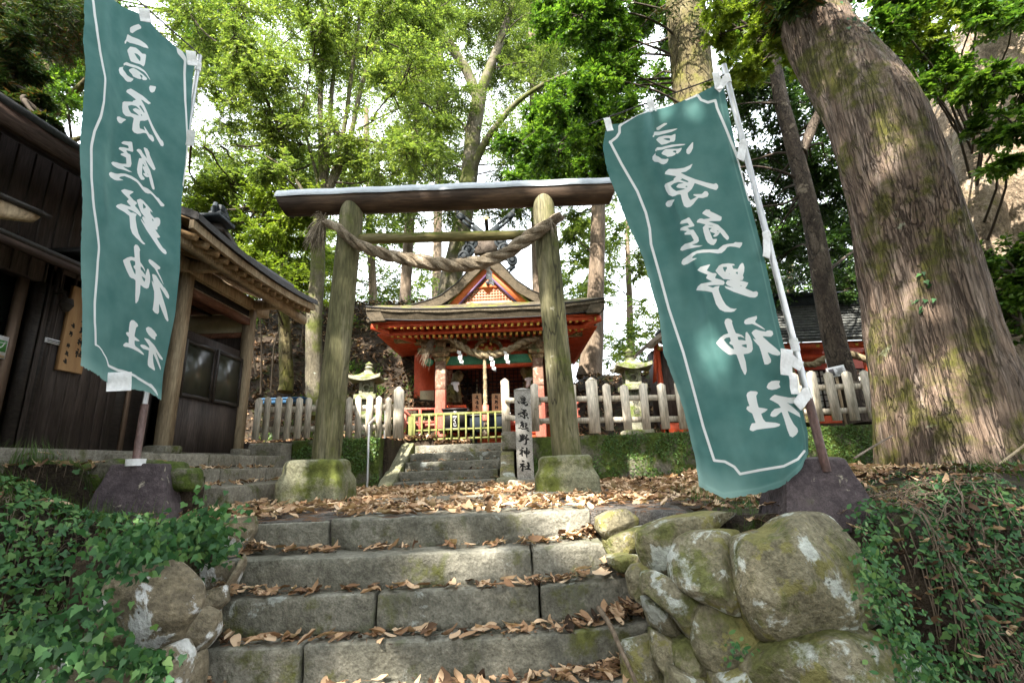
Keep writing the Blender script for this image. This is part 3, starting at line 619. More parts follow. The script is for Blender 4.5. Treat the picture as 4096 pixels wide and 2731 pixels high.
def dl(x, y):
    return (fbm(np.stack([x * 2.2, y * 2.2, 0 * x], -1), 3) > -.42) * (1 - .8 * sm((x + 2.55) / .3)) * (1 - .55 * ((x > -2.75) & (y < 3.0))) * (1 - sm((y - 3.9) / .3)) * (1 - .97 * ((x > -3.42) & (x < -2.62) & (y > 3.8)))
ground_ivy('ivy', 'dense green ivy covering the bank left of the steps', 'ivy', (-5.4, -2.12, 2.0, 4.3), 14000, dl, 11, .5, .047)
def dr(x, y):
    return (fbm(np.stack([x * 2.5, y * 2.5, 0 * x + 3], -1), 3) > -.2) * sm((x - 1.5 - .12 * (y > 2.7)) / .2) * (1 - sm((y - 3.6) / .4)) * (1 - .97 * ((x > 1.5) & (x < 2.2) & (y > 3.0) & (y < 3.8)))
ground_ivy('ivy', 'small leaved green creeper on the bank right of the boulders', 'ivy', (1.4, 4.6, 1.8, 3.9), 16000, dr, 12, .8, .04)
# ivy that hangs over the wall stones on the left
r = np.random.default_rng(5); mb = MB()
for cx_, cy_, Y, n_, sx_, sy_ in ((492, 1215, 3.35, 140, 55, 70), (455, 1225, 3.3, 160, 40, 60), (290, 1280, 2.68, 110, 70, 35), (215, 1390, 2.66, 120, 45, 110), (300, 1500, 2.66, 100, 70, 30), (340, 1250, 2.9, 220, 90, 35), (120, 1480, 2.5, 300, 110, 80), (400, 1215, 3.3, 200, 90, 25), (515, 1250, 3.45, 60, 22, 40), (350, 1530, 2.64, 90, 45, 30)):
    px_ = cx_ + r.normal(0, sx_ * .6, n_); py_ = cy_ + r.normal(0, sy_ * .6, n_)
    P = np.array([at(a, b, Y + r.normal(0, .035)) for a, b in zip(px_, py_)])
    d = rdir(n_, r); d[:, 2] -= 1.0
    leaves(mb, P, d, nrm(np.array([.1, -1, .25]) + rdir(n_, r) * .5), r.uniform(.03, .062, n_), r.uniform(.025, .055, n_), 'ivy')
tag(mb.build('ivy', mt['ivy'], smooth=0), 'trails of ivy hanging over the rocks left of the steps', 'ivy', kind='stuff')
mb = MB(); r = np.random.default_rng(15)
for cx_, cy_, Y, n_, sx_, sy_ in ((2010, 1190, 2.9, 150, 40, 30), (2010, 1270, 2.62, 220, 32, 60), (2035, 1370, 2.6, 260, 40, 60), (2070, 1470, 2.5, 300, 50, 60), (2130, 1545, 2.4, 260, 60, 40), (1985, 1330, 2.46, 60, 25, 50), (1700, 1490, 2.5, 30, 30, 30)):
    P = np.array([at(a, b, Y + r.normal(0, .04)) for a, b in zip(cx_ + r.normal(0, sx_ * .7, n_), cy_ + r.normal(0, sy_ * .7, n_))]); d = rdir(n_, r); d[:, 2] -= .6
    leaves(mb, P, d, nrm(np.array([.0, -1, .35]) + rdir(n_, r) * .6), r.uniform(.018, .045, n_), r.uniform(.01, .024, n_), 'oval')
tag(mb.build('creeper', mt['ivy'], smooth=0), 'small leaved creeper trailing over the right edge of the boulders', 'creeper', kind='stuff')
# grass
def grass(label, box, n, dens, seed, h=.22):
    r = np.random.default_rng(seed); P, N = scatter(*box, n, dens, seed=seed); mb = MB()
    az = r.random(n) * 6.28; lean = r.uniform(.15, .9, n); L = r.uniform(.4, 1.15, n) * h; wd = r.uniform(.002, .0045, n)
    dx = np.stack([np.cos(az), np.sin(az), 0 * az], -1); sx = np.stack([-np.sin(az), np.cos(az), 0 * az], -1)
    V = []
    for t in (0, .35, .7, 1.0):
        c = P + dx * (L * lean * t ** 2)[:, None] + np.array([0, 0, 1.0]) * (L * (t - .45 * lean * t ** 2))[:, None]
        wt = wd * (1 - t * .97); V += [c + sx * wt[:, None], c - sx * wt[:, None]]
    V = np.stack(V, 1); b = np.arange(n)[:, None] * 8
    F = np.concatenate([b + np.array([[2 * k, 2 * k + 1, 2 * k + 3, 2 * k + 2]]) for k in range(3)])
    mb.add(V.reshape(-1, 3), F); tag(mb.build('grass', mt['grass'], smooth=0), label, 'grass', kind='stuff')
grass('long green grass blades arching over the top of the left ivy bank', (-4.8, -2.2, 2.7, 4.2), 2600, lambda x, y: (1 - sm((x + 2.3) / .2)) * (.15 + sm((-2.9 - x) / .6) + .8 * ((y > 3.5) & (y < 3.9))) * (1 - .98 * ((x > -3.42) & (x < -2.62) & (y > 3.95))), 21, .26)
grass('thin grass tufts among leaves at the foot of the huge cedar', (1.4, 5.0, 2.8, 5.0), 1300, lambda x, y: (fbm(np.stack([x * 2, y * 2, 0 * x], -1), 2) > 0.0) * (1 - .98 * ((x > 1.5) & (x < 2.3) & (y > 3.15) & (y < 3.8))), 22, .16)

# litter of long tan leaves
def litter(label, P, seed, size=.15, mi=None, name='fallen_leaves', flat=.25):
    r = np.random.default_rng(seed); n = len(P); mb = MB()
    L = r.uniform(.55, 1.25, n) * size; W = L * r.uniform(.26, .42, n)
    k = (r.random(n) < (.12 if mi is None else mi)).astype(int)
    for q in (0, 1):
        s_ = k == q
        deadleaf(mb, P[s_], r.random(n)[s_] * 6.28, r.normal(0, flat, n)[s_], L[s_], W[s_], r.normal(.5, .8, n)[s_], r.normal(0, 1.0, n)[s_], r, q)
    tag(mb.build(name, [mt['litter'], mt['litter_dark']], smooth=60), label, 'fallen leaves', kind='stuff')


r = np.random.default_rng(33)
def dt(x, y):
    a = .25 + .75 * (fbm(np.stack([x * 1.3, y * 1.3, 0 * x + 9], -1), 3) > -.15)
    return a * (1 - .8 * ((x > -1.75) & (x < .3) & (y > 5.02) & (y < 5.55))) * (1 - .55 * sm((4.05 - y) / .2) * (x > -1.2) * (x < .4))
P, _ = scatter(-3.2, 4.6, 3.9, 8.3, 6200, dt, seed=34); P[:, 2] += .012 + r.random(len(P)) * .05
litter('tan fallen leaves carpeting the terrace under the gate', P, 35, .16, .06, flat=.16)
pts = []
for k, (ye, ze) in enumerate(edges[1:5], 1):
    yb = edges[k - 1][0]
    for x0, s_, n_ in ((-1.92, .2, 34), (.62, .22, 30 if k < 3 else 60), (-1.3, .3, 16), (-.3, .8, 42), (.3, .3, 22)):
        x = np.clip(r.normal(x0, s_, n_), -2.0, .82); t = np.clip((x + .3) / 1.3, 0, 1) ** 2
        y = yb + .10 * t - np.abs(r.normal(.02, .05, n_)) - .02
        if k >= 3: y -= r.random(n_) * .05
        heap = .09 * np.exp(-((x - (.75 if k >= 3 else .7)) / .25) ** 2) + .07 * np.exp(-((x + 1.97) / .18) ** 2)
        pts.append(np.stack([x, y, ze + .05 * t + .015 + r.random(n_) * (.025 + heap)], -1))
PS = np.concatenate(pts); litter('curled tan leaves drifted against the risers of the lower steps', PS, 36, .145, .16, flat=.2)
r = np.random.default_rng(44); k = r.choice(len(PS), 1500); q = PS[k] + r.normal(0, .05, (1500, 3)) * [1, .6, 0] + [0, 0, -.004]; PT2, _ = scatter(-2.6, 1.6, 3.85, 8.2, 2600, None, seed=45); PT2[:, 2] += .012
q = np.concatenate([q, PT2]); n_ = len(q); mb = MB(); d = rdir(n_, r) * [1, 1, .15]; leaves(mb, q, d, np.tile([0, 0, 1.0], (n_, 1)) + r.normal(0, .2, (n_, 3)), r.uniform(.02, .075, n_), r.uniform(.004, .02, n_))
tag(mb.build('needles', mt['litter_dark'], smooth=0), 'reddish brown cedar needles and crumbled leaf bits among the fallen leaves', 'needles', kind='stuff')
P, _ = scatter(-5.2, -2.2, 2.3, 4.2, 190, None, seed=37); P[:, 2] += .09
litter('scattered dead leaves caught on the left ivy bank', P, 38, .14, .35)
P, _ = scatter(1.2, 4.6, 1.9, 5.0, 1500, None, seed=39); P[:, 2] += .05
litter('brown dead leaves and twigs on the bank below the huge cedar', P, 40, .11, .6)
# ------------------------------------------------------------------ brush written characters, as outlines
def tr(ox, oy, pts): return [(ox + x * .2551, oy + y * .2551) for x, y in pts]
A_, B_, C_, D_, E_ = (2560, 460), (2660, 800), (2720, 1000), (2840, 1230), (2940, 1450)
GLYPH = [  # six characters: lists of outlines (even-odd, so inner outlines are holes), as they hang mirrored on the banner
 (A_, [[(425,130),(380,130),(320,165),(255,205),(260,240),(300,235),(350,195),(425,145)],
  [(592,212),(540,220),(430,238),(300,265),(225,265),(215,310),(197,335),(205,355),(220,345),(230,320),(280,322),(390,295),(500,265),(590,222)],
  [(555,295),(490,325),(380,325),(290,350),(250,390),(290,430),(335,470),(410,455),(485,425),(535,420),(553,385),(558,310)],[(360,378),(410,365),(470,365),(472,405),(420,398)],
  [(738,457),(620,458),(500,468),(400,490),(340,507),(270,508),(237,545),(240,600),(195,655),(195,700),(225,735),(290,742),(330,768),(370,778),(420,755),(445,710),(447,682),(400,695),(340,688),(290,655),(245,635),(245,585),(262,558),(340,548),(430,520),(560,493),(690,475)],
  [(658,515),(600,532),(490,535),(410,538),(370,560),(332,605),(360,625),(405,640),(430,660),(500,650),(545,630),(565,605),(590,610),(630,575),(655,530)],[(500,572),(550,558),(573,568),(562,598)],
  [(835,422),(815,435),(770,490),(728,545),(725,590),(745,617),(770,617),(800,585),(830,520)]]),
 (A_, [[(832,758),(775,795),(690,830),(570,847),(450,848),(400,890),(385,930),(440,940),(575,962),(530,1000),(525,1025),(400,1080),(382,1110),(410,1190),(450,1255),(510,1280),(550,1270),(590,1250),(640,1245),(660,1340),(690,1430),(735,1455),(790,1440),(835,1400),(875,1345),(915,1300),(985,1305),(1060,1280),(1078,1240),(1055,1200),(1015,1195),(970,1240),(840,1243),(835,1260),(890,1285),(790,1338),(760,1290),(745,1225),(810,1165),(845,1100),(855,1068),(960,1105),(1100,1155),(1195,1180),(1225,1145),(1225,1105),(1195,1070),(1155,1085),(1040,1060),(870,1010),(740,960),(635,907),(720,890),(790,840)],
  [(478,1115),(530,1075),(600,1052),(700,1068),(600,1085),(565,1130),(600,1145),(735,1160),(640,1180),(570,1195),(520,1165)],[(635,985),(672,1000),(765,1042),(752,1060),(690,1040),(622,1017),(665,1008)],[(702,1122),(745,1108),(742,1138)],
  [(550,1322),(480,1335),(430,1350),(402,1385),(405,1420),(430,1443),(470,1443),(500,1420),(512,1380)]]),
 (B_, [[(705,155),(645,150),(600,185),(580,212),(620,235),(718,287),(600,302),(585,290),(545,292),(510,315),(492,355),(535,358),(640,385),(592,430),(605,500),(640,620),(670,670),(720,703),(765,708),(800,665),(820,608),(750,615),(715,530),(680,437),(745,440),(705,465),(712,500),(790,527),(755,560),(760,580),(800,575),(835,550),(862,505),(920,580),(975,632),(1003,610),(1000,575),(930,480),(830,388),(740,358),(670,335),(780,332),(862,330),(885,310),(888,265),(800,220),(710,178)],
  [(640,393),(720,395),(782,410),(700,405)],[(808,470),(850,497),(820,495)],
  [(380,272),(345,285),(335,295),(260,325),(225,372),(260,375),(355,358),(380,395),(300,415),(245,440),(233,478),(290,480),(355,490),(305,520),(305,545),(405,545),(455,635),(400,665),(310,690),(255,740),(235,785),(270,798),(340,775),(440,752),(540,735),(595,712),(500,710),(405,708),(500,675),(532,645),(525,590),(445,465),(395,470),(350,440),(455,412),(462,395)],
  [(1213,665),(1140,665),(1100,660),(1075,680),(980,690),(910,710),(865,745),(832,775),(740,775),(600,778),(510,792),(430,825),(360,875),(280,930),(258,975),(262,1005),(295,1022),(360,1000),(440,950),(512,910),(420,915),(440,880),(500,840),(580,828),(700,822),(830,840),(890,830),(940,790),(975,740),(1020,728),(1100,735),(1172,752),(1205,710)]]),
 (C_, [[(478,222),(410,240),(320,265),(270,315),(320,345),(435,388),(405,440),(440,460),(510,495),(430,510),(330,528),(280,570),(252,632),(300,635),(400,642),(505,662),(530,740),(565,850),(620,930),(700,968),(800,972),(850,962),(900,910),(850,922),(790,910),(720,860),(670,780),(620,670),(605,610),(622,562),(560,570),(515,592),(425,560),(540,548),(680,548),(702,520),(690,485),(640,465),(545,440),(575,385),(565,362),(510,362),(418,322)],
  [(865,240),(845,220),(760,208),(660,220),(610,245),(555,325),(610,390),(680,455),(760,462),(820,470),(740,480),(715,520),(740,550),(845,597),(770,580),(695,562),(720,600),(840,655),(1000,710),(1100,742),(1175,745),(1215,720),(1225,670),(1200,645),(1150,655),(1080,625),(1022,600),(1050,560),(1072,512),(1000,492),(910,475),(980,472),(1000,430),(985,400),(1005,340),(1010,270),(995,215),(975,200),(940,230),(905,298),(835,295),(815,245)],
  [(668,268),(738,263),(735,295),(715,318),(720,355),(690,325)],[(755,358),(790,383),(770,383)],[(868,357),(905,335),(907,383)],[(940,553),(975,558),(957,570)]]),
 (D_, [[(350,208),(320,180),(280,168),(240,185),(226,235),(250,310),(288,405),(220,425),(160,470),(95,555),(140,610),(210,675),(290,735),(330,742),(370,730),(415,735),(450,830),(490,950),(540,1050),(558,1052),(577,990),(560,850),(525,730),(600,720),(650,695),(672,650),(662,540),(630,450),(580,378),(558,390),(555,485),(500,430),(440,408),(405,402),(370,320),(345,240)],
  [(215,505),(250,475),(310,463),(328,520),(300,550),(310,570),(355,590),(382,655),(340,640),(270,575)],[(430,460),(480,455),(550,482),(562,520),(500,508),(445,508)],[(485,590),(575,570),(578,632),(530,615)],
  [(735,128),(690,140),(600,165),(545,195),(532,240),(560,265),(620,262),(660,255),(740,290),(800,320),(862,350),(865,340),(800,290),(720,240),(705,220),(738,170)],
  [(718,342),(680,360),(650,395),(725,510),(665,475),(700,530),(770,605),(800,690),(830,800),(855,890),(905,892),(955,860),(958,815),(925,750),(900,695),(980,735),(1060,753),(1100,740),(1105,705),(1040,640),(930,550),(815,445),(900,455),(960,455),(992,420),(980,370),(940,355),(890,362),(880,378),(800,365)]]),
 (E_, [[(710,285),(640,280),(570,290),(520,325),(495,385),(520,415),(580,427),(650,415),(715,385),(690,335)],
  [(362,470),(330,448),(240,445),(195,470),(180,510),(200,600),(228,678),(190,685),(178,725),(215,765),(270,795),(300,880),(325,945),(265,950),(240,1000),(228,1055),(280,1075),(340,1050),(480,1030),(620,1015),(690,995),(715,965),(640,940),(480,928),(440,880),(410,800),(470,770),(518,730),(460,715),(370,702),(350,630),(332,520)],
  [(622,502),(580,530),(538,575),(600,605),(680,650),(720,705),(620,725),(570,775),(550,830),(590,850),(640,845),(730,768),(770,880),(820,1050),(860,1150),(905,1170),(960,1130),(990,1080),(980,1030),(920,960),(860,850),(820,752),(920,800),(1030,860),(1010,790),(900,690),(810,625),(870,640),(920,640),(955,590),(948,540),(850,548),(720,525)]]),
]
GLYPH = [[np.array(tr(*o, p)) for p in ps] for o, ps in GLYPH]


def sdist(Q, polys, far):
    """signed distance (inside positive) of points Q to even-odd outlines"""
    out = np.full(len(Q), -far, float); allp = np.concatenate(polys)
    lo, hi = allp.min(0) - far, allp.max(0) + far
    k = np.where(((Q >= lo) & (Q <= hi)).all(1))[0]
    if not len(k): return out
    q = Q[k]; d2 = np.full(len(k), far ** 2, float); ins = np.zeros(len(k), bool)
    for P in polys:
        a = P; b = np.roll(P, -1, 0)
        for (ax, ay), (bx, by) in zip(a, b):
            e = np.array([bx - ax, by - ay]); w_ = q - np.array([ax, ay]); t = np.clip((w_ @ e) / (e @ e + 1e-12), 0, 1)
            d2 = np.minimum(d2, ((w_ - t[:, None] * e) ** 2).sum(1))
            if ay != by:
                c = ((ay > q[:, 1]) != (by > q[:, 1])) & (q[:, 0] < (bx - ax) * (q[:, 1] - ay) / (by - ay) + ax); ins ^= c
    out[k] = np.where(ins, 1, -1) * np.sqrt(d2); return out


def stroke_dist(Q, line, half, far):
    d2 = np.full(len(Q), far ** 2, float)
    for a, b in zip(line[:-1], line[1:]):
        a = np.array(a); e = np.array(b) - a; w_ = Q - a; t = np.clip((w_ @ e) / (e @ e + 1e-12), 0, 1)
        d2 = np.minimum(d2, ((w_ - t[:, None] * e) ** 2).sum(1))
    return half - np.sqrt(d2)


def big(pts): return np.array([(2400 + x * 900 / 784, 260 + y * 900 / 784) for x, y in pts])


BORDER = [big([(35,270),(58,252),(68,236),(68,214),(76,206),(130,172),(180,156),(250,137)]), big([(300,120),(340,105),(352,122),(376,131),(402,124),(408,150),(440,225),(480,325),(520,470)]),
          big([(35,268),(75,345),(130,440),(160,515),(173,570),(178,625),(205,720),(240,850),(290,1000),(320,1110),(360,1260),(398,1377)]), big([(398,1377),(435,1381),(468,1399),(488,1424)]), big([(488,1424),(560,1410),(640,1397),(690,1372),(712,1345)])]


def resample(P, n):
    P = np.asarray(P, float); s = np.concatenate([[0], np.cumsum(np.linalg.norm(np.diff(P, axis=0), axis=1))]); t = np.linspace(0, s[-1], n)
    return np.stack([np.interp(t, s, P[:, k]) for k in range(P.shape[1])], 1)


def smooth1(P, it=6):
    P = P.copy()
    for _ in range(it): P[1:-1] = .5 * P[1:-1] + .25 * (P[:-2] + P[2:])
    return P


def coons(T, B, L, R):
    n, m = len(T), len(L); u = np.linspace(0, 1, n)[:, None, None]; v = np.linspace(0, 1, m)[None, :, None]
    return ((1 - v) * T[:, None] + v * B[:, None] + (1 - u) * L[None] + u * R[None] - ((1 - u) * (1 - v) * T[0] + u * (1 - v) * T[-1] + (1 - u) * v * B[0] + u * v * B[-1]))


NU, NV = 150, 470
def edge3(px, Y0, Y1, n, it=6):
    q = smooth1(resample(px, n), it); Y = np.linspace(Y0, Y1, n)
    return np.array([at(a / K, b / K, y) for (a, b), y in zip(q, Y)])


# right banner: the four edges of the cloth, as seen, each at its own distance
Rt = edge3(big([(22,212),(48,206),(75,204),(100,190),(155,163),(180,151),(205,149),(262,137),(340,102),(398,72),(430,76)]), 3.36, 3.06, NU, 3)
Rb = edge3(big([(345,1465),(372,1481),(430,1509),(500,1500),(560,1490),(640,1464),(700,1410),(726,1352)]), 3.26, 3.05, NU)
Rl = edge3(big([(22,212),(9,290),(25,370),(60,460),(100,560),(150,670),(172,750),(205,870),(220,1000),(280,1160),(300,1240),(330,1360),(345,1465)]), 3.36, 3.26, NV, 10)
Rr = edge3(big([(430,76),(480,318),(570,660),(640,975),(700,1180),(724,1280),(726,1352)]), 3.06, 3.05, NV)
BASE_R = coons(Rt, Rb, Rl, Rr); PX_R = proj(BASE_R) * K
Lt = edge3(np.array([(340,-112),(430,-60),(453,0),(493,29),(562,57),(591,75),(631,126),(689,178),(757,224),(778,252)]), 3.08, 3.96, NU, 4)
Lb = edge3(np.array([(323,1459),(344,1473),(393,1501),(435,1533),(470,1552),(519,1554),(596,1568),(645,1600)]), 3.12, 3.9, NU, 3)
Ll = edge3(np.array([(340,-112),(335,34),(338,86),(332,161),(338,230),(344,275),(338,344),(327,488),(320,574),(321,689),(327,746),(330,800),(327,900),(323,1010),(326,1151),(330,1291),(323,1459)]), 3.08, 3.12, NV, 12)
Lr = edge3(np.array([(778,252),(772,304),(757,516),(746,660),(726,800),(719,1080),(701,1256),(673,1396),(652,1501),(645,1600)]), 3.96, 3.9, NV, 10)
BASE_L = coons(Lt, Lb, Ll, Lr); PX_L = proj(BASE_L)

Q = PX_R.reshape(-1, 2); ink = np.full(len(Q), -12.0)
for g in GLYPH: ink = np.maximum(ink, sdist(Q, g, 12))
for k, ln in enumerate(BORDER): ink = np.maximum(ink, stroke_dist(Q, ln, 5.2, 14))
INK = np.clip(ink, -8, 8).reshape(NU, NV) / 8
# the left banner carries the same print; where its rows of print fall along the cloth
iu = int(.58 * NU); vy = PX_L[iu, :, 1]; vv = np.linspace(0, 1, NV)
ly = [-60, 60, 160, 262, 378, 487, 610, 762, 848, 905]; rv = [0, .035, .093, .2015, .336, .466, .616, .781, .94, 1.0]
vmap = np.interp(np.interp(vv, vv, vy), ly, rv)
ui = np.linspace(0, NU - 1, NU); vi = np.clip(vmap * (NV - 1), 0, NV - 1)
v0 = np.floor(vi).astype(int); v1 = np.minimum(v0 + 1, NV - 1); fr_ = vi - v0
INK_L = INK[:, v0] * (1 - fr_) + INK[:, v1] * fr_

bm_ = bpy.data.materials.new('banner_cloth'); bm_.use_nodes = True; t = bm_.node_tree; N = t.nodes; L = t.links
b = N['Principled BSDF']; b.inputs['Roughness'].default_value = .9; b.inputs['Specular IOR Level'].default_value = .15
ai = N.new('ShaderNodeAttribute'); ai.attribute_name = 'ink'; af = N.new('ShaderNodeAttribute'); af.attribute_name = 'worn'
tc = N.new('ShaderNodeTexCoord'); no = N.new('ShaderNodeTexNoise'); no.inputs['Scale'].default_value = 5; no.inputs['Detail'].default_value = 6; L.new(tc.outputs['Object'], no.inputs[0])
cr = N.new('ShaderNodeValToRGB'); cr.color_ramp.elements[0].position = .3; cr.color_ramp.elements[0].color = (.065, .172, .163, 1); cr.color_ramp.elements[1].position = .7; cr.color_ramp.elements[1].color = (.11, .235, .222, 1); L.new(no.outputs[0], cr.inputs[0])
m1 = N.new('ShaderNodeMix'); m1.data_type = 'RGBA'; L.new(af.outputs['Fac'], m1.inputs[0]); L.new(cr.outputs[0], m1.inputs[6]); m1.inputs[7].default_value = (.3, .48, .45, 1)
rp = N.new('ShaderNodeValToRGB'); rp.color_ramp.elements[0].position = .47; rp.color_ramp.elements[1].position = .53
ma = N.new('ShaderNodeMath'); ma.operation = 'MULTIPLY_ADD'; ma.inputs[1].default_value = .5; ma.inputs[2].default_value = .5; L.new(ai.outputs['Fac'], ma.inputs[0]); L.new(ma.outputs[0], rp.inputs[0])
m2 = N.new('ShaderNodeMix'); m2.data_type = 'RGBA'; L.new(rp.outputs[0], m2.inputs[0]); L.new(m1.outputs[2], m2.inputs[6]); m2.inputs[7].default_value = (.78, .8, .8, 1)
L.new(m2.outputs[2], b.inputs['Base Color'])
wn = N.new('ShaderNodeTexNoise'); wn.inputs['Scale'].default_value = 380; L.new(tc.outputs['Object'], wn.inputs[0])
bp = N.new('ShaderNodeBump'); bp.inputs['Strength'].default_value = .25; bp.inputs['Distance'].default_value = .003; L.new(wn.outputs[0], bp.inputs['Height']); L.new(bp.outputs[0], b.inputs['Normal'])
tb = N.new('ShaderNodeBsdfTranslucent'); L.new(m2.outputs[2], tb.inputs[0]); mx = N.new('ShaderNodeMixShader'); mx.inputs[0].default_value = .25
L.new(b.outputs[0], mx.inputs[1]); L.new(tb.outputs[0], mx.inputs[2]); L.new(mx.outputs[0], N['Material Output'].inputs[0])


def add_attr(o, name, val):
    a = o.data.attributes.new(name, 'FLOAT', 'POINT'); a.data.foreach_set('value', np.asarray(val, np.float32).ravel())


def cloth(name, base, inkv, wr, wornv, root):
    u = np.linspace(0, 1, NU)[:, None]; v = np.linspace(0, 1, NV)[None]
    V = base.copy(); d = nrm(V - EYE); V = V + d * wr(u, v)[..., None]
    # frayed threads along the open side and the foot
    jag = .003 * vnoise(np.stack([np.linspace(0, 90, NV), np.zeros(NV), np.zeros(NV)], -1)); V[0, :, 0] += jag; V[1, :, 0] += jag * .5
    jb = .005 * vnoise(np.stack([np.linspace(0, 50, NU), np.ones(NU), np.zeros(NU)], -1)); V[:, -1, 2] += jb; V[:, -2, 2] += jb * .4
    o = MB().grid(V).build(name, bm_, root, smooth=180)
    add_attr(o, 'ink', inkv); add_attr(o, 'worn', np.clip(wornv(u, v), 0, 1)); return o, V


def wrR(u, v):
    fold = -.10 * np.exp(-((u - .40 - .03 * v) / .038) ** 2) * (1 - sm((v - .05) / .8)) + .07 * np.exp(-((u - .32) / .1) ** 2) * (1 - sm(v / .8))
    drape = .035 * np.sin(u * 6.5 + v * 2.0 + .6) * (.4 + v) + .012 * np.sin(u * 15 + v * 4) * v
    foot = -.05 * sm((v - .9) / .1) * np.sin(u * 9.5) * (.3 + u) + .05 * sm((v - .86) / .14) * sm((u - .75) / .2)
    hem = .05 * sm((u - .9) / .1)
    P = np.stack([u + 0 * v, v * 2.7 + 0 * u, 0 * u + 0 * v], -1)
    return fold + drape + foot + hem + .02 * fbm(P * np.array([5, 1.0, 1]), 3) + .008 * fbm(P * 9, 2)


def wrL(u, v):
    fold = .10 * sm((u - .34 + .22 * v) / .10) * (1 - sm((v - .45) / .2)) - .03 * np.exp(-((u - .2 - .1 * v) / .1) ** 2)
    P = np.stack([u + 0 * v, v * 2.7 + 0 * u, 3 + 0 * u + 0 * v], -1)
    return fold + .015 * np.sin(u * 7 + v * 3) + .022 * fbm(P * np.array([5, 1.0, 1]), 3) + .008 * fbm(P * 9, 2) + .015 * np.sin(u * 16) * sm((v - .8) / .2)


def wornR(u, v):
    P = np.stack([u * 5 + 0 * v, v * 3 + 0 * u, 0 * u + 0 * v], -1)
    return .75 * sm((v - .91) / .09) * sm((.62 - u) / .5) + .3 * sm((.06 - u) / .06) * sm((v - .15) / .3) + .2 * sm((v - .975) / .025) + .06 * fbm(P * 2, 3) + .3 * np.exp(-((u - .955) / .006) ** 2) + .2 * np.exp(-((v - .988) / .003) ** 2)


def wornL(u, v):
    P = np.stack([u * 5 + 0 * v, v * 3 + 0 * u, 7 + 0 * u + 0 * v], -1)
    return .28 * sm((.2 - u) / .2) * sm((v - .3) / .3) + .4 * sm((v - .96) / .04) + .16 * sm((.4 - np.abs(u - .28) * 3 - np.abs(v - .47) * 3) / .5) + .1 * sm((v - .75) / .25) + .06 * fbm(P * 2, 3)


# the concrete feet, the poles and the banners
def foot(c, a, bt, h, rot, label):
    R = Matrix.Rotation(rot, 3, 'Z')
    o = MB().rbox((0, 0, h / 2), (a, a, h), .022, .03, .016, 9, R=R, taper=bt / a, seed=c[0] * 3).build('concrete_block', mt['purple'])
    o.location = c; o['_org'] = list(map(float, c)); return tag(o, label, 'banner base', 'concrete banner bases')


foot((-3.17, 4.22, -.10), .68, .38, .575, math.radians(15), 'stained purplish concrete banner base rising out of the ivy bank')
foot((1.92, 3.30, -.10), .57, .35, .43, math.radians(-9), 'stained purplish concrete banner base behind the largest boulder, near the huge cedar')
pl = thing('banner_pole', 'grey steel pole standing in the concrete base on the ivy bank', 'pole', (-3.05, 4.12, .46), 'steel banner poles')
pt = at(459, 128, 4.06); pb = at(312, 1058, 4.06)
def lerp(a, b_, t): return a + (b_ - a) * t
MB().tube([lerp(pb, pt, .11), pt], .0215, 14).build('pipe', mt['steel'], pl)
MB().tube([lerp(pb, pt, .0), lerp(pb, pt, .115)], .029, 14).build('rusty_sleeve', mt['rustpipe'], pl)
MB().lathe(pb + np.array([0, 0, -.04]), [(.07, 0), (.07, .055), (.03, .057)], 20).build('white_collar', mt['tape'], pl)
arm0 = at(461, 128, 4.06); arm1 = at(180, -118, 3.0)
MB().tube([arm0, arm1], .007, 8).build('cross_arm', mt['darktrim'], pl)
pr = thing('banner_pole', 'grey steel pole leaning left from the concrete base beside the huge cedar', 'pole', (1.93, 3.12, .3), 'steel banner poles')
qt = at(1662, 150, 3.11); qb = at(1893, 1060, 3.11)
MB().tube([lerp(qb, qt, .13), qt], .0205, 14).build('pipe', mt['steel'], pr)
MB().tube([qb - (qt - qb) * .02, lerp(qb, qt, .135)], .027, 14).build('rusty_sleeve', mt['rustpipe'], pr)
MB().tube([at(1664, 172, 3.1), at(1352, 286, 3.38)], .0055, 8).build('cross_arm', mt['darktrim'], pr)

bl = thing('banner', 'faded teal banner hanging from the pole on the ivy bank, top out of frame', 'banner', pb, 'teal shrine banners')
_, VL = cloth('cloth', BASE_L, INK_L, wrL, wornL, bl)
br = thing('banner', 'teal cloth banner tied to the leaning pole, its pale foot above the boulders', 'banner', qb, 'teal shrine banners')
_, VR = cloth('cloth', BASE_R, INK, wrR, wornR, br)


def strap(a, b_, wd, root, name='tie_loop', ax=(0, 0, 1), th=.006):
    a = np.array(a); b_ = np.array(b_); d = nrm(b_ - a); u = nrm(np.array(ax) - d * (np.array(ax) @ d)); s_ = np.cross(d, u)
    n = 10; t_ = np.linspace(0, 1, n); V = []
    for sg in (-1, 1): V.append([(a + (b_ - a) * q + u * wd / 2 * sg + s_ * .004 * math.sin(q * 7)) for q in t_])
    MB().grid(np.array(V), thick=s_ * th).build(name, mt['tape'], root)


def ring(c, axis_, rad, wd, root):
    axis_ = nrm(axis_); MB().tube([c - axis_ * wd / 2, c - axis_ * wd * .4, c + axis_ * wd * .4, c + axis_ * wd / 2], [rad * .96, rad, rad, rad * .96], 14).build('tie_loop', mt['tape'], root)


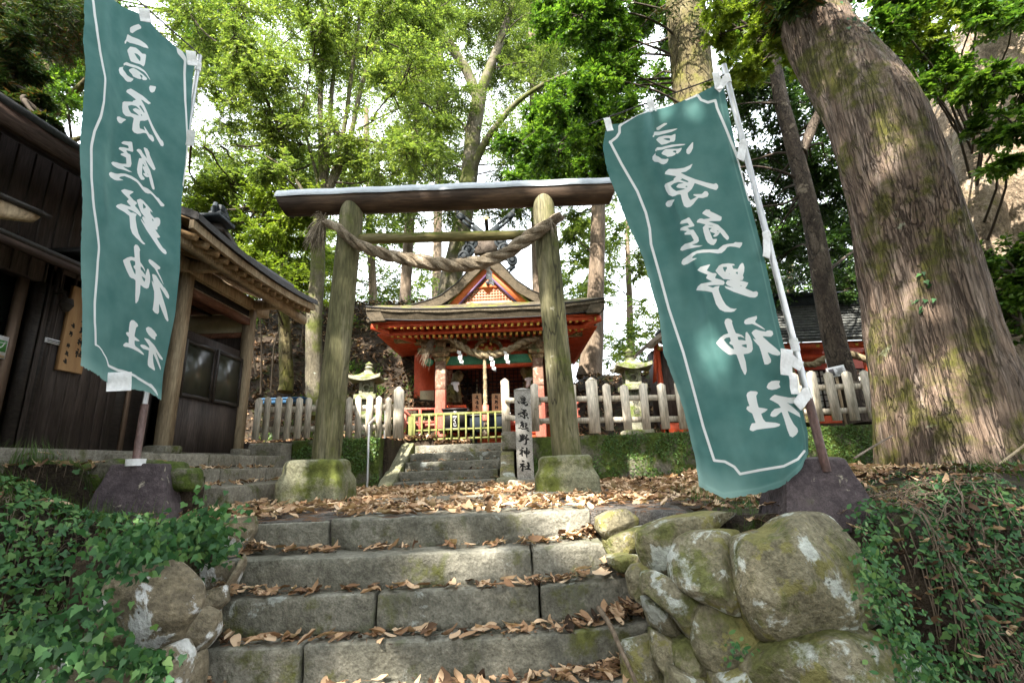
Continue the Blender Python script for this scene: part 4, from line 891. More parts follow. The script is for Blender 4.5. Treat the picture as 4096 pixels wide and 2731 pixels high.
up_r = nrm(qt - qb); up_l = nrm(pt - pb)
for px_, py_, w_ in ((1705, 366, .06), (1765, 590, .055), (1835, 930, .075)):
    t_ = (py_ - 1060) / (150 - 1060); c_ = lerp(qb, qt, t_); ring(c_, up_r, .0265, w_, br)
    e_ = at(px_ - 6, py_ + 2, 3.07); strap(e_, c_ + np.array([-.01, -.022, 0]), w_, br, ax=up_r)
c_ = lerp(qb, qt, (832 - 1060) / (150 - 1060)); ring(c_, up_r, .0265, .085, br); strap(at(1806, 820, 3.06), at(1840, 842, 3.07), .07, br, ax=up_r)
strap(at(1806, 802, 3.05), at(1806, 862, 3.05), .075, br, ax=(1, 0, 0)); strap(at(1820, 862, 3.05), at(1826, 905, 3.05), .05, br, ax=(1, 0, .3))
c_ = lerp(qb, qt, .955); ring(c_, up_r, .0265, .075, br); strap(at(1646, 208, 3.05), c_ + np.array([-.01, -.022, 0]), .055, br, ax=up_r)
for a, b_ in (((1393, 272), (1402, 302)), ((1491, 230), (1500, 258)), ((1643, 168), (1652, 206))): strap(at(*a, 3.3 if a[0] < 1450 else 3.2 if a[0] < 1600 else 3.06), at(*b_, 3.28 if a[0] < 1450 else 3.19 if a[0] < 1600 else 3.05), .052, br, ax=(1, 0, .3))
for a, b_, Y in (((330, 20), (336, 52), 3.5), ((438, 118), (443, 152), 3.93)): strap(at(*a, Y), at(*b_, Y), .085, bl, ax=(1, .5, 0))
ring(lerp(pb, pt, .965), up_l, .0275, .1, bl); ring(lerp(pb, pt, .70), up_l, .026, .2, bl)
strap(at(275, 855, 3.4), at(273, 898, 3.4), .14, bl, ax=(1, .6, 0)); strap(at(440, 300, 3.93), at(436, 335, 3.95), .07, bl, ax=(1, .2, 0))

# ------------------------------------------------------------------ wooden gate (torii)
tg = thing('torii_gate', 'weathered wooden gate of two leaning log pillars under a dark capped lintel', 'torii gate', (-.76, 5.65, 0))
TY = 5.65
for k, (pb_, ptp, r0, r1) in enumerate((((748, 1068), (811, 452), .160, .142), ((1303, 1056), (1245, 437), .166, .142))):
    a = at(*pb_, TY); b_ = at(*ptp, TY - .02); n = 26
    path = [lerp(a, b_, t_) for t_ in np.linspace(0, 1, n)]; rad = np.linspace(r0, r1, n) * (1 + .02 * np.sin(np.linspace(0, 9, n) + k)); rad[-1] *= .5; rad[-2] *= .92; path[-1] = path[-1] + np.array([0, 0, .04])
    MB().tube(path, rad, 28, rough=.035, seed=k * 5).build('pillar', mt['pillar'], tg)
for k, (cx, cy, wd, dp, hg) in enumerate(((-2.27, TY, .68, .62, .52), (.55, TY, .66, .6, .54))):
    def shoulder(V, h=hg):
        V = V.copy(); t_ = sm((V[..., 2] / h + .5 - .52) / .25); V[..., :2] *= (1.05 - .17 * t_)[..., None]; return V
    MB().rbox((cx, cy, .2 - (.04 if k else -.02)), (wd, dp, hg), .07, .05, .022, 4, seed=k * 9 + 2, warp=shoulder).build('base_stone', mt['block'], tg)
def log(a, b_, r0, slant, mi_mat, name, root, n=40, sides=28, r1=None, sag=0):
    a, b_ = np.array(a), np.array(b_); mb = MB(); ts = np.linspace(0, 1, n)
    P = np.array([lerp(a, b_, t_) + np.array([0, 0, -sag * 4 * t_ * (1 - t_)]) for t_ in ts])
    mb.tube(P, np.linspace(r0, r1 or r0, n), sides, rough=.03)
    V = mb.v[0]; x0, x1 = V[:, 0].min(), V[:, 0].max(); zc = np.interp(V[:, 0], P[:, 0], P[:, 2]); s_ = (V[:, 0] - (x0 + x1) / 2) / ((x1 - x0) / 2)
    V[:, 0] += slant * (V[:, 2] - zc) * np.sign(s_) * (np.abs(s_) > .93); return mb.build(name, mi_mat, root)
la = at(647, 471, TY); lb_ = at(1411, 441, TY); la[2] += 0; log(la, lb_, .16, .45, mt['kasagi'], 'lintel', tg, sag=-.0)
cap = MB(); n = 44; V = []
for sgn in (0, 1):
    row = []
ts = np.linspace(-.004, 1.004, n); th = np.radians(np.linspace(-4, 171, 20)); P = np.array([lerp(la, lb_, t_) for t_ in ts])
V = np.array([[p + np.array([0, .176 * math.cos(a), .176 * math.sin(a) + .004 * math.sin(p[0] * 9)]) for a in th] for p in P])
cap.grid(V, thick=np.array([0, 0, .012])).build('metal_cap', mt['zinc'], tg)
log(at(822, 549, TY), at(1232, 539, TY), .068, 0, mt['nuki'], 'tie_beam', tg, r1=.062)


def rope(path, rad, turns, strands, mats, name, root, sides=10, lay=.55, n=160):
    P = smooth1(resample(path, n), 14); rad = np.interp(np.linspace(0, 1, n), np.linspace(0, 1, len(np.atleast_1d(rad))), np.atleast_1d(rad))
    T = nrm(np.gradient(P, axis=0)); N0 = nrm(np.cross(T, np.array([0, 1.0, .05]))); B0 = np.cross(T, N0); mb = MB()
    for s_ in range(strands):
        ph = np.linspace(0, turns * 2 * np.pi, n) + s_ * 2 * np.pi / strands
        off = (N0 * np.cos(ph)[:, None] + B0 * np.sin(ph)[:, None]) * (rad * lay)[:, None]
        mb.tube(P + off, rad * (1.0 - lay * .28) * .74 * (1 + .12 * np.sin(np.linspace(0, 31, n) + s_)), sides, rough=.3, seed=s_ * 7)
    rr_ = np.random.default_rng(int(n + turns * 10))
    for _ in range(int(n * 2.2)):
        i_ = rr_.integers(2, n - 8); a_ = rr_.random() * 6.28; R_ = rad[i_] * 1.02; k_ = np.arange(i_, i_ + 6); aa = a_ + np.linspace(0, turns * 6.28 / n * 5, 6)
        ring_ = N0[k_] * np.cos(aa)[:, None] + B0[k_] * np.sin(aa)[:, None]; mb.tube(P[k_] + ring_ * (R_ * np.linspace(.96, rr_.uniform(1.0, 1.3), 6))[:, None], rad.mean() * .035, 3, cap=False)
    return mb.build(name, mats, root)


def fibres(p, d, n, L, spread, r, rad=.003, droop=.3):
    mb = MB(); d = nrm(np.array(d, float))
    for _ in range(n):
        q = nrm(d + r.normal(0, spread, 3)); l = L * r.uniform(.5, 1.1); s0 = np.array(p) + r.normal(0, .018, 3)
        mb.tube([s0, s0 + q * l * .5, s0 + q * l + np.array([0, 0, -droop * l])], [rad, rad, rad * .4], 4, cap=False)
    return mb


r = np.random.default_rng(51); RY = TY - .2
sr = thing('sacred_rope', 'thick twisted straw rope slung across the gate pillars below the lintel', 'straw rope', at(1040, 610, RY))
path = [at(*p, y) for p, y in (((746, 512), RY), ((775, 520), RY - .05), ((805, 552), RY), ((840, 569), RY + .05), ((900, 588), RY + .08), ((970, 601), RY + .1), ((1040, 610), RY + .1), ((1100, 605), RY + .1), ((1160, 584), RY + .08), ((1212, 548), RY), ((1255, 518), RY - .02), ((1288, 497), RY))]
rope(np.array(path), [.045, .055, .064, .077, .08, .077, .072, .078, .055], 5.5, 3, mt['straw'], 'twisted_rope', sr)
mb = fibres(at(742, 505, RY), (-.3, -.1, -1), 190, .36, .2, r, .0045); fb = fibres(at(738, 500, RY), (-.2, -.2, .4), 60, .12, .5, r, droop=.6)
mb.v += fb.v; mb.f += [(F + mb.n, k) for F, k in fb.f]; mb.n += fb.n; mb.build('frayed_end', mt['straw'], sr, smooth=0)
mb = fibres(at(1268, 506, RY - .05), (.8, -.1, .3), 90, .16, .25, r, droop=.1); fb = fibres(at(1262, 505, RY - .06), (.25, -.3, -1), 26, .22, .25, r, .004)
mb.v += fb.v; mb.f += [(F + mb.n, k) for F, k in fb.f]; mb.build('frayed_end', mt['straw'], sr, smooth=0)


def shide(p, root, s_=.1, mat='paper', name='paper_streamer'):
    """zigzag folded paper strip"""
    p = np.array(p); mb = MB(); x = 0; z = 0
    for k in range(4):
        q = np.array([(x, z), (x + s_ * .62, z - s_ * .3), (x + s_ * .62, z - s_ * 1.0), (x, z - s_ * .62)]) * 1.0
        mb.prism(np.stack([q[:, 0], np.full(4, .01 * (k % 2)), q[:, 1]], -1) + p, (0, .002, 0)); x += s_ * (.22 if k % 2 == 0 else -.06) ; z -= s_ * .52
    return mb.build(name, mat if not isinstance(mat, str) else mt[mat], root, smooth=0)


shide(at(1112, 606, TY + .0), sr, .12); 
# ------------------------------------------------------------------ mossy retaining walls, upper steps
WY = 8.3
def creeper(name, parent, xs, zs, n, seed, y0, size=.035, dens=None):
    r = np.random.default_rng(seed); x = r.uniform(*xs, n * 3); z = zs[0] + (zs[1] - zs[0]) * r.random(n * 3) ** .75
    k = fbm(np.stack([x * 1.1, z * 1.6, 0 * x + seed], -1), 3) + .25 * (z - zs[0]) / (zs[1] - zs[0]) > .02
    x, z = x[k][:n], z[k][:n] + .02 * vnoise(np.stack([x[k][:n] * 6, 0 * x[k][:n], 0 * x[k][:n]], -1)); m = len(x); P = np.stack([x, y0 - r.random(m) * .03 + .03 * fbm(np.stack([x * 4, z * 4, 0 * x], -1), 2), z], -1)
    d = rdir(m, r); d[:, 2] -= .4; s_ = r.uniform(.6, 1.3, m) * size
    return leaves(MB(), P, d, nrm(np.array([0, -1, .35]) + rdir(m, r) * .5), s_, s_ * .9, 'oval').build(name, mt['smallcreeper'], parent, smooth=0)


w1 = thing('retaining_wall', 'long mossy retaining wall under the fence right of the upper steps, matted with creeper', 'retaining wall', (3, WY, 0))
MB().rbox((3.1, WY + .2, .28), (6.1, .42, .98), .04, .11, .03, 3, seed=2).build('wall_face', mt['wallstone'], w1)
creeper('creeper', w1, (.15, 6.0), (-.1, .78), 6500, 3, WY - .012, .03)
w2 = thing('retaining_wall', 'short mossy retaining wall under the fence between the porch and the upper steps', 'retaining wall', (-3.1, WY - .1, 0))
MB().rbox((-3.05, WY + .12, .36), (1.5, .42, 1.0), .04, .11, .03, 3, seed=5).build('wall_face', mt['wallstone'], w2)
MB().rbox((-4.05, WY - .2, .34), (.55, .5, .95), .03, .11, .02, 4, seed=8).build('grey_end_block', mt['slab'], w2)
creeper('creeper', w2, (-3.75, -2.3), (.1, .88), 2000, 6, WY - .10, .03)

us = thing('stone_steps', 'short flight of five dark stone steps climbing to the shrine gate', 'staircase', (-1.1, 8.5, 0))
for k in range(5):
    x0 = lerp(-2.02, -1.95, k / 4); x1 = lerp(-.36, -.22, k / 4)
    MB().rbox(((x0 + x1) / 2, 8.12 + .33 * k + .24, .02 + .158 * k), (x1 - x0, .52, .19), .02, .07, .016, 6, seed=k * 5 + 3).build('step_block', mt['step'], us)
for nm, xc, s0 in (('cheek', -2.14, 0), ('cheek', -.16, 1)):
    mb = MB(); pts = [(8.02, -.1), (8.02, .08), (9.5, .86), (9.8, .86), (9.8, -.1)]
    mb.rbox((xc, 8.9, .22), (.25, 1.75, .5), .03, .09, .02, 5, seed=s0 * 3, warp=lambda V: V + np.stack([0 * V[..., 0], 0 * V[..., 0], .44 * V[..., 1]], -1))
    mb.build('cheek_stone', mt['block'] if not s0 else mt['boulder'], us)
MB().rbox((-.17, 8.03, .04), (.34, .3, .2), .05, .06, .03, 4).build('cheek_foot', mt['block'], us)
MB().rbox((-.1, 9.35, .76), (.32, .5, .34), .02, .08, .01, 5).build('cheek_top', mt['slab'], us)
r = np.random.default_rng(61); pts = []
for k in range(4):
    n_ = 20; pts.append(np.stack([r.uniform(-1.95, -.35, n_), 8.12 + .33 * (k + 1) - r.random(n_) * .1, .02 + .158 * k + .11 + r.random(n_) * .02], -1))
litter('small dead leaves lying on the upper stone steps', np.concatenate(pts), 62, .1, .2)

# stone pillar with the shrine's name
sp = thing('stone_name_pillar', 'square granite pillar carved with black characters beside the upper steps', 'stone pillar', (.135, 7.95, .05))
sx, sy, sz0, sz1, sw = .137, 7.95, .1, 1.53, .265
MB().rbox((sx, sy, (sz0 + sz1) / 2), (sw, .24, sz1 - sz0), .012, .06, .006, 9, seed=3).lathe((sx, sy, sz1 - .012), [(sw * .69, 0), (sw * .68, .012), (.02, .05)], 4, square=True).build('shaft', mt['granite'], sp)
MB().rbox((sx + .03, 7.92, .03), (.62, .4, .15), .03, .07, .012, 5).build('plinth', mt['slab'], sp)


def glyph_local(k):
    P = [np.stack([-(g[:, 0]), g[:, 1]], 1) for g in GLYPH[k]]
    # undo the lean of the hanging cloth, then fit a unit box
    P = [np.stack([g[:, 0] + .30 * g[:, 1], g[:, 1]], 1) for g in P]
    A = np.concatenate(P); lo, hi = A.min(0), A.max(0); s_ = (hi - lo); return [(g - lo) / s_ * 2 - 1 for g in P]


def ink_panel(mb, org, ex, ez, w_, h, boxes, nu, nv, mi, extra=None):
    """a fine sheet carrying an ink pattern; boxes: (glyph, cx, cz, half width, half height) on the sheet"""
    u = np.linspace(-w_ / 2, w_ / 2, nu); v = np.linspace(h / 2, -h / 2, nv)
    U, V = np.meshgrid(u, v, indexing='ij'); Q = np.stack([U.ravel(), V.ravel()], -1); d = np.full(len(Q), -1.0)
    for k, cx, cz, hw, hh in boxes:
        P = [np.stack([cx + g[:, 0] * hw, cz - g[:, 1] * hh], 1) for g in glyph_local(k)]
        d = np.maximum(d, (sdist(Q, P, .03) + .0025) / .012)
    mb.grid(np.asarray(org) + U[..., None] * np.array(ex) + V[..., None] * np.array(ez), mi)
    return np.clip(d, -1, 1)


def inked(base, name):
    m = base.copy(); m.name = name; t = m.node_tree; N = t.nodes; L = t.links; b = N['Principled BSDF']
    src = b.inputs['Base Color'].links[0].from_socket
    a = N.new('ShaderNodeAttribute'); a.attribute_name = 'ink'; rp = N.new('ShaderNodeValToRGB'); rp.color_ramp.elements[0].position = .44; rp.color_ramp.elements[1].position = .56
    ma = N.new('ShaderNodeMath'); ma.operation = 'MULTIPLY_ADD'; ma.inputs[1].default_value = .5; ma.inputs[2].default_value = .5
    L.new(a.outputs['Fac'], ma.inputs[0]); L.new(ma.outputs[0], rp.inputs[0])
    mx = N.new('ShaderNodeMix'); mx.data_type = 'RGBA'; L.new(rp.outputs[0], mx.inputs[0]); L.new(src, mx.inputs[6]); mx.inputs[7].default_value = (.012, .012, .012, 1); L.new(mx.outputs[2], b.inputs['Base Color'])
    return m


mb = MB(); bx = [(k, .0, .50 - .205 * k, .088, .086) for k in range(6)]
d = ink_panel(mb, (sx, sy - .127, (sz0 + sz1) / 2 + .02), (1, 0, 0), (0, 0, 1), sw - .035, sz1 - sz0 - .12, bx, 70, 330, 0)
o = mb.build('inscribed_face', inked(mt['granite'], 'inscribed_granite'), sp, smooth=180); add_attr(o, 'ink', d)

# ------------------------------------------------------------------ picket fences, gate, handrail
def picket(mb, x, y, z0, z1, wd, th=.035, lean=0.0, tip=.035):
    q = np.array([(-wd / 2, 0), (wd / 2, 0), (wd / 2, z1 - z0 - tip), (.12 * wd, z1 - z0), (-.12 * wd, z1 - z0), (-wd / 2, z1 - z0 - tip)])
    V = np.stack([x + q[:, 0] + lean * q[:, 1], np.full(6, y), z0 + q[:, 1]], -1); return mb.prism(V, (0, th, 0))


def fence(label, x0, x1, y0, y1, zb0, zb1, h, n, wd, posts, rails, skip=()):
    f = thing('picket_fence', label, 'fence', ((x0 + x1) / 2, (y0 + y1) / 2, (zb0 + zb1) / 2)); r = np.random.default_rng(int(abs(x0) * 77) + n)
    for k in range(n):
        t_ = k / (n - 1)
        if k in skip: continue
        picket(MB(), lerp(x0, x1, t_) + r.normal(0, .008), lerp(y0, y1, t_), lerp(zb0, zb1, t_) + r.normal(0, .008), lerp(zb0, zb1, t_) + h * r.uniform(.97, 1.03), wd * r.uniform(.92, 1.08), lean=r.normal(0, .012)).build('picket', mt['picket'], f, smooth=0)
    for q in rails:
        MB().beam((x0 - .06, y0 + .062, zb0 + h * q), (x1 + .06, y1 + .062, zb1 + h * q), .045, .095).build('rail', mt['picket'], f, smooth=0)
    for x, y, z0, z1, w_ in posts:
        MB().box((x, y, (z0 + z1) / 2), (w_, w_, z1 - z0)).lathe((x, y, z1), [(w_ * .707, 0), (.02, .06)], 4, square=True).build('post', mt['picket'], f, smooth=0)
    return f


a, b_ = at(583, 1010, 8.05), at(890, 1003, 8.3)
fence('weathered picket fence standing on the low mossy wall left of the upper steps', a[0], b_[0], a[1], b_[1], a[2], b_[2], .70, 14, .104, [(at(914, 1003, 8.3)[0], 8.33, .84, 1.67, .15)], (.24, .72))
a, b_ = at(1232, 990, 8.25), at(1572, 985, 8.25)
f2 = fence('weathered picket fence on the long mossy wall between the name pillar and the right banner', a[0], b_[0], a[1], b_[1], a[2], b_[2], .80, 9, .14, [(at(1163, 985, 9.3)[0] + .0, 9.35, .92, 1.92, .16), (at(1366, 980, 8.28)[0], 8.3, .8, 1.70, .175)], (.22, .68), skip=(3,))
MB().beam((at(1163, 1000, 9.3)[0], 9.3, 1.22), (a[0] + .1, 8.32, 1.02), .045, .1).beam((at(1163, 1000, 9.3)[0], 9.3, 1.55), (a[0] + .1, 8.32, 1.36), .045, .1).build('rail', mt['picket'], f2, smooth=0)
a, b_ = at(1862, 968, 8.25), at(2030, 963, 8.25)
fence('weathered picket fence on the long mossy wall between the right banner and the huge cedar', a[0] - 1.7, b_[0] + 1.4, 8.25, 8.25, a[2], b_[2], .86, 15, .16, [], (.2, .68))

lg = thing('lattice_gate', 'low green stained wooden lattice gate closing the top of the upper steps', 'gate', (-1.05, 9.75, .76))
gx0, gx1, gy_, gz0, gz1 = at(948, 1020, 9.75)[0], at(1160, 1020, 9.75)[0], 9.75, .77, at(1050, 950, 9.75)[2]
for k in range(13): x = lerp(gx0 + .03, gx1 - .03, k / 12); MB().box((x, gy_, (gz0 + gz1) / 2), (.032, .03, gz1 - gz0)).build('bar', mt['gate'], lg, smooth=0)
for z, h, nm in ((gz1, .06, 'top_rail'), (lerp(gz0, gz1, .48), .035, 'middle_rail'), (gz0 + .1, .04, 'bottom_rail')): MB().box(((gx0 + gx1) / 2, gy_ + .035, z), (gx1 - gx0 + .1, .05, h)).build(nm, mt['gate'], lg, smooth=0)
MB().box((gx0 - .04, gy_ + .03, (gz0 + gz1) / 2 - .02), (.1, .1, gz1 - gz0 + .0)).build('post', mt['gate'], lg, smooth=0)

hr = thing('handrail', 'slim stainless steel handrail beside the upper steps', 'handrail', (-2.3, 8.2, 0))
for p, z0 in (((848, 978), 0.02), ((870, 952), .3), ((886, 930), .55)):
    Y = {848: 8.0, 870: 8.5, 886: 8.95}[p[0]]; tp = at(*p, Y); MB().tube([(tp[0], Y, z0 - .3), tuple(tp)], .019, 10).build('post', mt['steel'], hr)
MB().tube([at(846, 976, 8.0), at(889, 926, 9.0), at(889, 934, 9.02)], .02, 10).build('rail', mt['steel'], hr)

# ------------------------------------------------------------------ the shrine
XC = -.52; EV0, EV1 = at(840, 722, 9.35)[0], at(1389, 694, 9.35)[0]; HW = (EV1 - EV0) / 2; XC = (EV0 + EV1) / 2; FY, GYY, BY = 9.35, 10.35, 14.0
ZE = 3.44; APX = at(1124, 585, GYY)[2]; FLOOR = 1.28
sh = thing('shrine', 'small vermilion shrine hall with a mossy bark roof behind the gate', 'shrine', (XC, 12, .8))
_pu = np.array([0, 45, 67, 88, 108, 140, 170]); _pz = np.array([at(1122 - a, b_, GYY)[2] for a, b_ in zip(_pu, (572, 622, 648, 664, 679, 691, 699))]); _px = np.array([1.0 * (at(1122, 620, GYY)[0] - at(1122 - a, 660, GYY)[0]) for a in _pu]); _px -= _px[0]
def roofz(u): return np.interp(np.abs(u), np.append(_px / HW, [.86, 1.0]), np.append(_pz, [ZE + .36, ZE + .12]))
uu = np.linspace(-1, 1, 61); yy = np.linspace(GYY, BY, 14)
# main roof: a thick concave saddle of cypress bark
top = np.array([[(XC + u * HW, y, roofz(u)) for u in uu] for y in yy]); r0 = fbm(top * 3.0, 3) * .012; top[..., 2] += r0
MB().grid(top, thick=np.array([0, 0, -.2])).build('roof', mt['bark_thatch'], sh, smooth=50)
bot = MB(); fr = np.array([[(XC + u * HW, GYY - .012, roofz(u) - (q if q < 0 else max(.2, .37 - .32 * abs(u)))) for u in uu] for q in (-.004, .44)]); bot.grid(fr, thick=np.array([0, .05, 0])).build('roof_edge', mt['thatch_edge'], sh, smooth=50)
MB().tube([(XC + u * HW, GYY - .02, roofz(u) + .0) for u in uu], .012, 6).build('roof_edge_line', mt['black'], sh)
# the pent roof across the front and its thick eave
nx, ny = 49, 9; xs = np.linspace(EV0, EV1, nx); ys = np.linspace(FY, GYY + .18, ny)
def upturn(x): return .11 * np.abs((x - XC) / HW) ** 3
P = np.array([[(x, y, ZE + .02 + upturn(x) * (1 - (y - FY) / 2) + (y - FY) * .43 + .02 * fbm(np.array([x * 3, y * 3, 0.0]), 3)) for x in xs] for y in ys])
MB().grid(P, thick=np.array([0, 0, -.06])).build('pent_roof', mt['mossroof'], sh, smooth=50)
P = np.array([[(x, FY + q * .08, ZE + upturn(x) - q * .17) for x in xs] for q in (0, .5, 1)]); MB().grid(P, thick=np.array([0, .3, 0])).build('eave_thatch', mt['thatch_edge'], sh, smooth=50)
MB().tube([(x, FY - .005, ZE + .03 + upturn(x)) for x in xs], .016, 6).tube([(x, FY + .09, ZE - .185 + upturn(x)) for x in xs], .014, 6).build('eave_line', mt['black'], sh)
for sgn, xe in ((-1, EV0), (1, EV1)):
    P = np.array([[(xe + sgn * (-.10 * q), y, ZE + .02 - q * .19) for y in np.linspace(FY, BY, 20)] for q in (0, .5, 1)])
    MB().grid(P, thick=np.array([-sgn * .3, 0, 0])).build('eave_thatch', mt['thatch_edge'], sh, smooth=50)
# red boards and two rows of rafters under the eaves
zb = ZE - .20
MB().box((XC, (FY + BY) / 2 + .3, zb + .16), (2 * HW - .5, BY - FY - .5, .04)).build('eave_ceiling', mt['verm'], sh, smooth=0)
MB().box((XC, FY + .62, zb + .10), (2 * HW - .3, 1.0, .03), R=Matrix.Rotation(math.radians(8), 3, 'X')).box((XC, FY + .22, zb - .025), (2 * HW - .34, .08, .085)).build('eave_boards', mt['verm'], sh, smooth=0)
nr = 33
for row, (yf, zf, ln, k0) in enumerate(((FY + .20, zb - .105, .5, 0), (FY + .42, zb - .235, .6, 1))):
    for k in range(nr):
        x = lerp(EV0 + .3 + .15 * row, EV1 - .3 - .15 * row, k / (nr - 1)); zf2 = zf + upturn(x) * .8
        ro = MB().beam((x, yf, zf2), (x, yf + ln, zf2 + .09), .055, .065).build('rafter', mt['verm'], sh, smooth=0); MB().box((x, yf - .004, zf2), (.055, .014, .065)).build('tip', mt['gold'], ro, smooth=0)
MB().box((XC, FY + .4, zb - .155), (2 * HW - .6, .06, .07)).build('rafter_beam', mt['verm'], sh, smooth=0)
for sgn, xe in ((-1, EV0), (1, EV1)):
    mb = MB(); mb.box((xe - sgn * .75, (FY + BY) / 2 + .2, zb - .02), (1.3, BY - FY - .6, .03), R=Matrix.Rotation(sgn * math.radians(10), 3, 'Y'))
    for k in range(34): y = lerp(FY + .5, BY - .2, k / 33); mb.beam((xe - sgn * .18, y, zb - .12), (xe - sgn * 1.35, y, zb + .06), .05, .06)
    mb.build('side_eave', mt['verm'], sh, smooth=0)
    MB().beam((xe - sgn * .1, FY + .12, zb - .05), (xe - sgn * .9, FY + .95, zb - .2), .1, .12).build('corner_rafter', mt['verm'], sh, smooth=0)
    MB().box((xe - sgn * .17, FY + .17, zb - .06), (.08, .08, .1)).build('corner_tip', mt['gold'], sh, smooth=0)
# gable: bargeboards, purple trim, lattice panel, carved pendant
GB = GYY + .10; hwg = HW * .34; gz0_ = ZE + .56
gp = lambda a, b_, y: np.array(at(a, b_, y))
O_, I_, OL, IL = gp(1122, 610, GB), gp(1122, 630, GB), gp(1022, 704, GB), gp(1048, 704, GB)
hwo = XC - OL[0]; hwi = XC - IL[0]; zo, zi, zl = O_[2], I_[2], OL[2]; hwg = hwi; gz0_ = zl + .02; ap = zi
def tri2(h0, z0, h1, z1, y, mat, name, th=.06):
    for sgn in (-1, 1): MB().prism([(XC, y, z0), (XC + sgn * h0 * .5, y, (z0 + zl) / 2 - .02), (XC + sgn * h0, y, zl - .05), (XC + sgn * h1, y, zl - .05), (XC + sgn * h1 * .5, y, (z1 + zl) / 2 - .02), (XC, y, z1)], (0, th, 0)).build(name, mt[mat], sh, smooth=0)
tri2(hwo + .05, zo + .05, hwo, zo, GB - .03, 'gate', 'bargeboard_edge'); tri2(hwo, zo, hwi + .03, zi + .03, GB, 'orange', 'bargeboard'); tri2(hwi + .035, zi + .035, hwi - .02, zi - .03, GB - .012, 'purpletrim', 'gable_trim')
MB().prism([(XC - hwi, GB + .1, gz0_ - .1), (XC + hwi, GB + .1, gz0_ - .1), (XC, GB + .1, ap)], (0, .05, 0)).build('gable_panel', mt['cream'], sh, smooth=0)
mb = MB(); h_ = ap - gz0_
for k in range(-12, 13):
    x = k * .068; t_ = ap - .04 - abs(x) / hwg * h_ * 1.05
    if t_ > gz0_ + .05: mb.box((XC + x, GB + .09, (gz0_ + t_) / 2), (.026, .03, t_ - gz0_))
for k in range(9):
    z = gz0_ + .09 + k * .068; wx = (1 - (z - gz0_) / h_) * hwg * .97
    if wx > .05: mb.box((XC, GB + .088, z), (2 * wx, .03, .028))
mb.box((XC, GB + .07, gz0_ + .01), (2 * hwg + .1, .05, .14)).build('gable_lattice', mt['pinkpanel'], sh, smooth=0)
mb = MB(); pz = ap - .10
mb.prism([(XC + x, GB + .045, pz + z) for x, z in ((.6 * x_, .7 * z_) for x_, z_ in ((-.17, -.12), (-.26, -.24), (-.4, -.3), (-.3, -.34), (-.2, -.3), (-.13, -.38), (0, -.5), (.13, -.38), (.2, -.3), (.3, -.34), (.4, -.3), (.26, -.24), (.17, -.12), (0, .06)))], (0, .05, 0))
mb.build('gable_pendant', mt['orange'], sh, smooth=0); MB().lathe((0, 0, 0), [(.001, 0), (.045, .01), (.045, .03), (.001, .04)], 8).build('pendant_boss', mt['black'], sh, org=None)
o = bpy.data.objects['pendant_boss']; o.data.transform(Matrix.Translation((XC - sh['_org'][0], GB + .03 - sh['_org'][1], pz - .1 - sh['_org'][2])) @ Matrix.Rotation(math.radians(90), 4, 'X') @ Matrix.Translation((sh['_org'][0], sh['_org'][1], sh['_org'][2])))
# ridge with its carved end, crossed finials and a ridge log
rz = APX; RW = .17
MB().box((XC, (GYY + BY) / 2, rz + .10), (.34, BY - GYY - .1, .3)).build('ridge', mt['ridgetile'], sh, smooth=0)
MB().box((XC, GYY - .02, rz + .19), (.56, .16, .36), taper=.8).box((XC, GYY - .03, rz + .41), (.84, .22, .07)).build('ridge_end', mt['bark_thatch'], sh, smooth=0)
for sgn in (-1, 1):
    for k, (dx, dz, rr) in enumerate(((.34, .28, .15), (.42, .1, .15), (.52, -.06, .14), (.6, -.2, .12))):
        mb = MB(); c = np.array((XC + sgn * dx, GYY - .06 - .004 * k, rz + dz)); mb.lathe((0, 0, 0), [(.001, -.05), (rr, -.05), (rr, .05), (rr * .7, .06), (rr * .55, .03), (rr * .35, .065), (.001, .07)], 16)
        V = mb.v[-1]; mb.v[-1] = np.stack([V[:, 0], -V[:, 2], V[:, 1]], -1) + c; mb.build('ridge_scroll', mt['ridgetile'], sh, smooth=40)
def chigi(y, mat=None):
    for sgn in (-1, 1):
        a_ = np.array((XC - sgn * .10, y, rz + .42)); b2 = np.array((XC + sgn * .66, y + .02 * sgn, rz + 1.12)); d_ = nrm(b2 - a_); s_ = nrm(np.cross(d_, (0, 1, 0)))
        mb = MB(); w_ = .075
        for lo, hi, o0, o1 in ((0, .55, -1, 1), (.55, .82, -1, -.3), (.55, .82, .3, 1), (.82, 1.0, -1, 1)):
            p0, p1 = lerp(a_, b2, lo), lerp(a_, b2, hi); mb.prism([p0 + s_ * w_ * o0, p1 + s_ * w_ * o0, p1 + s_ * w_ * o1, p0 + s_ * w_ * o1], (0, .06, 0))
        e0 = b2; mb.prism([e0 - s_ * w_, e0 + s_ * w_, e0 + s_ * w_ * sgn * 1.0 + d_ * .12], (0, .06, 0))
        mb.build('crossed_finial', mt['ridgetile'], sh, smooth=0)
        MB().prism([e0 + d_ * .005 - s_ * w_, e0 + d_ * .005 + s_ * w_, e0 + d_ * .02 + s_ * w_, e0 + d_ * .02 - s_ * w_], (0, .064, 0)).build('finial_tip', mt['granite'], sh, smooth=0)
chigi(GYY + .1); chigi(BY - .35)
MB().tube([(XC + .02, GYY + .7, rz + .5), (XC + .02, GYY - .15, rz + .86)], .045, 12).build('ridge_log', mt['black'], sh); MB().tube([(XC + .02, GYY - .15, rz + .86), (XC + .02, GYY - .165, rz + .866)], .05, 12).build('log_cap', mt['gold'], sh)
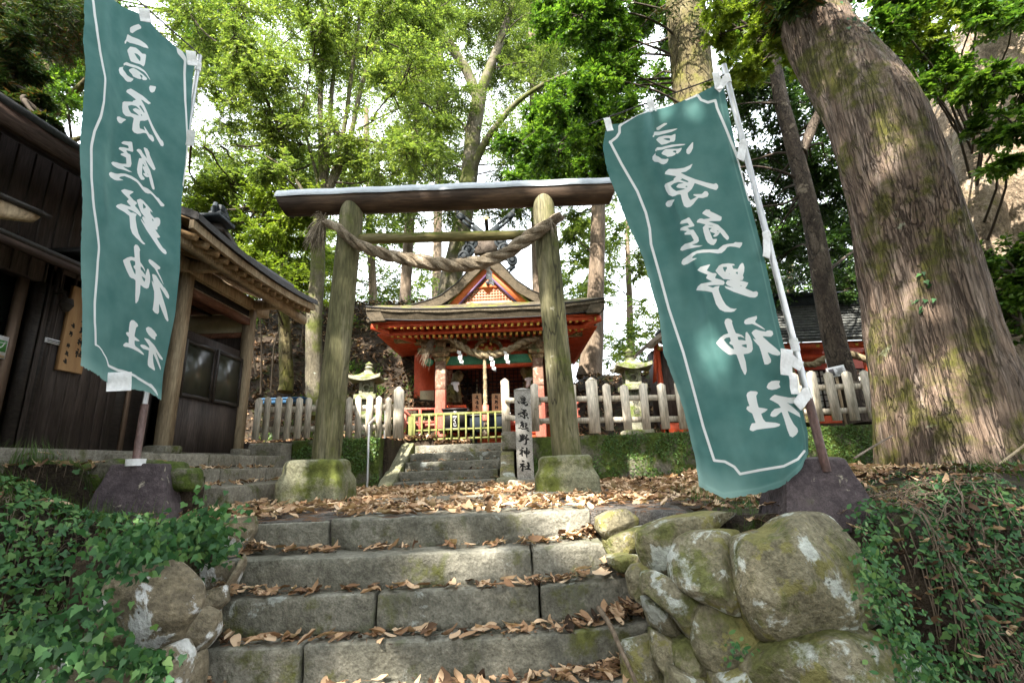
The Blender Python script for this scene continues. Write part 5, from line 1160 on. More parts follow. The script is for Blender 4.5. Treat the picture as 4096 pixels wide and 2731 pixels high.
# frame: front posts, beams, brackets
PX0, PX1, PY = at(1013, 880, 10.3)[0], at(1237, 880, 10.3)[0], 10.3
for x in (PX0, PX1):
    MB().rbox((x, PY, 1.32), (.225, .225, 1.25), .03, .12, .004).build('post', mt['vermfade'], sh); MB().rbox((x, PY, 2.25), (.23, .23, .62), .03, .12, .004).build('painted_post_top', mt['tailpaint'], sh)
    mb = MB(); mb.box((x, PY, 2.60), (.25, .25, .09)); mb.box((x, PY, 2.69), (.34, .34, .08), taper=1.2).build('post_cap', mt['floral'], sh, smooth=0)
    mb = MB()
    for dx in (-.32, 0, .32): mb.box((x + dx, PY, 2.93), (.2, .22, .12), taper=1.15)
    mb.box((x, PY, 2.82), (1.0, .18, .11)).box((x, PY, 3.01), (1.15, .2, .08)).build('bracket', mt['floral'], sh, smooth=0)
    MB().box((x, PY + 1.1, 1.6), (.2, .2, 2.1)).build('rear_post', mt['vermfade'], sh, smooth=0); MB().box((x, PY + 1.09, 2.4), (.215, .215, .55)).build('rear_post_top', mt['tailpaint'], sh, smooth=0)
MB().box((XC, PY - .02, 3.13), (2 * HW - .75, .17, .2)).build('painted_beam', mt['floral'], sh, smooth=0)
MB().box((XC, PY, 2.56), (PX1 - PX0 - .24, .15, .2)).build('green_beam', mt['greenpaint'], sh, smooth=0)
for sgn in (-1, 1):
    xx = (PX0 if sgn < 0 else PX1) - sgn * .20; MB().prism([(xx - sgn * (-.08), PY - .08, 2.46), (xx + sgn * .08, PY - .08, 2.46), (xx - sgn * .02, PY - .08, 2.66), (xx - sgn * (-.08), PY - .08, 2.66)], (0, .004, 0)).build('beam_ochre_end', mt['yellowpaint'], sh, smooth=0)
    MB().lathe((PX0 - .26 if sgn < 0 else PX1 + .26, PY, 2.48), [(.04, 0), (.1, .05), (.11, .12), (.05, .17)], 12).build('beam_nose', mt['greenpaint'], sh)
MB().box((XC, PY - .02, 2.43), (PX1 - PX0 - .2, .1, .07)).build('lower_red_beam', mt['verm'], sh, smooth=0)
mb = MB()   # frog-leg strut with carved flowers between the beams
for sgn in (-1, 1): mb.tube([(XC + sgn * q, PY - .05, z) for q, z in ((.04, 3.0), (.16, 2.98), (.25, 2.9), (.29, 2.78), (.38, 2.71), (.48, 2.68))], [.05, .05, .045, .05, .045, .02], 8)
mb.build('carved_strut', mt['floral'], sh); mb = MB(); r = np.random.default_rng(8)
for k in range(11): mb.lathe((XC + r.uniform(-.22, .22), PY - .09 + r.uniform(-.01, .02), 2.7 + r.random() * .22), [(.001, -.03), (.045, 0), (.03, .035), (.001, .04)], 8)
mb.build('carved_flowers', mt['yellowpaint'], sh)
MB().box((XC, PY + .12, 2.86), (2.2, .05, .34)).build('red_back_board', mt['verm'], sh, smooth=0)
# dark inner hall: walls, lattice doors, floor, steps
IY = 11.75; MB().box((XC, IY + .5, 2.1), (3.1, .06, 2.4)).box((XC - 1.5, IY + 1.2, 2.1), (.06, 1.4, 2.4)).box((XC + 1.5, IY + 1.2, 2.1), (.06, 1.4, 2.4)).build('hall_wall', mt['redwood'], sh, smooth=0)
for sgn in (-1, 1):
    MB().box((XC + sgn * 1.62, IY - .35, 2.0), (.5, .05, 2.2)).build('side_wall', mt['verm'], sh, smooth=0)
    MB().box((XC + sgn * 1.55, IY - .39, 1.75), (.34, .03, .7)).build('white_wall_panel', mt['cream'], sh, smooth=0)
mb = MB(); wd_ = PX1 - PX0
for k in range(19): mb.box((lerp(PX0 + .12, PX1 - .12, k / 18), IY, 1.98), (.022 if k % 6 else .06, .03, 1.3))
for k in range(14): mb.box((XC, IY + .003, 1.36 + k * .095), (wd_ - .2, .024, .02 if k % 5 else .05))
mb.build('lattice_doors', mt['black'], sh, smooth=0)
for k, x in enumerate((PX0 + .22, PX0 + .66, PX0 + .74, PX1 - .3, PX1 - .22)): MB().box((x, IY + .03, 1.92), (.045, .01, .95)).build('pale_door_strip', mt['cream'], sh, smooth=0)
MB().box((XC, 11.6, FLOOR - .06), (3.3, 1.9, .12)).build('floor', mt['vermfade'], sh, smooth=0)
for k in range(3): MB().box((XC, 10.62 - .0 + .16 * k, .86 + .13 * k), (2.0, .2, .13)).build('wooden_step', mt['verm'], sh, smooth=0)
MB().box((XC, 10.9, .98), (3.2, .05, .5)).build('base_board', mt['verm'], sh, smooth=0)
for sgn in (-1, 1):
    mb = MB()
    for z in (1.28, 1.44, 1.56): mb.beam((XC + sgn * 1.15, 10.55, z), (XC + sgn * 1.95, 10.55, z + (.03 if z > 1.5 else 0)), .05, .05)
    for x in (1.2, 1.55, 1.88): mb.box((XC + sgn * x, 10.55, 1.26), (.06, .06, .62))
    mb.tube([(XC + sgn * 1.7, 10.5, 1.36), (XC + sgn * 1.95, 10.48, 1.62), (XC + sgn * 2.08, 10.46, 1.6)], .03, 8).build('veranda_rail', mt['vermfade'], sh, smooth=0)

# straw rope and paper strips over the shrine front, bell rope
r = np.random.default_rng(71)
s2 = thing('sacred_rope', 'pale straw rope with white paper zigzags hung between the shrine posts', 'straw rope', (XC, 10.1, 2.5))
path = [at(*p, 10.02) for p in ((1008, 775), (1030, 772), (1055, 792), (1080, 808), (1110, 815), (1140, 813), (1170, 803), (1200, 786), (1232, 776), (1240, 774))]
rope(np.array(path), [.05, .06, .07, .075, .075, .07, .06, .05], 7, 2, mt['straw2'], 'twisted_rope', s2)
mb = fibres(at(1000, 776, 10.02), (-.45, -.1, -.6), 70, .45, .2, r, droop=.5); mb.build('frayed_end', mt['straw'], s2, smooth=0)
fibres(at(1238, 772, 10.0), (.3, -.3, -.5), 40, .2, .4, r).build('frayed_end', mt['straw'], s2, smooth=0)
for p in ((1050, 803), (1124, 818), (1156, 803)): shide(at(*p, 9.96), s2, .13)
bz = at(1114, 985, 10.05)
br_ = thing('bell_rope', 'hanging twisted bell rope with a wooden grip and tassel in front of the shrine doors', 'bell rope', bz)
p0, p1 = at(1113, 815, 10.05), at(1115, 930, 10.05); rope(np.array([lerp(p0, p1, t_) for t_ in np.linspace(0, 1, 8)]), [.03, .034, .036, .04], 11, 3, mt['straw2'], 'twisted_rope', br_, n=120)
MB().lathe((p1[0], p1[1], at(1115, 967, 10.05)[2]), [(.065, 0), (.075, .02), (.07, p1[2] - at(1115, 967, 10.05)[2])], 6).build('wooden_grip', mt['vermfade'], br_, smooth=0)
fibres((p1[0], p1[1], at(1115, 967, 10.05)[2]), (0, 0, -1), 80, .26, .1, r, .004, .05).build('tassel', mt['straw'], br_, smooth=0)

# things standing in front of the doors
for px_, lab in ((1096, 'pale wooden tablet with brush writing left of the bell rope'), (1141, 'pale wooden tablet with brush writing right of the bell rope')):
    p = at(px_, 945, 11.2); o = thing('tablet', lab, 'tablet', p); mb = MB(); mb.box((p[0], p[1], p[2] + .16), (.22, .03, .52)); mb.build('board', mt['plaque'], o, smooth=0)
    mb = MB(); d = ink_panel(mb, (p[0], p[1] - .019, p[2] + .17), (1, 0, 0), (0, 0, 1), .2, .5, [(k + (0 if px_ < 1110 else 2), 0, .16 - .12 * k, .045, .055) for k in range(4)], 40, 100, 0); o2 = mb.build('written_face', inked(mt['plaque'], 'written_wood'), o, smooth=180); add_attr(o2, 'ink', d)
def lion(c, flip, label):
    o = thing('guardian_lion', label, 'statue', c); s_ = 1 if not flip else -1
    pr_ = lambda pts: np.array([(c[0] + s_ * x, c[1] + y, c[2] + z) for x, y, z in pts])
    mb = MB(); mb.tube(pr_([(-.12, .05, .02), (-.11, .04, .18), (-.03, .0, .36), (.03, -.02, .5)]), [.1, .15, .14, .1], 14, rough=.12)      # haunch to chest
    mb.tube(pr_([(.0, -.02, .48), (.05, -.02, .6), (.12, -.02, .62), (.19, -.02, .6)]), [.1, .15, .13, .07], 14, rough=.2)             # neck, maned head, muzzle
    for y in (-.07, .07): mb.tube(pr_([(.06, y, .36), (.09, y, .16), (.10, y, .02), (.15, y, .0)]), [.06, .045, .045, .03], 8)              # forelegs
    for y in (-.09, .12): mb.tube(pr_([(-.1, y, .16), (.0, y, .1), (-.02, y, .02), (.05, y, .0)]), [.09, .06, .045, .03], 8)
    mb.tube(pr_([(-.2, .03, .1), (-.27, .03, .28), (-.2, .03, .42)]), [.05, .08, .03], 8, rough=.3); mb.build('body', mt['bark_moss'], o)
    MB().tube(pr_([(-.07, -.1, .44), (.02, -.14, .42), (.1, -.1, .43)]), [.03, .05, .03], 8, rough=.3).tube(pr_([(.02, -.14, .42), (.04, -.16, .3), (.08, -.15, .24)]), [.05, .05, .02], 8, rough=.3).build('scarf', mt['paper'], o)
    MB().box((c[0], c[1], c[2] - .1), (.5, .4, .06)).box((c[0], c[1], c[2] - .25), (.4, .34, .24), taper=1.1).build('stand', mt['verm'], o, smooth=0)
lion(np.array(at(1046, 925, 11.0)) + np.array([0, 0, 0.0]), False, 'mossy guardian lion statue with a white scarf beside the left shrine post'); lion(np.array(at(1218, 915, 11.0)), True, 'guardian lion statue half hidden behind the right shrine post')
p = at(1045, 975, 10.35); o = obx = thing('offering_box', 'dark grey box on a black table behind the lattice gate', 'box', p); MB().box((p[0] + .02, 10.35, p[2] + .12), (.5, .34, .36)).build('chest', mt['black'], o, smooth=0); MB().box((p[0] + .02, 10.35, p[2] + .315), (.56, .4, .03)).build('lid', mt['black'], o, smooth=0); MB().box((p[0] + .05, 10.35, p[2] - .1), (.75, .44, .05)).build('table_top', mt['black'], o, smooth=0)
for sgn in (-1, 1): MB().box((p[0] + .05 + sgn * .3, 10.3, p[2] - .3), (.06, .06, .4)).build('table_leg', mt['black'], o, smooth=0)
p = at(1122, 970, 10.35); o = thing('collection_box', 'dark blue box with a white cloth edge under the bell rope tassel', 'box', p); MB().box((p[0], 10.45, p[2] - .02), (.92, .3, .34)).build('chest', plain('dark_blue_cloth', (.008, .014, .022), .9), o, smooth=0); MB().box((p[0], 10.44, p[2] + .17), (.96, .34, .03)).build('lid', mt['paper'], o, smooth=0); [MB().box((p[0] + q_, 10.45, p[2] - .33), (.08, .2, .28)).build('leg', mt['black'], o, smooth=0) for q_ in (-.3, .3)]


# ------------------------------------------------------------------ stone lanterns, the small shrines on the right
def lantern(px_, py_top, py_fence, Y, label, zbase, tall=True):
    zt = at(px_, py_top, Y)[2]; x = at(px_, py_top, Y)[0]; s_ = (zt - zbase) / 2.0
    o = thing('stone_lantern', label, 'stone lantern', (x, Y, zbase), 'stone lanterns beside the shrine'); c = lambda z: (x, Y, zbase + z * s_)
    MB().rbox(c(.08), (.62 * s_, .62 * s_, .16 * s_), .03, .08, .01).build('base', mt['lantern'], o)
    MB().rbox(c(.6), (.25 * s_, .25 * s_, .92 * s_), .02, .1, .01).build('shaft', mt['lantern'], o)
    MB().rbox(c(1.1), (.55 * s_, .55 * s_, .13 * s_), .02, .08, .01).build('platform', mt['lantern'], o)
    q = .17 * s_; mb = MB()
    for dx in (-1, 1):
        for dy in (-1, 1): mb.rbox((x + dx * q * .8, Y + dy * q * .8, zbase + 1.33 * s_), (q * .5, q * .5, .34 * s_), .01, .06, .004)
    for dz in (-.14, .14): mb.box((x, Y - q * .78, zbase + (1.33 + dz) * s_), (q * 1.3, q * .45, .07 * s_)).box((x, Y + q * .78, zbase + (1.33 + dz) * s_), (q * 1.3, q * .45, .07 * s_))
    th = np.linspace(0, 2 * np.pi, 21); mb.tube([(x + .085 * s_ * math.cos(a), Y - q * .95, zbase + 1.33 * s_ + .085 * s_ * math.sin(a)) for a in th], .02 * s_, 6)
    mb.box((x, Y + q * .3, zbase + 1.33 * s_), (q * 1.2, .02, .3 * s_)); mb.build('light_box', mt['lantern'], o)
    # square roof with lifted corners
    n = 9; g = np.linspace(-1, 1, n); X, Yg = np.meshgrid(g, g, indexing='ij'); m_ = np.maximum(abs(X), abs(Yg)); cc = (abs(X) * abs(Yg)) ** 1.5
    Z = .27 * (1 - m_) ** 1.3 + .09 * cc * m_; V = np.stack([x + X * .40 * s_, Y + Yg * .40 * s_, zbase + (1.56 + Z) * s_], -1)
    V[..., :2] += 0; MB().grid(V, thick=np.array([0, 0, -.08 * s_])).build('roof', mt['lantern'], o, smooth=50)
    MB().lathe(c(1.74), [(.12 * s_, 0), (.12 * s_, .05 * s_), (.07 * s_, .06 * s_), (.11 * s_, .12 * s_), (.07 * s_, .16 * s_), (.1 * s_, .21 * s_), (.05 * s_, .25 * s_), (.02 * s_, .28 * s_)], 14).build('finial', mt['lantern'], o)
    return o


lantern(848, 833, 920, 9.9, 'dark mossy stone lantern behind the picket fence left of the shrine', .86)
lo_ = lantern(1444, 803, 900, 9.6, 'pale stone lantern behind the picket fence left of the right banner', .75)

hs = thing('auxiliary_shrine', 'long vermilion side shrine with a grey slate roof behind the slender leaning tree', 'shrine', (5.4, 12, .8))
rx0, rx1 = at(1700, 700, 11.5)[0], at(2075, 700, 11.5)[0]; zr0, zr1 = at(1900, 778, 11.2)[2], at(1900, 700, 12.2)[2]; yr0, yr1 = 11.2, 12.2
n = 13; mb = MB()
for k in range(n):
    t0, t1 = k / n, (k + 1) / n; z0, z1 = lerp(zr0, zr1, t0), lerp(zr0, zr1, t1); y0, y1 = lerp(yr0, yr1, t0), lerp(yr0, yr1, t1)
    m_ = 22; 
    for j in range(m_):
        xa, xb = lerp(rx0, rx1, (j + (k % 2) * .5) / m_), lerp(rx0, rx1, (j + .985 + (k % 2) * .5) / m_); dz = random.uniform(0, .008)
        mb.prism([(xa, y0 - .03, z0 + .03 + dz), (xb, y0 - .03, z0 + .03 + dz), (xb, y1, z1 + .012 + dz), (xa, y1, z1 + .012 + dz)], (0, 0, -.016))
mb.prism([(rx0, yr0, zr0 - .0), (rx1 + .1, yr0, zr0 - .0), (rx1 + .1, yr1, zr1 - .01), (rx0, yr1, zr1 - .01)], (0, 0, -.06)).build('roof', mt['slate'], hs, smooth=0)
MB().box(((rx0 + rx1) / 2, yr1 + .1, zr1 + .1), (rx1 - rx0, .34, .3)).box(((rx0 + rx1) / 2, yr1 + .05, zr1 + .27), (rx1 - rx0, .5, .06)).build('ridge', mt['ridgetile'], hs, smooth=0)
ex = at(2000, 690, 11.9)[0]
mb = MB()
for k in range(7): mb.lathe((ex + .15, lerp(yr1 - .25, yr0, k / 6), lerp(zr1 + .3, zr0 + .12, k / 6)), [(.13, -.04), (.13, .05), (.07, .07)], 12)
mb.build('ridge_tiles', mt['ridgetile'], hs); wz0 = .8
MB().box(((rx0 + rx1) / 2, yr0 + .18, zr0 - .12), (rx1 - rx0, .12, .16)).box(((rx0 + rx1) / 2, yr0 + .5, zr0 - .34), (rx1 - rx0, .1, .14)).build('eave_beam', mt['verm'], hs, smooth=0)
mb = MB()
for k in range(9): mb.box((lerp(rx0 + .2, rx1 - .1, k / 8), yr0 + .11, zr0 - .14), (.07, .02, .07))
mb.build('beam_studs', mt['gold'], hs, smooth=0)
MB().box(((rx0 + rx1) / 2, yr1 + .2, (wz0 + zr0) / 2), (rx1 - rx0 - .2, .06, zr0 - wz0)).build('wall', mt['verm'], hs, smooth=0)
for x in np.linspace(rx0 + .15, rx1 - .1, 5): MB().box((x, yr0 + .5, (wz0 + zr0) / 2 - .2), (.14, .14, zr0 - wz0)).build('post', mt['verm'], hs, smooth=0)
MB().box(((rx0 + rx1) / 2, yr0 + .35, wz0 + .22), (rx1 - rx0, .08, .3)).build('base_board', mt['verm'], hs, smooth=0)
for x0_, x1_ in ((at(1835, 870, 11.8)[0], at(1910, 870, 11.8)[0]), (at(1955, 870, 11.8)[0], at(2012, 870, 11.8)[0])):
    zt_, zb_ = at(1880, 850, 11.8)[2], at(1880, 965, 11.8)[2]; MB().box(((x0_ + x1_) / 2, 11.85, (zt_ + zb_) / 2), (x1_ - x0_, .02, zt_ - zb_)).build('paper_screen', plain('screen_paper', (.62, .62, .58), .9), hs, smooth=0)
    mb = MB(); nn = int((x1_ - x0_) / .13)
    for k in range(nn + 1): mb.box((lerp(x0_, x1_, k / nn), 11.82, (zt_ + zb_) / 2), (.028, .03, zt_ - zb_))
    for k in range(9): mb.box(((x0_ + x1_) / 2, 11.823, lerp(zb_, zt_, k / 8)), (x1_ - x0_, .028, .026))
    mb.build('screen_lattice', mt['black'], hs, smooth=0)
s3 = thing('sacred_rope', 'short thick straw rope with paper strips across the slate roofed side shrine', 'straw rope', at(1900, 835, 11.1))
rope(np.array([at(*p, 11.1) for p in ((1842, 836), (1868, 838), (1890, 826), (1920, 818), (1950, 812), (1975, 820), (2003, 832))]), [.05, .07, .085, .085, .07, .06], 5, 3, mt['straw2'], 'twisted_rope', s3, n=90)
for p in ((1894, 824), (1835, 838)): shide(at(*p, 11.0), s3, .16)
p = at(1921, 853, 9.2); o = thing('notice_board', 'small white notice board standing behind the right picket fence', 'sign', (p[0], 9.2, .8))
MB().box((p[0], 9.2, p[2]), (.36, .02, .2), R=Matrix.Rotation(-.18, 3, 'Y')).build('board', mt['paper'], o, smooth=0); MB().box((p[0] - .1, 9.186, p[2] - .02), (.1, .006, .13), R=Matrix.Rotation(-.18, 3, 'Y')).build('picture', plain('grey_print', (.12, .11, .12)), o, smooth=0); MB().box((p[0], 9.23, (p[2] + .6) / 2), (.04, .03, p[2] - .6)).build('stake', mt['post'], o, smooth=0)
mb = MB()
for k in range(6): mb.box((p[0] + .06, 9.1865, p[2] + .06 - k * .022), (.13 - .02 * (k % 3), .004, .007), R=Matrix.Rotation(-.18, 3, 'Y'))
mb.build('printed_lines', mt['ink'], o, smooth=0)

ms = thing('small_shrine', 'little vermilion shrine with a pale bark roof between the stone lantern and the right banner', 'shrine', (at(1510, 900, 11.5)[0], 11.5, .8))
c = at(1530, 800, 11.5); n = 15; u = np.linspace(-1, 1, n)
V = np.array([[(c[0] + .62 * a, y, c[2] + .42 * (1 - abs(a)) ** .8 + (0 if y > 10.9 else -.12)) for a in u] for y in (10.6, 11.0, 11.6, 12.2)]); MB().grid(V, thick=np.array([0, 0, -.09])).build('roof', mt['bark_far'], ms, smooth=60)
MB().tube([(c[0], 10.7, c[2] + .5), (c[0], 12.1, c[2] + .5)], .06, 8).box((c[0], 10.75, c[2] + .62), (.14, .2, .12)).build('ridge', mt['ridgetile'], ms)
for sgn in (-1, 1): MB().prism([(c[0] + sgn * q, 10.8, z) for q, z in ((.5, c[2] - .2), (.45, c[2] - .1), (.52, c[2] - .9), (.6, c[2] - .95))], (0, .1, 0)).build('bargeboard', mt['verm'], ms, smooth=0); MB().box((c[0] + sgn * .42, 10.9, (c[2] + .7) / 2), (.1, .1, c[2] - .7)).build('post', mt['verm'], ms, smooth=0)
MB().box((c[0], 11.5, (c[2] + .7) / 2), (.7, .9, c[2] - .8)).build('hall_wall', mt['darkwood'], ms, smooth=0); MB().box((c[0], 10.88, c[2] - .14), (.95, .1, .1)).build('front_beam', mt['verm'], ms, smooth=0); MB().box((c[0] - .38, 10.82, c[2] - .14), (.09, .02, .09)).build('gilt_fitting', mt['gold'], ms, smooth=0); MB().box((c[0], 11.0, .95), (.9, .3, .28)).build('base_board', mt['verm'], ms, smooth=0)
# ------------------------------------------------------------------ shrine office and its porch on the left
ob = thing('shrine_office', 'dark stained timber building with glass sliding doors left of the left banner', 'building', (-4.6, 4, .66))
FX = -4.43
MB().box((FX - .08, 3.0, 2.95), (.14, 6.0, 1.5)).box((FX - .08, 4.78, 1.5), (.14, 1.0, 1.7)).build('board_wall', mt['darkwood'], ob, smooth=0)
mb = MB()
for y in np.arange(4.3, 5.3, .125): mb.box((FX - .009, y, 1.5), (.02, .012, 1.68))
for y in np.arange(1.2, 5.9, .16): mb.box((FX - .0075, y, 2.95), (.02, .010, 1.5))
mb.build('board_battens', mt['darkwood'], ob, smooth=0)
MB().box((-6.6, 3.6, 1.7), (.1, 6.0, 2.4)).box((-5.6, 1.0, 1.7), (2.2, .1, 2.4)).box((-5.6, 5.87, 1.7), (2.2, .06, 2.4)).box((-5.5, 3.4, 2.42), (2.2, 5, .05)).build('inner_wall', mt['darkwood'], ob, smooth=0)
# sliding doors
MB().box((FX - .16, 3.3, 1.6), (.02, 1.9, 1.9)).build('door_glass', mt['glass'], ob, smooth=0)
mb = MB()
for y in (2.55, 3.35, 4.14): mb.box((FX - .10, y, 1.5), (.05, .075, 1.75))
mb.box((FX - .10, 3.3, 2.38), (.05, 1.7, .08)).box((FX - .10, 3.3, .72), (.05, 1.7, .1)).box((FX - .1, 3.3, 1.02), (.04, 1.6, .05)).build('door_frame', mt['alu'], ob, smooth=0)
MB().box((FX - .06, 4.27, 1.55), (.1, .09, 1.9)).box((FX - .02, 4.36, 1.55), (.05, .03, 1.9)).build('door_jamb', mt['darktrim'], ob, smooth=0)
MB().box((FX - .13, 5.6, 1.35), (.04, .75, 1.4)).build('panel_door', mt['darktrim'], ob, smooth=0); MB().box((FX - .10, 5.55, 1.35), (.04, .05, 1.4)).build('door_stile', mt['alu'], ob, smooth=0)
MB().box((FX - .11, 5.35, 2.1), (.02, .5, .5)).build('frosted_pane', mt['frosted'], ob, smooth=0)
# upper roof: eave along the front with a deep fascia; lower pent roof above the doors
def e_z(y): return 3.12 + .062 * (y - 2.6)
P = [(-3.78, 1.2, e_z(1.2)), (-3.78, 7.85, e_z(7.85))]
MB().prism([P[0], P[1], (-5.4, 7.85, e_z(7.85) + .95), (-5.4, 1.2, e_z(1.2) + .95)], (0, 0, .07)).build('roof', mt['roofdark'], ob, smooth=0)
MB().beam((-3.82, 1.2, e_z(1.2) - .06), (-3.82, 7.8, e_z(7.8) - .06), .05, .17).build('fascia', mt['officered'], ob, smooth=0)
MB().prism([(-3.84, 1.2, e_z(1.2) - .13), (-3.84, 7.8, e_z(7.8) - .13), (-4.5, 7.8, e_z(7.8) + .2), (-4.5, 1.2, e_z(1.2) + .2)], (0, 0, .02)).build('soffit', mt['darkwood'], ob, smooth=0)
MB().prism([(-3.9, 1.5, 2.19), (-3.9, 4.55, 2.24), (-4.45, 4.55, 2.5), (-4.45, 1.5, 2.45)], (0, 0, .045)).build('lower_roof', mt['roofdark'], ob, smooth=0)
MB().beam((-3.92, 1.5, 2.16), (-3.92, 4.5, 2.21), .04, .06).build('lower_fascia', mt['officered'], ob, smooth=0)
MB().box((-4.2, 4.65, 2.48), (.5, 1.0, .05)).build('small_eave', mt['roofdark'], ob, smooth=0)
MB().box((-5.15, 4.9, .545), (1.7, 6.2, .21)).build('plinth', mt['slab'], ob, smooth=0)
p = at(168, 640, 4.55); MB().lathe((FX + .14, 4.35, 2.0), [(.005, .07), (.05, .06), (.06, .0), (.03, -.06), (.001, -.075)], 14).tube([(FX, 4.35, 2.12), (FX + .1, 4.35, 2.12), (FX + .14, 4.35, 2.06)], .012, 6).build('wall_lamp', mt['darktrim'], ob)
# sign board with the shrine's name, label plate, stickers
sg = thing('sign_board', 'tall orange wooden name board with black brush writing on the dark wall', 'sign', (FX + .02, 4.62, 1.83))
MB().box((FX + .025, 4.625, 1.83), (.03, .27, .86)).build('board', mt['signwood'], sg, smooth=0)
mb = MB(); d = ink_panel(mb, (FX + .0425, 4.625, 1.83), (0, 1, 0), (0, 0, 1), .265, .855, [(k, .055, .33 - .112 * k, .036, .045) for k in range(6)] + [(1, -.06, .03, .02, .026), (3, -.065, -.06, .02, .026), (4, -.07, -.18, .018, .024), (2, -.07, -.26, .02, .026), (1, -.072, -.335, .02, .026)], 60, 190, 0)
o = mb.build('written_face', inked(mt['signwood'], 'written_sign_wood'), sg, smooth=180); add_attr(o, 'ink', d)
o = thing('name_plate', 'small white strip plate on the dark wall beside the wooden name board', 'plate', (FX + .01, 4.44, 1.66)); MB().box((FX + .012, 4.44, 1.66), (.01, .19, .045)).build('plate', mt['paper'], o, smooth=0); MB().box((FX + .019, 4.44, 1.668), (.004, .16, .008)).box((FX + .019, 4.44, 1.652), (.004, .15, .006)).build('printed_line', mt['ink'], o, smooth=0)
def text_mesh(s_, size, mat, name, root, p, R):
    cu = bpy.data.curves.new(name, 'FONT'); cu.body = s_; cu.size = size; cu.align_x = 'CENTER'; cu.align_y = 'CENTER'; cu.extrude = .001
    tmp = bpy.data.objects.new(name, cu); C.objects.link(tmp); bpy.context.view_layer.update()
    me = bpy.data.meshes.new_from_object(tmp.evaluated_get(bpy.context.evaluated_depsgraph_get())); bpy.data.objects.remove(tmp)
    me.materials.clear(); me.materials.append(mat); o = bpy.data.objects.new(name, me); C.objects.link(o)
    me.transform(Matrix.Translation(Vector(p) - Vector(root['_org'])) @ R.to_4x4()); o.parent = root; return o
stx = FX - .068
o = thing('poster', 'white and green notice sticker on the glass door pane', 'poster', (stx, 3.93, 1.52)); MB().box((stx, 3.93, 1.52), (.006, .34, .2)).build('sheet', mt['paper'], o, smooth=0)
MB().box((stx + .005, 3.93, 1.53), (.004, .32, .1)).build('green_band', mt['label_green'], o, smooth=0); MB().box((stx + .005, 3.93, 1.438), (.004, .32, .022)).build('yellow_band', mt['plaque'], o, smooth=0)
RX = Matrix(((0, 0, 1), (1, 0, 0), (0, 1, 0)))
text_mesh('スタンプ', .075, mt['paper'], 'lettering', o, (stx + .009, 3.93, 1.53), RX)
o = thing('label', 'narrow white printed label below the green sticker on the door', 'label', (stx, 3.93, 1.38)); MB().box((stx, 3.9, 1.375), (.006, .26, .045)).build('sheet', mt['paper'], o, smooth=0); MB().box((stx + .005, 3.9, 1.38), (.004, .22, .008)).build('printed_line', mt['ink'], o, smooth=0)
o = thing('notice_roof', 'sunlit corner of a small wooden roofed board at the left edge', 'notice board', (-3.3, 2.55, 2.1))
MB().prism([at(-60, 415, 2.5), at(98, 484, 2.72), at(90, 492, 2.74), at(-60, 428, 2.5)], (-.03, .1, .015)).build('roof', mt['roofdark'], o, smooth=0)
MB().prism([at(-60, 432, 2.52), at(80, 490, 2.74), at(62, 503, 2.74), at(-60, 490, 2.52)], (-.02, .06, .006)).build('board', mt['post'], o, smooth=0)

po = thing('porch', 'open timber porch with bare posts and windows right of the left banner', 'porch', (-4.3, 6.7, .66))
ya, yb = 5.92, 7.5
for y, zt in ((ya, 3.1), (yb, 3.1)): MB().box((-4.3, y, (zt + .66) / 2), (.14, .14, zt - .66)).build('post', mt['post'], po, smooth=0); MB().rbox((-4.3, y, .67), (.3, .3, .1), .03, .08, .01).build('footing', mt['slab'], po)
MB().box((-4.33, (ya + yb) / 2, 1.0), (.05, yb - ya - .17, .72)).box((-4.36, (ya + yb) / 2, 1.75), (.03, yb - ya - .17, 1.0)).build('board_wall', mt['darkwood'], po, smooth=0)
MB().box((-4.325, (ya + yb) / 2, 1.73), (.03, yb - ya - .22, .82)).build('window_surround', mt['darktrim'], po, smooth=0)
for k in (0, 1):
    yc = ya + .1 + .37 + k * .67; f = MB(); w_, h_ = .66, .76
    for dy in (-1, 1): f.box((-4.30 + .012 * k, yc + dy * (w_ / 2 - .025), 1.73), (.035, .05, h_))
    for dz in (-1, 1): f.box((-4.30 + .012 * k, yc, 1.73 + dz * (h_ / 2 - .025)), (.035, w_ - .1, .05))
    fo = f.build('window', mt['darktrim'], po, smooth=0); MB().box((-4.30 + .012 * k, yc, 1.73), (.012, w_ - .1, h_ - .1)).build('pane', mt['frosted'], fo, smooth=0)
MB().box((-4.3, (ya + yb) / 2, 2.735), (.12, yb - ya - .17, .10)).build('red_beam', mt['redwood'], po, smooth=0)
MB().box((-4.3, (ya + yb) / 2, 3.04), (.15, yb - ya + .9, .17)).build('head_beam', mt['post'], po, smooth=0)
mb = MB()
for y in np.arange(ya + .1, yb - .08, .028): mb.box((-4.29, y, 2.87), (.02, .013, .16))
mb.build('transom_slats', mt['darktrim'], po, smooth=0)
mb = MB(); mb.box((-4.3, (ya + yb) / 2, 2.795), (.1, yb - ya - .17, .02)).box((-4.3, (ya + yb) / 2, 2.945), (.1, yb - ya - .17, .02)); mb.build('transom_frame', mt['post'], po, smooth=0)
MB().box((-4.32, (ya + yb) / 2, 2.87), (.01, yb - ya - .17, .14)).build('transom_back', mt['darkwood'], po, smooth=0)
MB().box((-5.2, yb + .02, 2.72), (1.7, .05, .36)).build('plaster_wall', mt['cream'], po, smooth=0); MB().box((-5.2, yb + .02, 1.58), (1.7, .05, 1.84)).build('inner_board_wall', mt['darkwood'], po, smooth=0); MB().box((-5.2, yb - .03, 2.53), (1.7, .05, .08)).build('wall_rail', mt['redwood'], po, smooth=0)
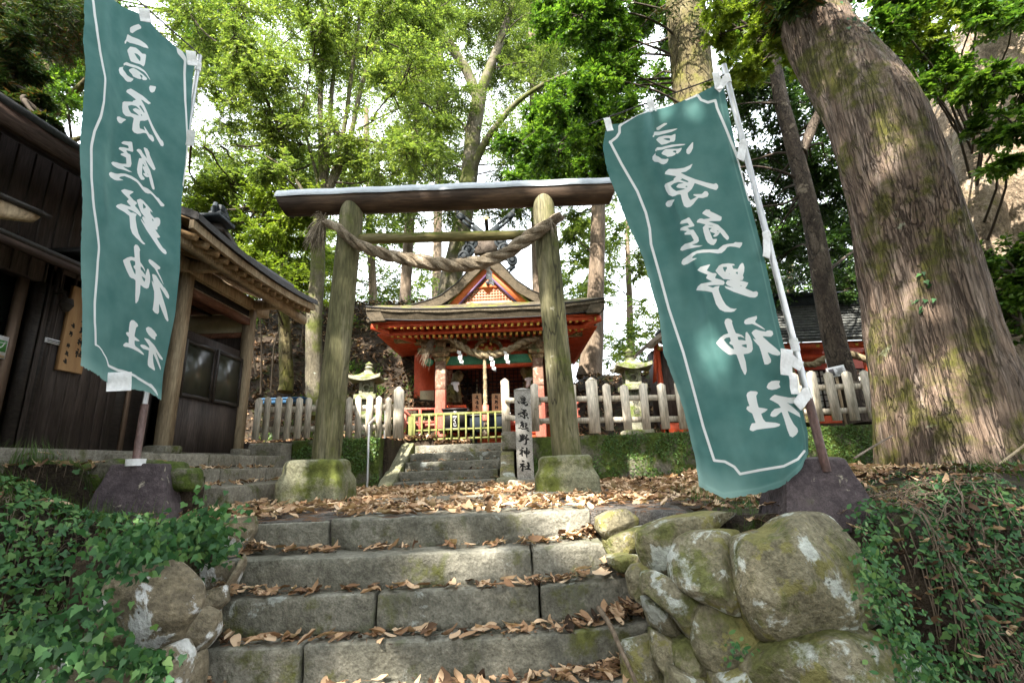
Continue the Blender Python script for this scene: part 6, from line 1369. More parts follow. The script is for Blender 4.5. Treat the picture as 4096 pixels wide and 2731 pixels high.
MB().box((-5.2, (ya + yb) / 2, 2.92), (1.6, yb - ya, .03)).build('ceiling', mt['redwood'], po, smooth=0); MB().box((-6.0, (ya + yb) / 2, 1.6), (.05, yb - ya + .3, 2.5)).build('back_wall', mt['darkwood'], po, smooth=0)
for x in (-4.95, -5.3, -5.65): MB().box((x, (ya + yb) / 2, 2.89), (.05, yb - ya, .03)).build('ceiling_batten', mt['darktrim'], po, smooth=0)
yy = np.linspace(4.75, 8.0, 26); cv = lambda y: .14 * sm(np.abs(y - 6.2) / 1.9) ** 2 - .0 * y
ez = lambda y: 3.05 + .03 * (y - 4.8) - .05 + .10 * ((y - 6.4) / 1.7) ** 2
P = np.array([[(x, y, ez(y) + (-3.42 - x) * .42) for y in yy] for x in (-3.42, -3.7, -4.0, -4.4)]); MB().grid(P, thick=np.array([0, 0, .09])).build('roof', mt['roofdark'], po, smooth=40)
P = np.array([[(-3.45, y, ez(y) - q) for y in yy] for q in (.0, .1)]); MB().grid(P, thick=np.array([-.05, 0, 0])).build('eave_fascia', mt['post'], po, smooth=40)
P = np.array([[(-3.425, y, ez(y) + q) for y in yy] for q in (0.0, .07)]); MB().grid(P, thick=np.array([.02, 0, 0])).build('eave_edge', mt['roofdark'], po, smooth=40)
mb = MB()
for y in np.arange(4.9, 7.95, .2): mb.beam((-3.5, y, ez(y) - .13), (-4.6, y, ez(y) + .26), .055, .075)
mb.build('rafters', mt['rafter'], po, smooth=0)
P = np.array([[(x, y, ez(y) + (-3.42 - x) * .42 - .015) for y in yy] for x in (-3.5, -4.5)]); MB().grid(P, thick=np.array([0, 0, -.015])).build('roof_boards', mt['rafter'], po, smooth=40)
for y in (ya - .02, yb + .02): MB().beam((-3.75, y, 3.05), (-4.4, y, 3.05), .13, .14).build('bracket_arm', mt['post'], po, smooth=0)
MB().beam((-3.72, 4.9, 2.965), (-3.72, 8.2, 2.965), .1, .12).build('eave_purlin', mt['post'], po, smooth=0)
# little dark gablet with an ornamental end tile
gt = [(-3.75, 5.45, 3.22), (-3.75, 6.75, 3.22), (-3.75, 5.75, 3.66)]
MB().prism([(-3.72, 5.3, 3.2), (-3.72, 5.62, 3.52), (-3.72, 5.72, 3.52), (-3.72, 6.62, 3.12), (-3.72, 6.48, 3.12), (-3.72, 5.72, 3.42)], (-.5, 0, .12)).build('gablet_frame', mt['darktrim'], po, smooth=0)
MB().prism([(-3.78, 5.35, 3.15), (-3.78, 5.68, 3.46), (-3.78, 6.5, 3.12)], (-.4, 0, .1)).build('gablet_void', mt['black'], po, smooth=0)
MB().box((-3.85, 5.62, 3.55), (.4, .36, .05)).build('gablet_cap', mt['ridgetile'], po, smooth=0)
c = np.array((-3.8, 5.68, 3.6)); MB().rbox(c + [0, 0, .04], (.18, .24, .1), .03, .04, .02, 12).rbox(c + [0, -.01, .13], (.16, .17, .12), .04, .04, .03, 14, seed=3).tube([c + [0, .1, .05], c + [.02, .14, .12], c + [0, .1, .18]], .03, 8).tube([c + [0, -.1, .05], c + [.02, -.14, .12], c + [0, -.1, .18]], .03, 8).build('end_tile', mt['ridgetile'], po)

# stepped kerbs below the buildings
def kerb(label, x0, x1, y0, y1, zt, h, k, mat='slab', split=.9):
    o = thing('stone_kerb', label, 'kerb', ((x0 + x1) / 2, y0, zt - h)); n = max(1, int((y1 - y0) / split)); ysp = np.linspace(y0, y1, n + 1)
    for j in range(n): MB().rbox(((x0 + x1) / 2, (ysp[j] + ysp[j + 1]) / 2, zt - h / 2), (x1 - x0, ysp[j + 1] - ysp[j] - .012, h), .02, .09, .012, 5, seed=j + k * 5).build('kerb_stone', mt[mat], o)
kerb('upper row of long mossy kerb stones along the foot of the porch and office', -4.15, -3.72, 4.9, 8.0, .60, .26, 1)
kerb('middle row of mossy kerb stones stepping down from the porch', -3.78, -3.38, 4.6, 7.7, .42, .3, 2)
kerb('lowest pale kerb stones next to the leaf covered terrace', -3.42, -2.85, 4.9, 7.0, .24, .3, 3)
o = thing('rubble_wall', 'low mossy rubble stone wall behind the ivy at the left edge', 'stone wall', (-3.9, 4.5, 0)); r = np.random.default_rng(91)
for k in range(17):
    x = -5.0 + .13 * k; MB().rbox((x + r.normal(0, .02), 4.3 + r.normal(0, .03), .30 + .12 * (k % 2) + r.normal(0, .02)), (.26, .26, .2), .06, .05, .03, 5, seed=k * 3).build('stone', mt['wallstone'], o)
MB().box((-4.0, 4.42, .2), (2.3, .2, .3)).build('core', mt['soil'], o, smooth=0)
pts = np.concatenate([np.stack([r.uniform(-3.7, -2.9, 120), r.uniform(4.7, 7.4, 120), np.zeros(120)], -1), np.stack([r.uniform(-5.0, -3.5, 260), r.uniform(4.0, 5.2, 260), np.full(260, .50)], -1)])
pts[:120, 2] = np.where(pts[:120, 0] < -3.4, .44, .27); litter('dead leaves lying along the kerb stones below the porch', pts, 92, .13, .2)

# ------------------------------------------------------------------ trees
TR = np.random.default_rng(1234); D2 = 9.2


def sprays(mb, tw, c, rad, nb, nt_, nl, L, W, shape, r, droop=.25, twig=True, flat=.75):
    c = np.asarray(c, float); rad = np.asarray(rad, float)
    e = rdir(nb, r) * (.25 + .75 * r.random((nb, 1)) ** .5) * rad; s0 = c + rdir(nb, r) * rad * .15
    E = c + e; mid = (s0 + E) / 2 + rdir(nb, r) * rad * .15 + np.array([0, 0, .12]) * rad
    ts = r.uniform(.2, 1.0, (nb, nt_, 1))
    o = ((1 - ts) ** 2) * s0[:, None] + 2 * ts * (1 - ts) * mid[:, None] + ts ** 2 * E[:, None]
    d = nrm(nrm(E - s0)[:, None] * .8 + rdir(nb * nt_, r).reshape(nb, nt_, 3) * np.array([1, 1, .55]) + np.array([0, 0, -droop]))
    ln = r.uniform(.35, .8, (nb, nt_, 1)) * rad.mean() * .62
    o = o.reshape(-1, 3); d = d.reshape(-1, 3); ln = ln.reshape(-1, 1)
    if twig:
        for k in range(nb):
            q = np.linspace(0, 1, 5)[:, None]; tw.tube((1 - q) ** 2 * s0[k] + 2 * q * (1 - q) * mid[k] + q ** 2 * E[k], np.linspace(.014, .004, 5), 4, cap=False)
        m = len(o); sd = nrm(np.cross(d, np.array([0, 0, 1.0])) + 1e-6); wv = .0028
        e2 = o + d * ln + np.array([0, 0, -.06]) * ln
        V = np.stack([o + sd * wv, o - sd * wv, e2 - sd * wv * .5, e2 + sd * wv * .5], 1); tw.add(V.reshape(-1, 3), np.arange(m * 4).reshape(-1, 4))
    t_ = np.tile(np.linspace(.12, 1.02, nl)[None, :, None], (len(o), 1, 1)) + r.normal(0, .02, (len(o), nl, 1))
    P = o[:, None] + d[:, None] * ln[:, None] * t_ + np.array([0, 0, -.06]) * ln[:, None] * t_ ** 2
    side = np.where(np.arange(nl) % 2, 1.0, -1.0)[None, :, None]
    sv = nrm(np.cross(d, np.array([0, 0, 1.0]) + rdir(len(o), r) * .3))[:, None]
    ld = nrm(d[:, None] * .7 + sv * side * .9 + r.normal(0, .25, P.shape) + np.array([0, 0, -.18]))
    n_ = nrm(np.array([0, 0, flat]) + r.normal(0, .45, P.shape))
    P = P.reshape(-1, 3); m = len(P); s_ = r.uniform(.65, 1.25, m)
    leaves(mb, P, ld.reshape(-1, 3), n_.reshape(-1, 3), L * s_, W * s_, shape)


def pts3(path): return np.array([at(a, b_, Y) for a, b_, Y in path])


def spline(P, n):
    P = resample(np.asarray(P, float), max(n, len(P) * 3)); return smooth1(P, 5)


def tree(label, trunks, blobs, bark, leaf, L=.11, W=.045, shape='diamond', nb=8, nt_=13, nl=11, name='tree', droop=.25, branch_r=.028, rough=.06, twig=True, rt=None, flare=0.0, category='tree', link=True, ridged=False):
    """trunks: list of (points, radius at start, radius at end); blobs: list of (centre, radii)"""
    r = np.random.default_rng(abs(hash(label)) % 1000 if False else sum(map(ord, label)))
    base = np.array(trunks[0][0][0], float); root = thing(name, label, category, base)
    nb = int(nb * 1.5); tb = MB(); allp = []
    for k, (P, r0, r1) in enumerate(trunks):
        n = 34 if k == 0 else 18; Q = spline(P, n); n = len(Q); t_ = np.linspace(0, 1, n); rad = r0 + (r1 - r0) * t_ ** .85
        if k == 0 and flare: rad = rad * (1 + flare * np.exp(-t_ * 9))
        Q = Q + .25 * r0 * np.stack([vnoise(np.stack([t_ * 5, 0 * t_ + k, 0 * t_ + q], -1)) for q in (1, 2, 3)], -1) * np.array([1, 1, 0]) * (t_[:, None] > .02)
        if ridged and k == 0:
            Q = np.stack([np.interp(np.linspace(0, 1, 240), t_, Q[:, i_]) for i_ in range(3)], -1); rad = np.interp(np.linspace(0, 1, 240), t_, rad); n_s = 220
            tb.tube(Q, rad, n_s, rough=.07, seed=1.5); V = tb.v[-1].reshape(240, n_s, 3); th = np.arange(n_s) / n_s * 2 * np.pi
            cxy = np.stack([np.cos(th), np.sin(th)], -1) * 6.5; zz = Q[:, 2]; sw_ = zz[:, None] * .35
            pn = np.stack([np.broadcast_to(cxy[None, :, 0], (240, n_s)) + sw_ * .5, np.broadcast_to(cxy[None, :, 1], (240, n_s)) - sw_ * .3, np.broadcast_to(zz[:, None] * .55, (240, n_s))], -1)
            rd_ = -np.abs(fbm(pn, 2)) * .06 + .018 * fbm(pn * np.array([3, 3, 4.0]), 3); rt_ = .10 * np.exp(-np.maximum(0, zz - zz[0] - .4)[:, None] / .5) * np.cos(th * 5 + 1.0)[None]
            tb.v[-1] = (V + (V - Q[:, None]) * (rd_ + rt_)[..., None]).reshape(-1, 3); allp.append(Q[::7]); continue
        tb.tube(Q, rad, 40 if r0 > .5 else 22 if r0 > .2 else 12 if r0 > .06 else 7, rough=rough, seed=k * 3.7); allp.append(Q)
    AP = np.concatenate(allp); tw = MB(); lf = MB()
    for c, rad in blobs:
        c = np.asarray(c, float); dd = np.linalg.norm(AP - c, axis=1) + .9 * np.maximum(0, AP[:, 2] - c[2]); a = AP[np.argmin(dd + np.abs(r.normal(0, .8, len(dd))))]; mid = (a + c) / 2 + np.array([0, 0, .12 * np.linalg.norm(c - a)]) + r.normal(0, .22, 3)
        q = np.linspace(0, 1, 9)[:, None]; Q = (1 - q) ** 2 * a + 2 * q * (1 - q) * mid + q ** 2 * c; dl_ = np.linalg.norm(c - a)
        if link and (dl_ < 2.4 or len(tw.v) % 4 == 0 or D2 is None): tw.tube(Q + .05 * np.stack([vnoise(np.stack([q[:, 0] * 4, 0 * q[:, 0] + c[0], 0 * q[:, 0] + i_], -1)) for i_ in (1, 2, 3)], -1) * dl_ * .5, np.linspace(branch_r, .012, 9), 6, cap=False)
        sprays(lf, tw, c, rad, nb, nt_, nl, L, W, shape, r, droop, twig)
    tk = tb.build('trunk', bark, root, smooth=60)
    if tw.v: tw.build('branches', mt['twig'], root, smooth=0)
    if lf.v: lf.build('crown', leaf, root, smooth=0)
    return root


def cloud(n, x0, x1, y0, y1, Y0, Y1, rx, ry, seed, keep=None):
    """n foliage masses spread over a window of the view, at distances Y0..Y1"""
    r = np.random.default_rng(seed); out = []; tries = 0; acc = []; n = int(n * 1.55); rx *= .9; ry *= .9
    while len(acc) < n and tries < 4000:
        tries += 1; p = np.array([r.uniform(x0, x1), r.uniform(y0, y1)])
        if keep is not None and not keep(*p): continue
        if all((((p - q) / np.array([rx, ry])) ** 2).sum() > (.92 - tries / 6000) ** 2 for q in acc): acc.append(p)
    for p in acc:
        Y = r.uniform(Y0, Y1); c = at(p[0], p[1], Y); k = ((c - EYE) @ FW) / (FP / K); s_ = r.uniform(.75, 1.25); out.append((c, (1.5 * rx * k * s_, 1.4 * rx * k * s_, 1.5 * ry * k * s_)))
    return out


D5 = 10.2
stems5 = [([(722, 960), (720, 860), (726, 700), (733, 560), (742, 440)], .19, .15)]
P5 = lambda l: pts3([(a, b_, D5 + (q if False else 0)) for a, b_ in l])
tree('slim multi stemmed tree with lichen spots behind the left gate pillar', [(P5(stems5[0][0]), .19, .15), (P5([(741, 450), (738, 380), (735, 293), (738, 176), (752, 0), (760, -90)]), .085, .04), (P5([(744, 450), (748, 381), (754, 293), (768, 146), (784, 88), (800, 0)]), .08, .035), (P5([(748, 450), (768, 395), (787, 322), (805, 176), (822, 88), (830, -40)]), .07, .03), (P5([(750, 450), (772, 407), (806, 316), (831, 190), (858, 102), (893, 44), (915, -20)]), .08, .03), (P5([(735, 455), (724, 384), (708, 337), (700, 293), (680, 200)]), .05, .015),
     (pts3([(733, 520, D5), (700, 436, D5 - .3), (663, 395, D5 - .4), (650, 370, D5 - .4), (653, 330, D5 - .4), (623, 255, D5 - .5), (588, 190, D5 - .6), (560, 130, D5 - .6)]), .05, .014), (pts3([(655, 340, D5 - .4), (662, 281, D5 - .4), (700, 240, D5 - .4), (712, 160, D5 - .3)]), .03, .01), (pts3([(645, 380, D5 - .4), (600, 350, D5 - .5), (520, 330, D5 - .6), (440, 335, D5 - .8)]), .022, .008), (pts3([(820, 300, D5), (900, 255, D5 + .2), (960, 235, D5 + .4)]), .025, .01)],
     cloud(34, 430, 1000, -70, 430, 8.8, 12.0, 64, 46, 5, lambda x, y: not (830 < x < 960 and 250 < y < 330)), mt['bark_grey'], mt['leaf_bright'], .08, .034, nb=10, nt_=14, nl=12)
tree('yellow green maple on the slope behind the porch roof', [(pts3([(655, 900, 11.2), (655, 780, 11.2), (650, 620, 11.2), (648, 470, 11.2), (655, 360, 11.2)]), .17, .06), (pts3([(650, 600, 11.2), (610, 520, 11), (570, 470, 10.8)]), .06, .02)], cloud(17, 440, 720, 440, 700, 9.8, 12.2, 50, 34, 6, lambda x, y: y < 430 + (x - 380) * .95), mt['bark_moss'], mt['leaf_yellow'], .075, .04, nb=8, nt_=14, nl=12)
D6 = 14.0
tree('large leaning tree with spreading limbs behind the shrine ridge', [(pts3([(1020, 720, D6), (1035, 640, D6), (1058, 560, D6), (1076, 440, D6), (1088, 330, D6), (1096, 220, D6)]), .36, .25), (pts3([(1096, 225, D6), (1072, 160, D6), (1030, 95, D6), (990, 20, D6), (970, -50, D6)]), .2, .1), (pts3([(1096, 230, D6), (1125, 150, D6), (1158, 70, D6), (1180, 0, D6), (1195, -60, D6)]), .19, .1), (pts3([(1082, 400, D6), (1105, 335, D6 - .3), (1150, 270, D6 - .5), (1205, 218, D6 - .8), (1260, 185, D6 - 1), (1300, 170, D6 - 1)]), .15, .05), (pts3([(1088, 330, D6), (1060, 280, D6), (1010, 250, D6)]), .06, .02)],
     cloud(26, 900, 1290, -60, 480, 12.5, 16, 66, 48, 8, lambda x, y: not (1040 < x < 1130 and 80 < y < 420) and not (1130 < x < 1260 and 230 < y < 330)), mt['bark_grey'], mt['leaf_fine'], .105, .04, nb=10, nt_=14, nl=12)
tree('straight cedar trunk rising behind the shrine finials', [(pts3([(1236, 760, 16), (1230, 400, 16), (1222, 0, 16), (1218, -120, 16)]), .2, .13)], cloud(7, 1170, 1270, -60, 170, 15, 17, 46, 34, 9), mt['bark_far'], mt['leaf_fine'], .14, .04, nb=7, nt_=12, nl=10)
tree('pale sunlit cedar trunk left of the shrine roof', [(pts3([(924, 760, 15), (938, 560, 15), (950, 400, 15), (969, 150, 15), (980, -80, 15)]), .2, .12)], cloud(6, 900, 1010, -40, 200, 15, 17, 50, 40, 10), mt['bark_far'], mt['leaf_bright'], .13, .05)
tree('tall straight cedar just right of the shrine roof', [(pts3([(1352, 870, 14.5), (1366, 760, 14.5), (1374, 560, 14.5), (1378, 300, 14.5), (1382, 0, 14.5)]), .27, .17)], cloud(8, 1290, 1480, 300, 560, 15, 18, 46, 40, 11), mt['bark_far'], mt['leaf_bright'], .13, .05, flare=.5)
D2 = 9.2
tree('stout mossy trunk rising behind the right banner', [(pts3([(1790, 1000, D2), (1730, 800, D2), (1690, 600, D2), (1640, 400, D2), (1604, 200, D2), (1578, 0, D2), (1560, -150, D2)]), .55, .42)], cloud(24, 1270, 1430, -60, 400, 7.8, 11, 50, 40, 12, lambda x, y: y < 440 - (x - 1270) * .25 and not (x < 1340 and 60 < y < 210)) + cloud(7, 1440, 1560, -50, 210, 10.4, 12, 44, 36, 35) + cloud(5, 1195, 1275, 250, 430, 9, 10.5, 40, 36, 13) + cloud(7, 1670, 1800, -40, 130, 11, 12.5, 44, 36, 14), mt['bark_moss'], mt['leaf_deep'], .1, .045, nb=9, nt_=14, nl=11, branch_r=.035, flare=.3)
D3 = 9.4
tree('slender dark barked tree forking in front of the slate roofed side shrine', [(pts3([(1972, 975, D3), (1935, 850, D3), (1890, 640, D3), (1850, 440, D3), (1836, 345, D3), (1795, 230, D3), (1780, 130, D3), (1770, 0, D3)]), .24, .12), (pts3([(1840, 350, D3), (1868, 290, D3), (1900, 230, D3 - .2), (1935, 160, D3 - .4)]), .12, .08), (pts3([(1850, 420, D3), (1800, 395, D3), (1740, 380, D3), (1700, 384, D3)]), .045, .015), (pts3([(1800, 240, D3), (1740, 235, D3), (1690, 240, D3)]), .04, .012), (pts3([(1858, 440, D3), (1800, 470, D3), (1740, 475, D3 - .2)]), .04, .012)],
     cloud(17, 1690, 1990, 120, 420, 9.6, 12, 56, 42, 15) + cloud(16, 1730, 2000, 420, 680, 11, 14, 50, 38, 16, lambda x, y: x > 1715 + (y - 420) * .2), mt['bark_dark'], mt['leaf_dark'], .11, .05, nb=8, nt_=12, nl=10, branch_r=.035)
DM = 7.0
tree('young maple with star shaped yellow green leaves beside the huge cedar', [(pts3([(2085, 1000, 7.6), (2050, 700, 7.6), (2000, 400, 7.6), (1945, 150, 7.4), (1900, 20, 7.2)]), .07, .03), (pts3([(1960, 240, 7.4), (1900, 150, 7.2), (1835, 110, 7), (1760, 90, 6.9)]), .02, .008)], cloud(12, 1650, 1860, -40, 175, 6.6, 7.4, 46, 26, 17) + cloud(7, 2010, 2130, -20, 150, 7.4, 8.2, 46, 34, 18), mt['bark_grey'], mt['leaf_yellow'], .085, .085, 'maple', nb=6, nt_=9, nl=6, droop=.3)
# the huge cedar
CY = 6.05; tr1 = [at(2218, 1110, CY) + [0, 0, -.75]] + [at(a, b_, CY) for a, b_ in ((2217, 1110), (2207, 1000), (2190, 880), (2157, 698), (2086, 517), (2048, 428), (1977, 231), (1888, 0))]; tr1 = tr1 + [tr1[-1] + [-.25, 0, 2.5], tr1[-1] + [-.4, 0, 5.5]]; cb = tr1[0]
crown1 = [((4.3 + a, 6.0 + b_, z), (1.4, 1.4, .8)) for a, b_, z in ((-2, -1, 9.5), (1.8, -1.2, 9), (0, 2, 10), (-1.5, 1.5, 11), (1.5, 1, 11.5), (0, -2.2, 11), (-.5, 0, 13), (-3, -3, 10))]
ced = tree('huge old cedar with reddish fissured bark and mossy patches right of the right banner', [(tr1, .83, .265)], crown1 + cloud(5, 1770, 1860, -40, 40, 5.6, 6.6, 44, 26, 19), mt['bark_red'], mt['leaf_cedar'], .16, .03, nb=7, nt_=12, nl=12, flare=.22, rough=.10, ridged=True)
r = np.random.default_rng(77)   # ivy leaves climbing its bark
mb = MB()
for px_, py_, sx_, sy_, n_ in ((1975, 95, 45, 40, 60), (2040, 215, 60, 22, 80), (2035, 320, 30, 60, 90), (2075, 420, 55, 20, 100), (2120, 480, 50, 22, 80), (2000, 30, 50, 25, 40), (2120, 1180 / 1.0 - 520, 20, 60, 22), (2140, 330, 40, 25, 40)):
    for _ in range(n_):
        a, b_ = px_ + r.normal(0, sx_ * .6), py_ + r.normal(0, sy_ * .6); d_ = at(a, b_, 1.0) - EYE; best = None
        # march to the bark
        for Y in np.arange(4.9, 6.4, .03):
            p = EYE + d_ * Y; zz = p[2]; cx_ = np.interp(zz, [q[2] for q in tr1], [q[0] for q in tr1]); L_ = tr1[-1][2] - tr1[0][2]; tt = np.clip((zz - tr1[0][2]) / L_, 0, 1); R_ = .98 * (.80 + (.25 - .80) * tt ** .85) * (1 + .22 * math.exp(-tt * 9))
            if math.hypot(p[0] - cx_, p[1] - 6.05) < R_ + .0: best = p; break
        if best is not None:
            n0 = nrm(np.array([best[0] - cx_, best[1] - 6.05, .2])); leaves(mb, (best + n0 * r.uniform(.01, .05))[None], (nrm(np.array([r.normal(0, .6), -.2, -.6])))[None], nrm(n0 + r.normal(0, .4, 3))[None], np.array([r.uniform(.05, .1)]), np.array([r.uniform(.04, .07)]), 'ivy')
ivo = mb.build('climbing_ivy', mt['ivy'], ced, smooth=0)
# giant pale trunk at the right edge
ct = [at(2440, 960, 9.6), at(2400, 760, 9.6), at(2372, 560, 9.6), at(2352, 380, 9.6), at(2360, 180, 9.4), at(2372, 0, 9.4), at(2360, -160, 9.4)]
tree('giant pale old trunk with moss, half out of frame at the right edge', [(ct, 1.95, .95), (np.array([at(2300, 900, 9.0), at(2290, 640, 9.0), at(2240, 430, 9.0), at(2215, 330, 9.2), at(2260, 260, 9.5)]), .55, .3)], cloud(9, 2010, 2360, -50, 60, 6.8, 8.6, 50, 34, 20) + cloud(5, 2230, 2350, 170, 380, 6.2, 7.4, 46, 36, 21) + cloud(10, 2010, 2150, 40, 330, 12, 14, 44, 34, 22) + cloud(3, 2120, 2210, 60, 200, 7, 8, 40, 30, 34), mt['bark_pale'], mt['leaf_deep'], .11, .052, nb=7, nt_=12, nl=10, rough=.09)
tree('leafy shrub at the right edge between the huge cedar and the giant pale trunk', [(pts3([(2420, 1000, 7.6), (2380, 850, 7.6), (2330, 680, 7.5)]), .05, .02)], cloud(10, 2255, 2400, 560, 760, 7.2, 8.0, 40, 34, 23), mt['bark_grey'], mt['leaf_deep'], .09, .04, nb=7, nt_=12, nl=10, name='shrub', category='shrub')
# behind the office roof on the left
tree('reddish trunk leaning behind the office roof at the upper left', [(pts3([(60, 420, 9.5), (82, 264, 9.5), (112, 180, 9.5), (135, 100, 9.5), (150, 0, 9.5), (160, -80, 9.5)]), .3, .2), (pts3([(70, 340, 9.4), (110, 265, 9.2), (160, 235, 9), (196, 195, 8.8), (260, 120, 8.6)]), .12, .05), (pts3([(90, 200, 9.5), (60, 120, 9.3), (20, 60, 9.2), (-20, 20, 9)]), .1, .06), (pts3([(60, 420, 9.5), (40, 260, 9.5), (30, 120, 9.5), (18, 20, 9.4)]), .16, .1), (pts3([(150, 330, 8.8), (185, 318, 8.6), (230, 300, 8.5)]), .07, .03)], cloud(18, -20, 250, -50, 250, 8, 10.5, 56, 40, 24) + cloud(8, 430, 560, -40, 180, 11, 13, 60, 44, 25), mt['bark_moss'], mt['leaf_deep'], .1, .045, nb=7, nt_=12, nl=10)
tree('dark cedar with drooping feathery sprays hanging over the office roof', [(pts3([(-120, 520, 6.5), (-100, 200, 6.5), (-90, -50, 6.5)]), .22, .16), (pts3([(-90, 60, 6.4), (0, 30, 6.2), (90, 10, 6.0)]), .05, .02), (pts3([(-95, 160, 5), (-20, 170, 4.2), (30, 190, 3.9), (85, 250, 3.7), (108, 285, 3.65)]), .022, .005)], cloud(13, -40, 200, -40, 110, 5.6, 7, 60, 30, 26) + cloud(8, -30, 60, 110, 190, 3.7, 4.8, 34, 22, 27) + cloud(3, 40, 110, 225, 290, 3.55, 3.75, 24, 14, 28), mt['bark_dark'], mt['leaf_cedar'], .075, .014, nb=8, nt_=15, nl=16, droop=.5)
# trees farther off that close the gaps
tree('far bright tree on the ridge left of the shrine', [(pts3([(860, 760, 22), (850, 500, 22), (840, 250, 22)]), .22, .12)], cloud(22, 430, 960, 330, 700, 18, 24, 66, 48, 29, lambda x, y: y > 330 + abs(x - 700) * .2), mt['bark_far'], mt['leaf_bright'], .15, .065, nb=10, nt_=14, nl=12, twig=False)
tree('far pale green tree on the ridge right of the shrine', [(pts3([(1450, 830, 22), (1445, 640, 22), (1440, 480, 22)]), .2, .1)], cloud(13, 1300, 1500, 480, 830, 18, 24, 46, 38, 30, lambda x, y: not (1395 < x < 1440 and 560 < y < 760) and not (1290 < x < 1345 and y < 600)), mt['bark_far'], mt['leaf_bright'], .18, .08, nb=7, nt_=12, nl=9, twig=False)
tree('far green tree beyond the slate roofed side shrine', [(pts3([(1820, 800, 24), (1815, 560, 24)]), .25, .15)], cloud(15, 1690, 2010, 480, 720, 20, 26, 60, 40, 31), mt['bark_far'], mt['leaf_deep'], .2, .09, nb=7, nt_=12, nl=9, twig=False)
tree('far light tree high behind the lintel of the gate', [(pts3([(1000, 760, 26), (1010, 400, 26), (1010, 100, 26)]), .3, .2)], cloud(20, 560, 1320, -50, 330, 22, 28, 90, 60, 32), mt['bark_far'], mt['leaf_fine'], .17, .07, nb=11, nt_=15, nl=12, twig=False)
# saplings and ferny growth on the bank behind the left fence
for k, (pp, lab) in enumerate((([(598, 905), (602, 800), (596, 720), (612, 640)], 'thin bent sapling on the dark bank just right of the porch'), ([(622, 900), (630, 790), (655, 720), (668, 660)], 'thin sapling leaning right on the dark bank near the porch'), ([(588, 860), (575, 760), (590, 690)], 'short bare sapling beside the porch corner post'), ([(690, 800), (700, 730), (690, 660)], 'slim sapling on top of the bank near the multi stemmed tree'))):
    tree(lab, [(pts3([(a, b_, 11 + .2 * k) for a, b_ in pp]), .025, .01)], cloud(2, pp[-1][0] - 40, pp[-1][0] + 30, pp[-1][1] - 50, pp[-1][1] + 10, 11, 11.6, 36, 26, 40 + k), mt['bark_far'], mt['leaf_bright'], .09, .04, nb=5, nt_=9, nl=9, name='sapling', category='sapling', branch_r=.008)
# unseen trees added around the viewer to throw dappled shade on the approach
for k, (x, y, h, lab) in enumerate(((-5.6, -4.5, 11, 'broad evergreen standing left of the approach path, behind the viewer'), (.2, -7.5, 12, 'broad evergreen standing in the middle of the grove behind the viewer'), (4.2, -4.5, 11.5, 'broad evergreen standing right of the approach path, behind the viewer'), (-4.0, -11, 12, 'old evergreen far back on the left of the grove behind the viewer'), (9.5, -1.5, 10, 'old evergreen right of the boulders, outside the view'), (-1.0, -1.2, 12.5, 'tall evergreen beside the approach path, its crown above the viewer'))):
    r = np.random.default_rng(200 + k); bl_ = []
    for _ in range(22): a = r.random() * 6.28; q = r.random() ** .5 * 4.4; bl_.append(((x + q * math.cos(a) + .8, y + q * math.sin(a), h + r.normal(0, 1.1)), (1.35, 1.35, .8)))
    if k == 1: bl_ += [((q_[0] + SDIR[0] / SDIR[2] * (11.5 - q_[2]), q_[1] + SDIR[1] / SDIR[2] * (11.5 - q_[2]), 11.5 + .5 * math.sin(q_[0] * 3)), (1.0, 1.0, .6)) for q_ in ((-1.5, 3.3, -.5), (.3, 3.2, -.5), (-.6, 2.6, -.8), (-2.6, 2.9, -.3), (1.5, 2.5, -.6), (-.6, 4.6, 0), (-2.0, 4.7, 0), (-.6, 9, .5), (2.2, 2.4, -.6), (-3.0, 2.4, -.4))]  # extra crown clumps placed toward the sun to shade chosen spots below
    tree(lab, [([(x, y, -1.2), (x + .1, y, 2), (x, y + .1, 5), (x + .1, y, h + 1)], .35, .15)], bl_, mt['bark_grey'], mt['leaf_deep'], .24, .11, nb=6, nt_=11, nl=9, twig=False)

r = np.random.default_rng(300); n_ = 21000; a = r.uniform(-.28, math.pi + .28, n_); q = r.uniform(13, 21, n_); z = 17 * r.random(n_) ** .8 - .8  # ring of foliage added out of view to cut low sky light
P = np.stack([q * np.cos(a) * 1.0, 1.5 - q * np.sin(a), z], -1); P = P[fbm(P * .35, 3) > -.12]
mb = leaves(MB(), P, rdir(len(P), r, -.3), rdir(len(P), r, .5), r.uniform(.4, .8, len(P)), r.uniform(.25, .5, len(P)))
tag(mb.build('added_forest', mt['leaf_dark'], smooth=0), 'unseen evergreen wood added behind the viewer to block low sky light', 'added_forest', kind='stuff')

# litter, ferns and loose sticks on the bank behind the fence
P, _ = scatter(-9.5, -.9, 9.0, 14.2, 8500, lambda x, y: hill(x, y) > -.1, seed=95, res=.1); P[:, 2] += .02 + TR.random(len(P)) * .05
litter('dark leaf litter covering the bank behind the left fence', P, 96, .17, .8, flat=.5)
P, _ = scatter(.8, 5.5, 9.7, 14.2, 2200, None, seed=97, res=.1); P[:, 2] += .02 + TR.random(len(P)) * .05
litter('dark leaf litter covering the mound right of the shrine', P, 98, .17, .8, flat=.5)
P, N_ = scatter(-5.5, -1.2, 10, 13.5, 60, None, seed=99, res=.1); r = np.random.default_rng(99); mb = MB()
for p in P:
    n_ = 60; d = rdir(n_, r, .4); leaves(mb, p + d * r.uniform(.02, .22, (n_, 1)) + [0, 0, .1], d, rdir(n_, r, 1.0), .09, .03)
tag(mb.build('undergrowth', mt['leaf_deep'], smooth=0), 'small ferns and seedlings scattered over the dark bank', 'undergrowth', kind='stuff')
r = np.random.default_rng(101); mb = MB()
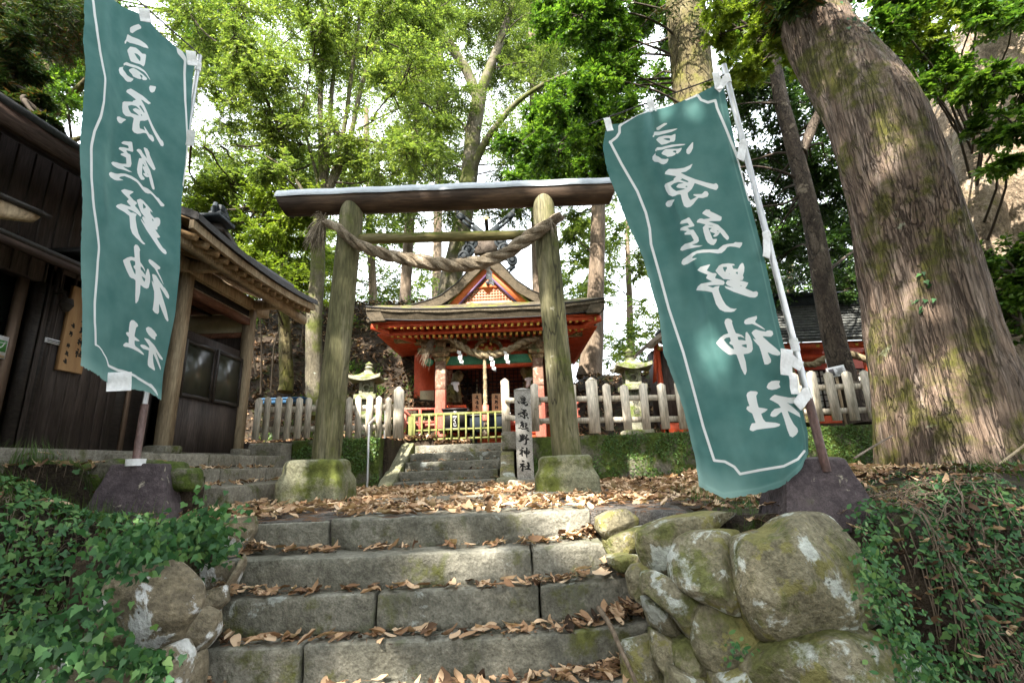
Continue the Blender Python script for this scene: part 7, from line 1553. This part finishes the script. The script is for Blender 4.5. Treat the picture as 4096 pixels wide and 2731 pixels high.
P, _ = scatter(-6, -1, 9.8, 14, 170, None, seed=102, res=.1)
for p in P:
    a = r.random() * 6.28; l = r.uniform(.3, 1.1); q = np.array([math.cos(a), math.sin(a) * .6, r.uniform(-.1, .3)]) * l; mb.tube([p + [0, 0, .03], p + q * .5 + [0, 0, .08], p + q + [0, 0, .06]], [.009, .008, .004], 5, cap=False)
tag(mb.build('brushwood', mt['twig'], smooth=0), 'dead sticks lying over the leaf litter of the bank', 'brushwood', kind='stuff')

# loose things near the front
def stick(label, path, r0, r1, bark='bark_far'):
    o = MB().tube(spline(path, 14), np.linspace(r0, r1, max(14, len(path) * 3)), 8, rough=.15).build('fallen_stick', mt[bark]); return tag(o, label, 'stick')
stick('grey curved stick lying down the right end of the lower steps', [at(1374, 1395, 3.35), at(1402, 1432, 3.22), at(1425, 1490, 3.08), at(1447, 1535, 3.0), at(1466, 1580, 2.92)], .017, .011)
stick('thin bare twig resting against the foot of the huge cedar', [at(1962, 1052, 3.5), at(2005, 1025, 3.7), at(2050, 1000, 4.3)], .008, .006)
stick('long yellowish cane leaning across the bottom right of the huge cedar', [at(2190, 1148, 3.5), at(2250, 1100, 3.6), at(2330, 1040, 3.7), at(2400, 985, 3.8)], .011, .008, 'post')
o = thing('leafy_plant', 'bright broad leaved young plant at the right edge on the bank', 'plant', at(2300, 1190, 3.5)); r = np.random.default_rng(111); c = at(2295, 1150, 3.5)
MB().tube([c + [0, 0, -.14], c], .006, 6).build('stem', mt['leaf_yellow'], o)
mb = MB()
for k in range(9):
    a = k * 2.4; L_ = r.uniform(.16, .24); n_ = 7; t_ = np.linspace(0, 1, n_); wv = np.sin(np.pi * np.clip(t_ * .92 + .05, 0, 1)) * L_ * .17; dd = np.array([math.cos(a), math.sin(a), 0]); sd = np.array([-math.sin(a), math.cos(a), 0])
    ctr = c + dd * (t_ * L_)[:, None] + np.array([0, 0, 1.0]) * (.55 * L_ * t_ - .75 * L_ * t_ ** 2)[:, None]; V = np.stack([ctr - sd * wv[:, None] + [0, 0, .012], ctr, ctr + sd * wv[:, None] + [0, 0, .012]], 1); mb.grid(V)
mb.build('leaves', mt['leaf_deep'], o, smooth=60)
for p, lab in (((645, 916), 'blue plastic trough showing behind the left picket fence'),):
    c = at(*p, 9.4); o = thing('blue_container', lab, 'container', c); MB().rbox((c[0] + .1, 9.4, c[2] - .06), (.8, .3, .08), .02, .12, .003).build('body', mt['blue'], o); MB().rbox((c[0] + .1, 9.4, c[2] - .01), (.86, .34, .03), .01, .12, .002).build('lid', mt['blue'], o)

RF = Matrix(((1, 0, 0), (0, 0, -1), (0, 1, 0)))
for k, ch in enumerate('御神燈'): text_mesh(ch, .14, mt['ink'], 'lettering', lo_, (lo_.location.x, 9.6 - .155, 1.62 - .19 * k), RF)
for k, ch in enumerate('おみくじ'): text_mesh(ch, .085, mt['paper'], 'lettering', obx, (obx.location.x + .02, 10.35 - .174, obx.location.z + .24 - .085 * k), RF)
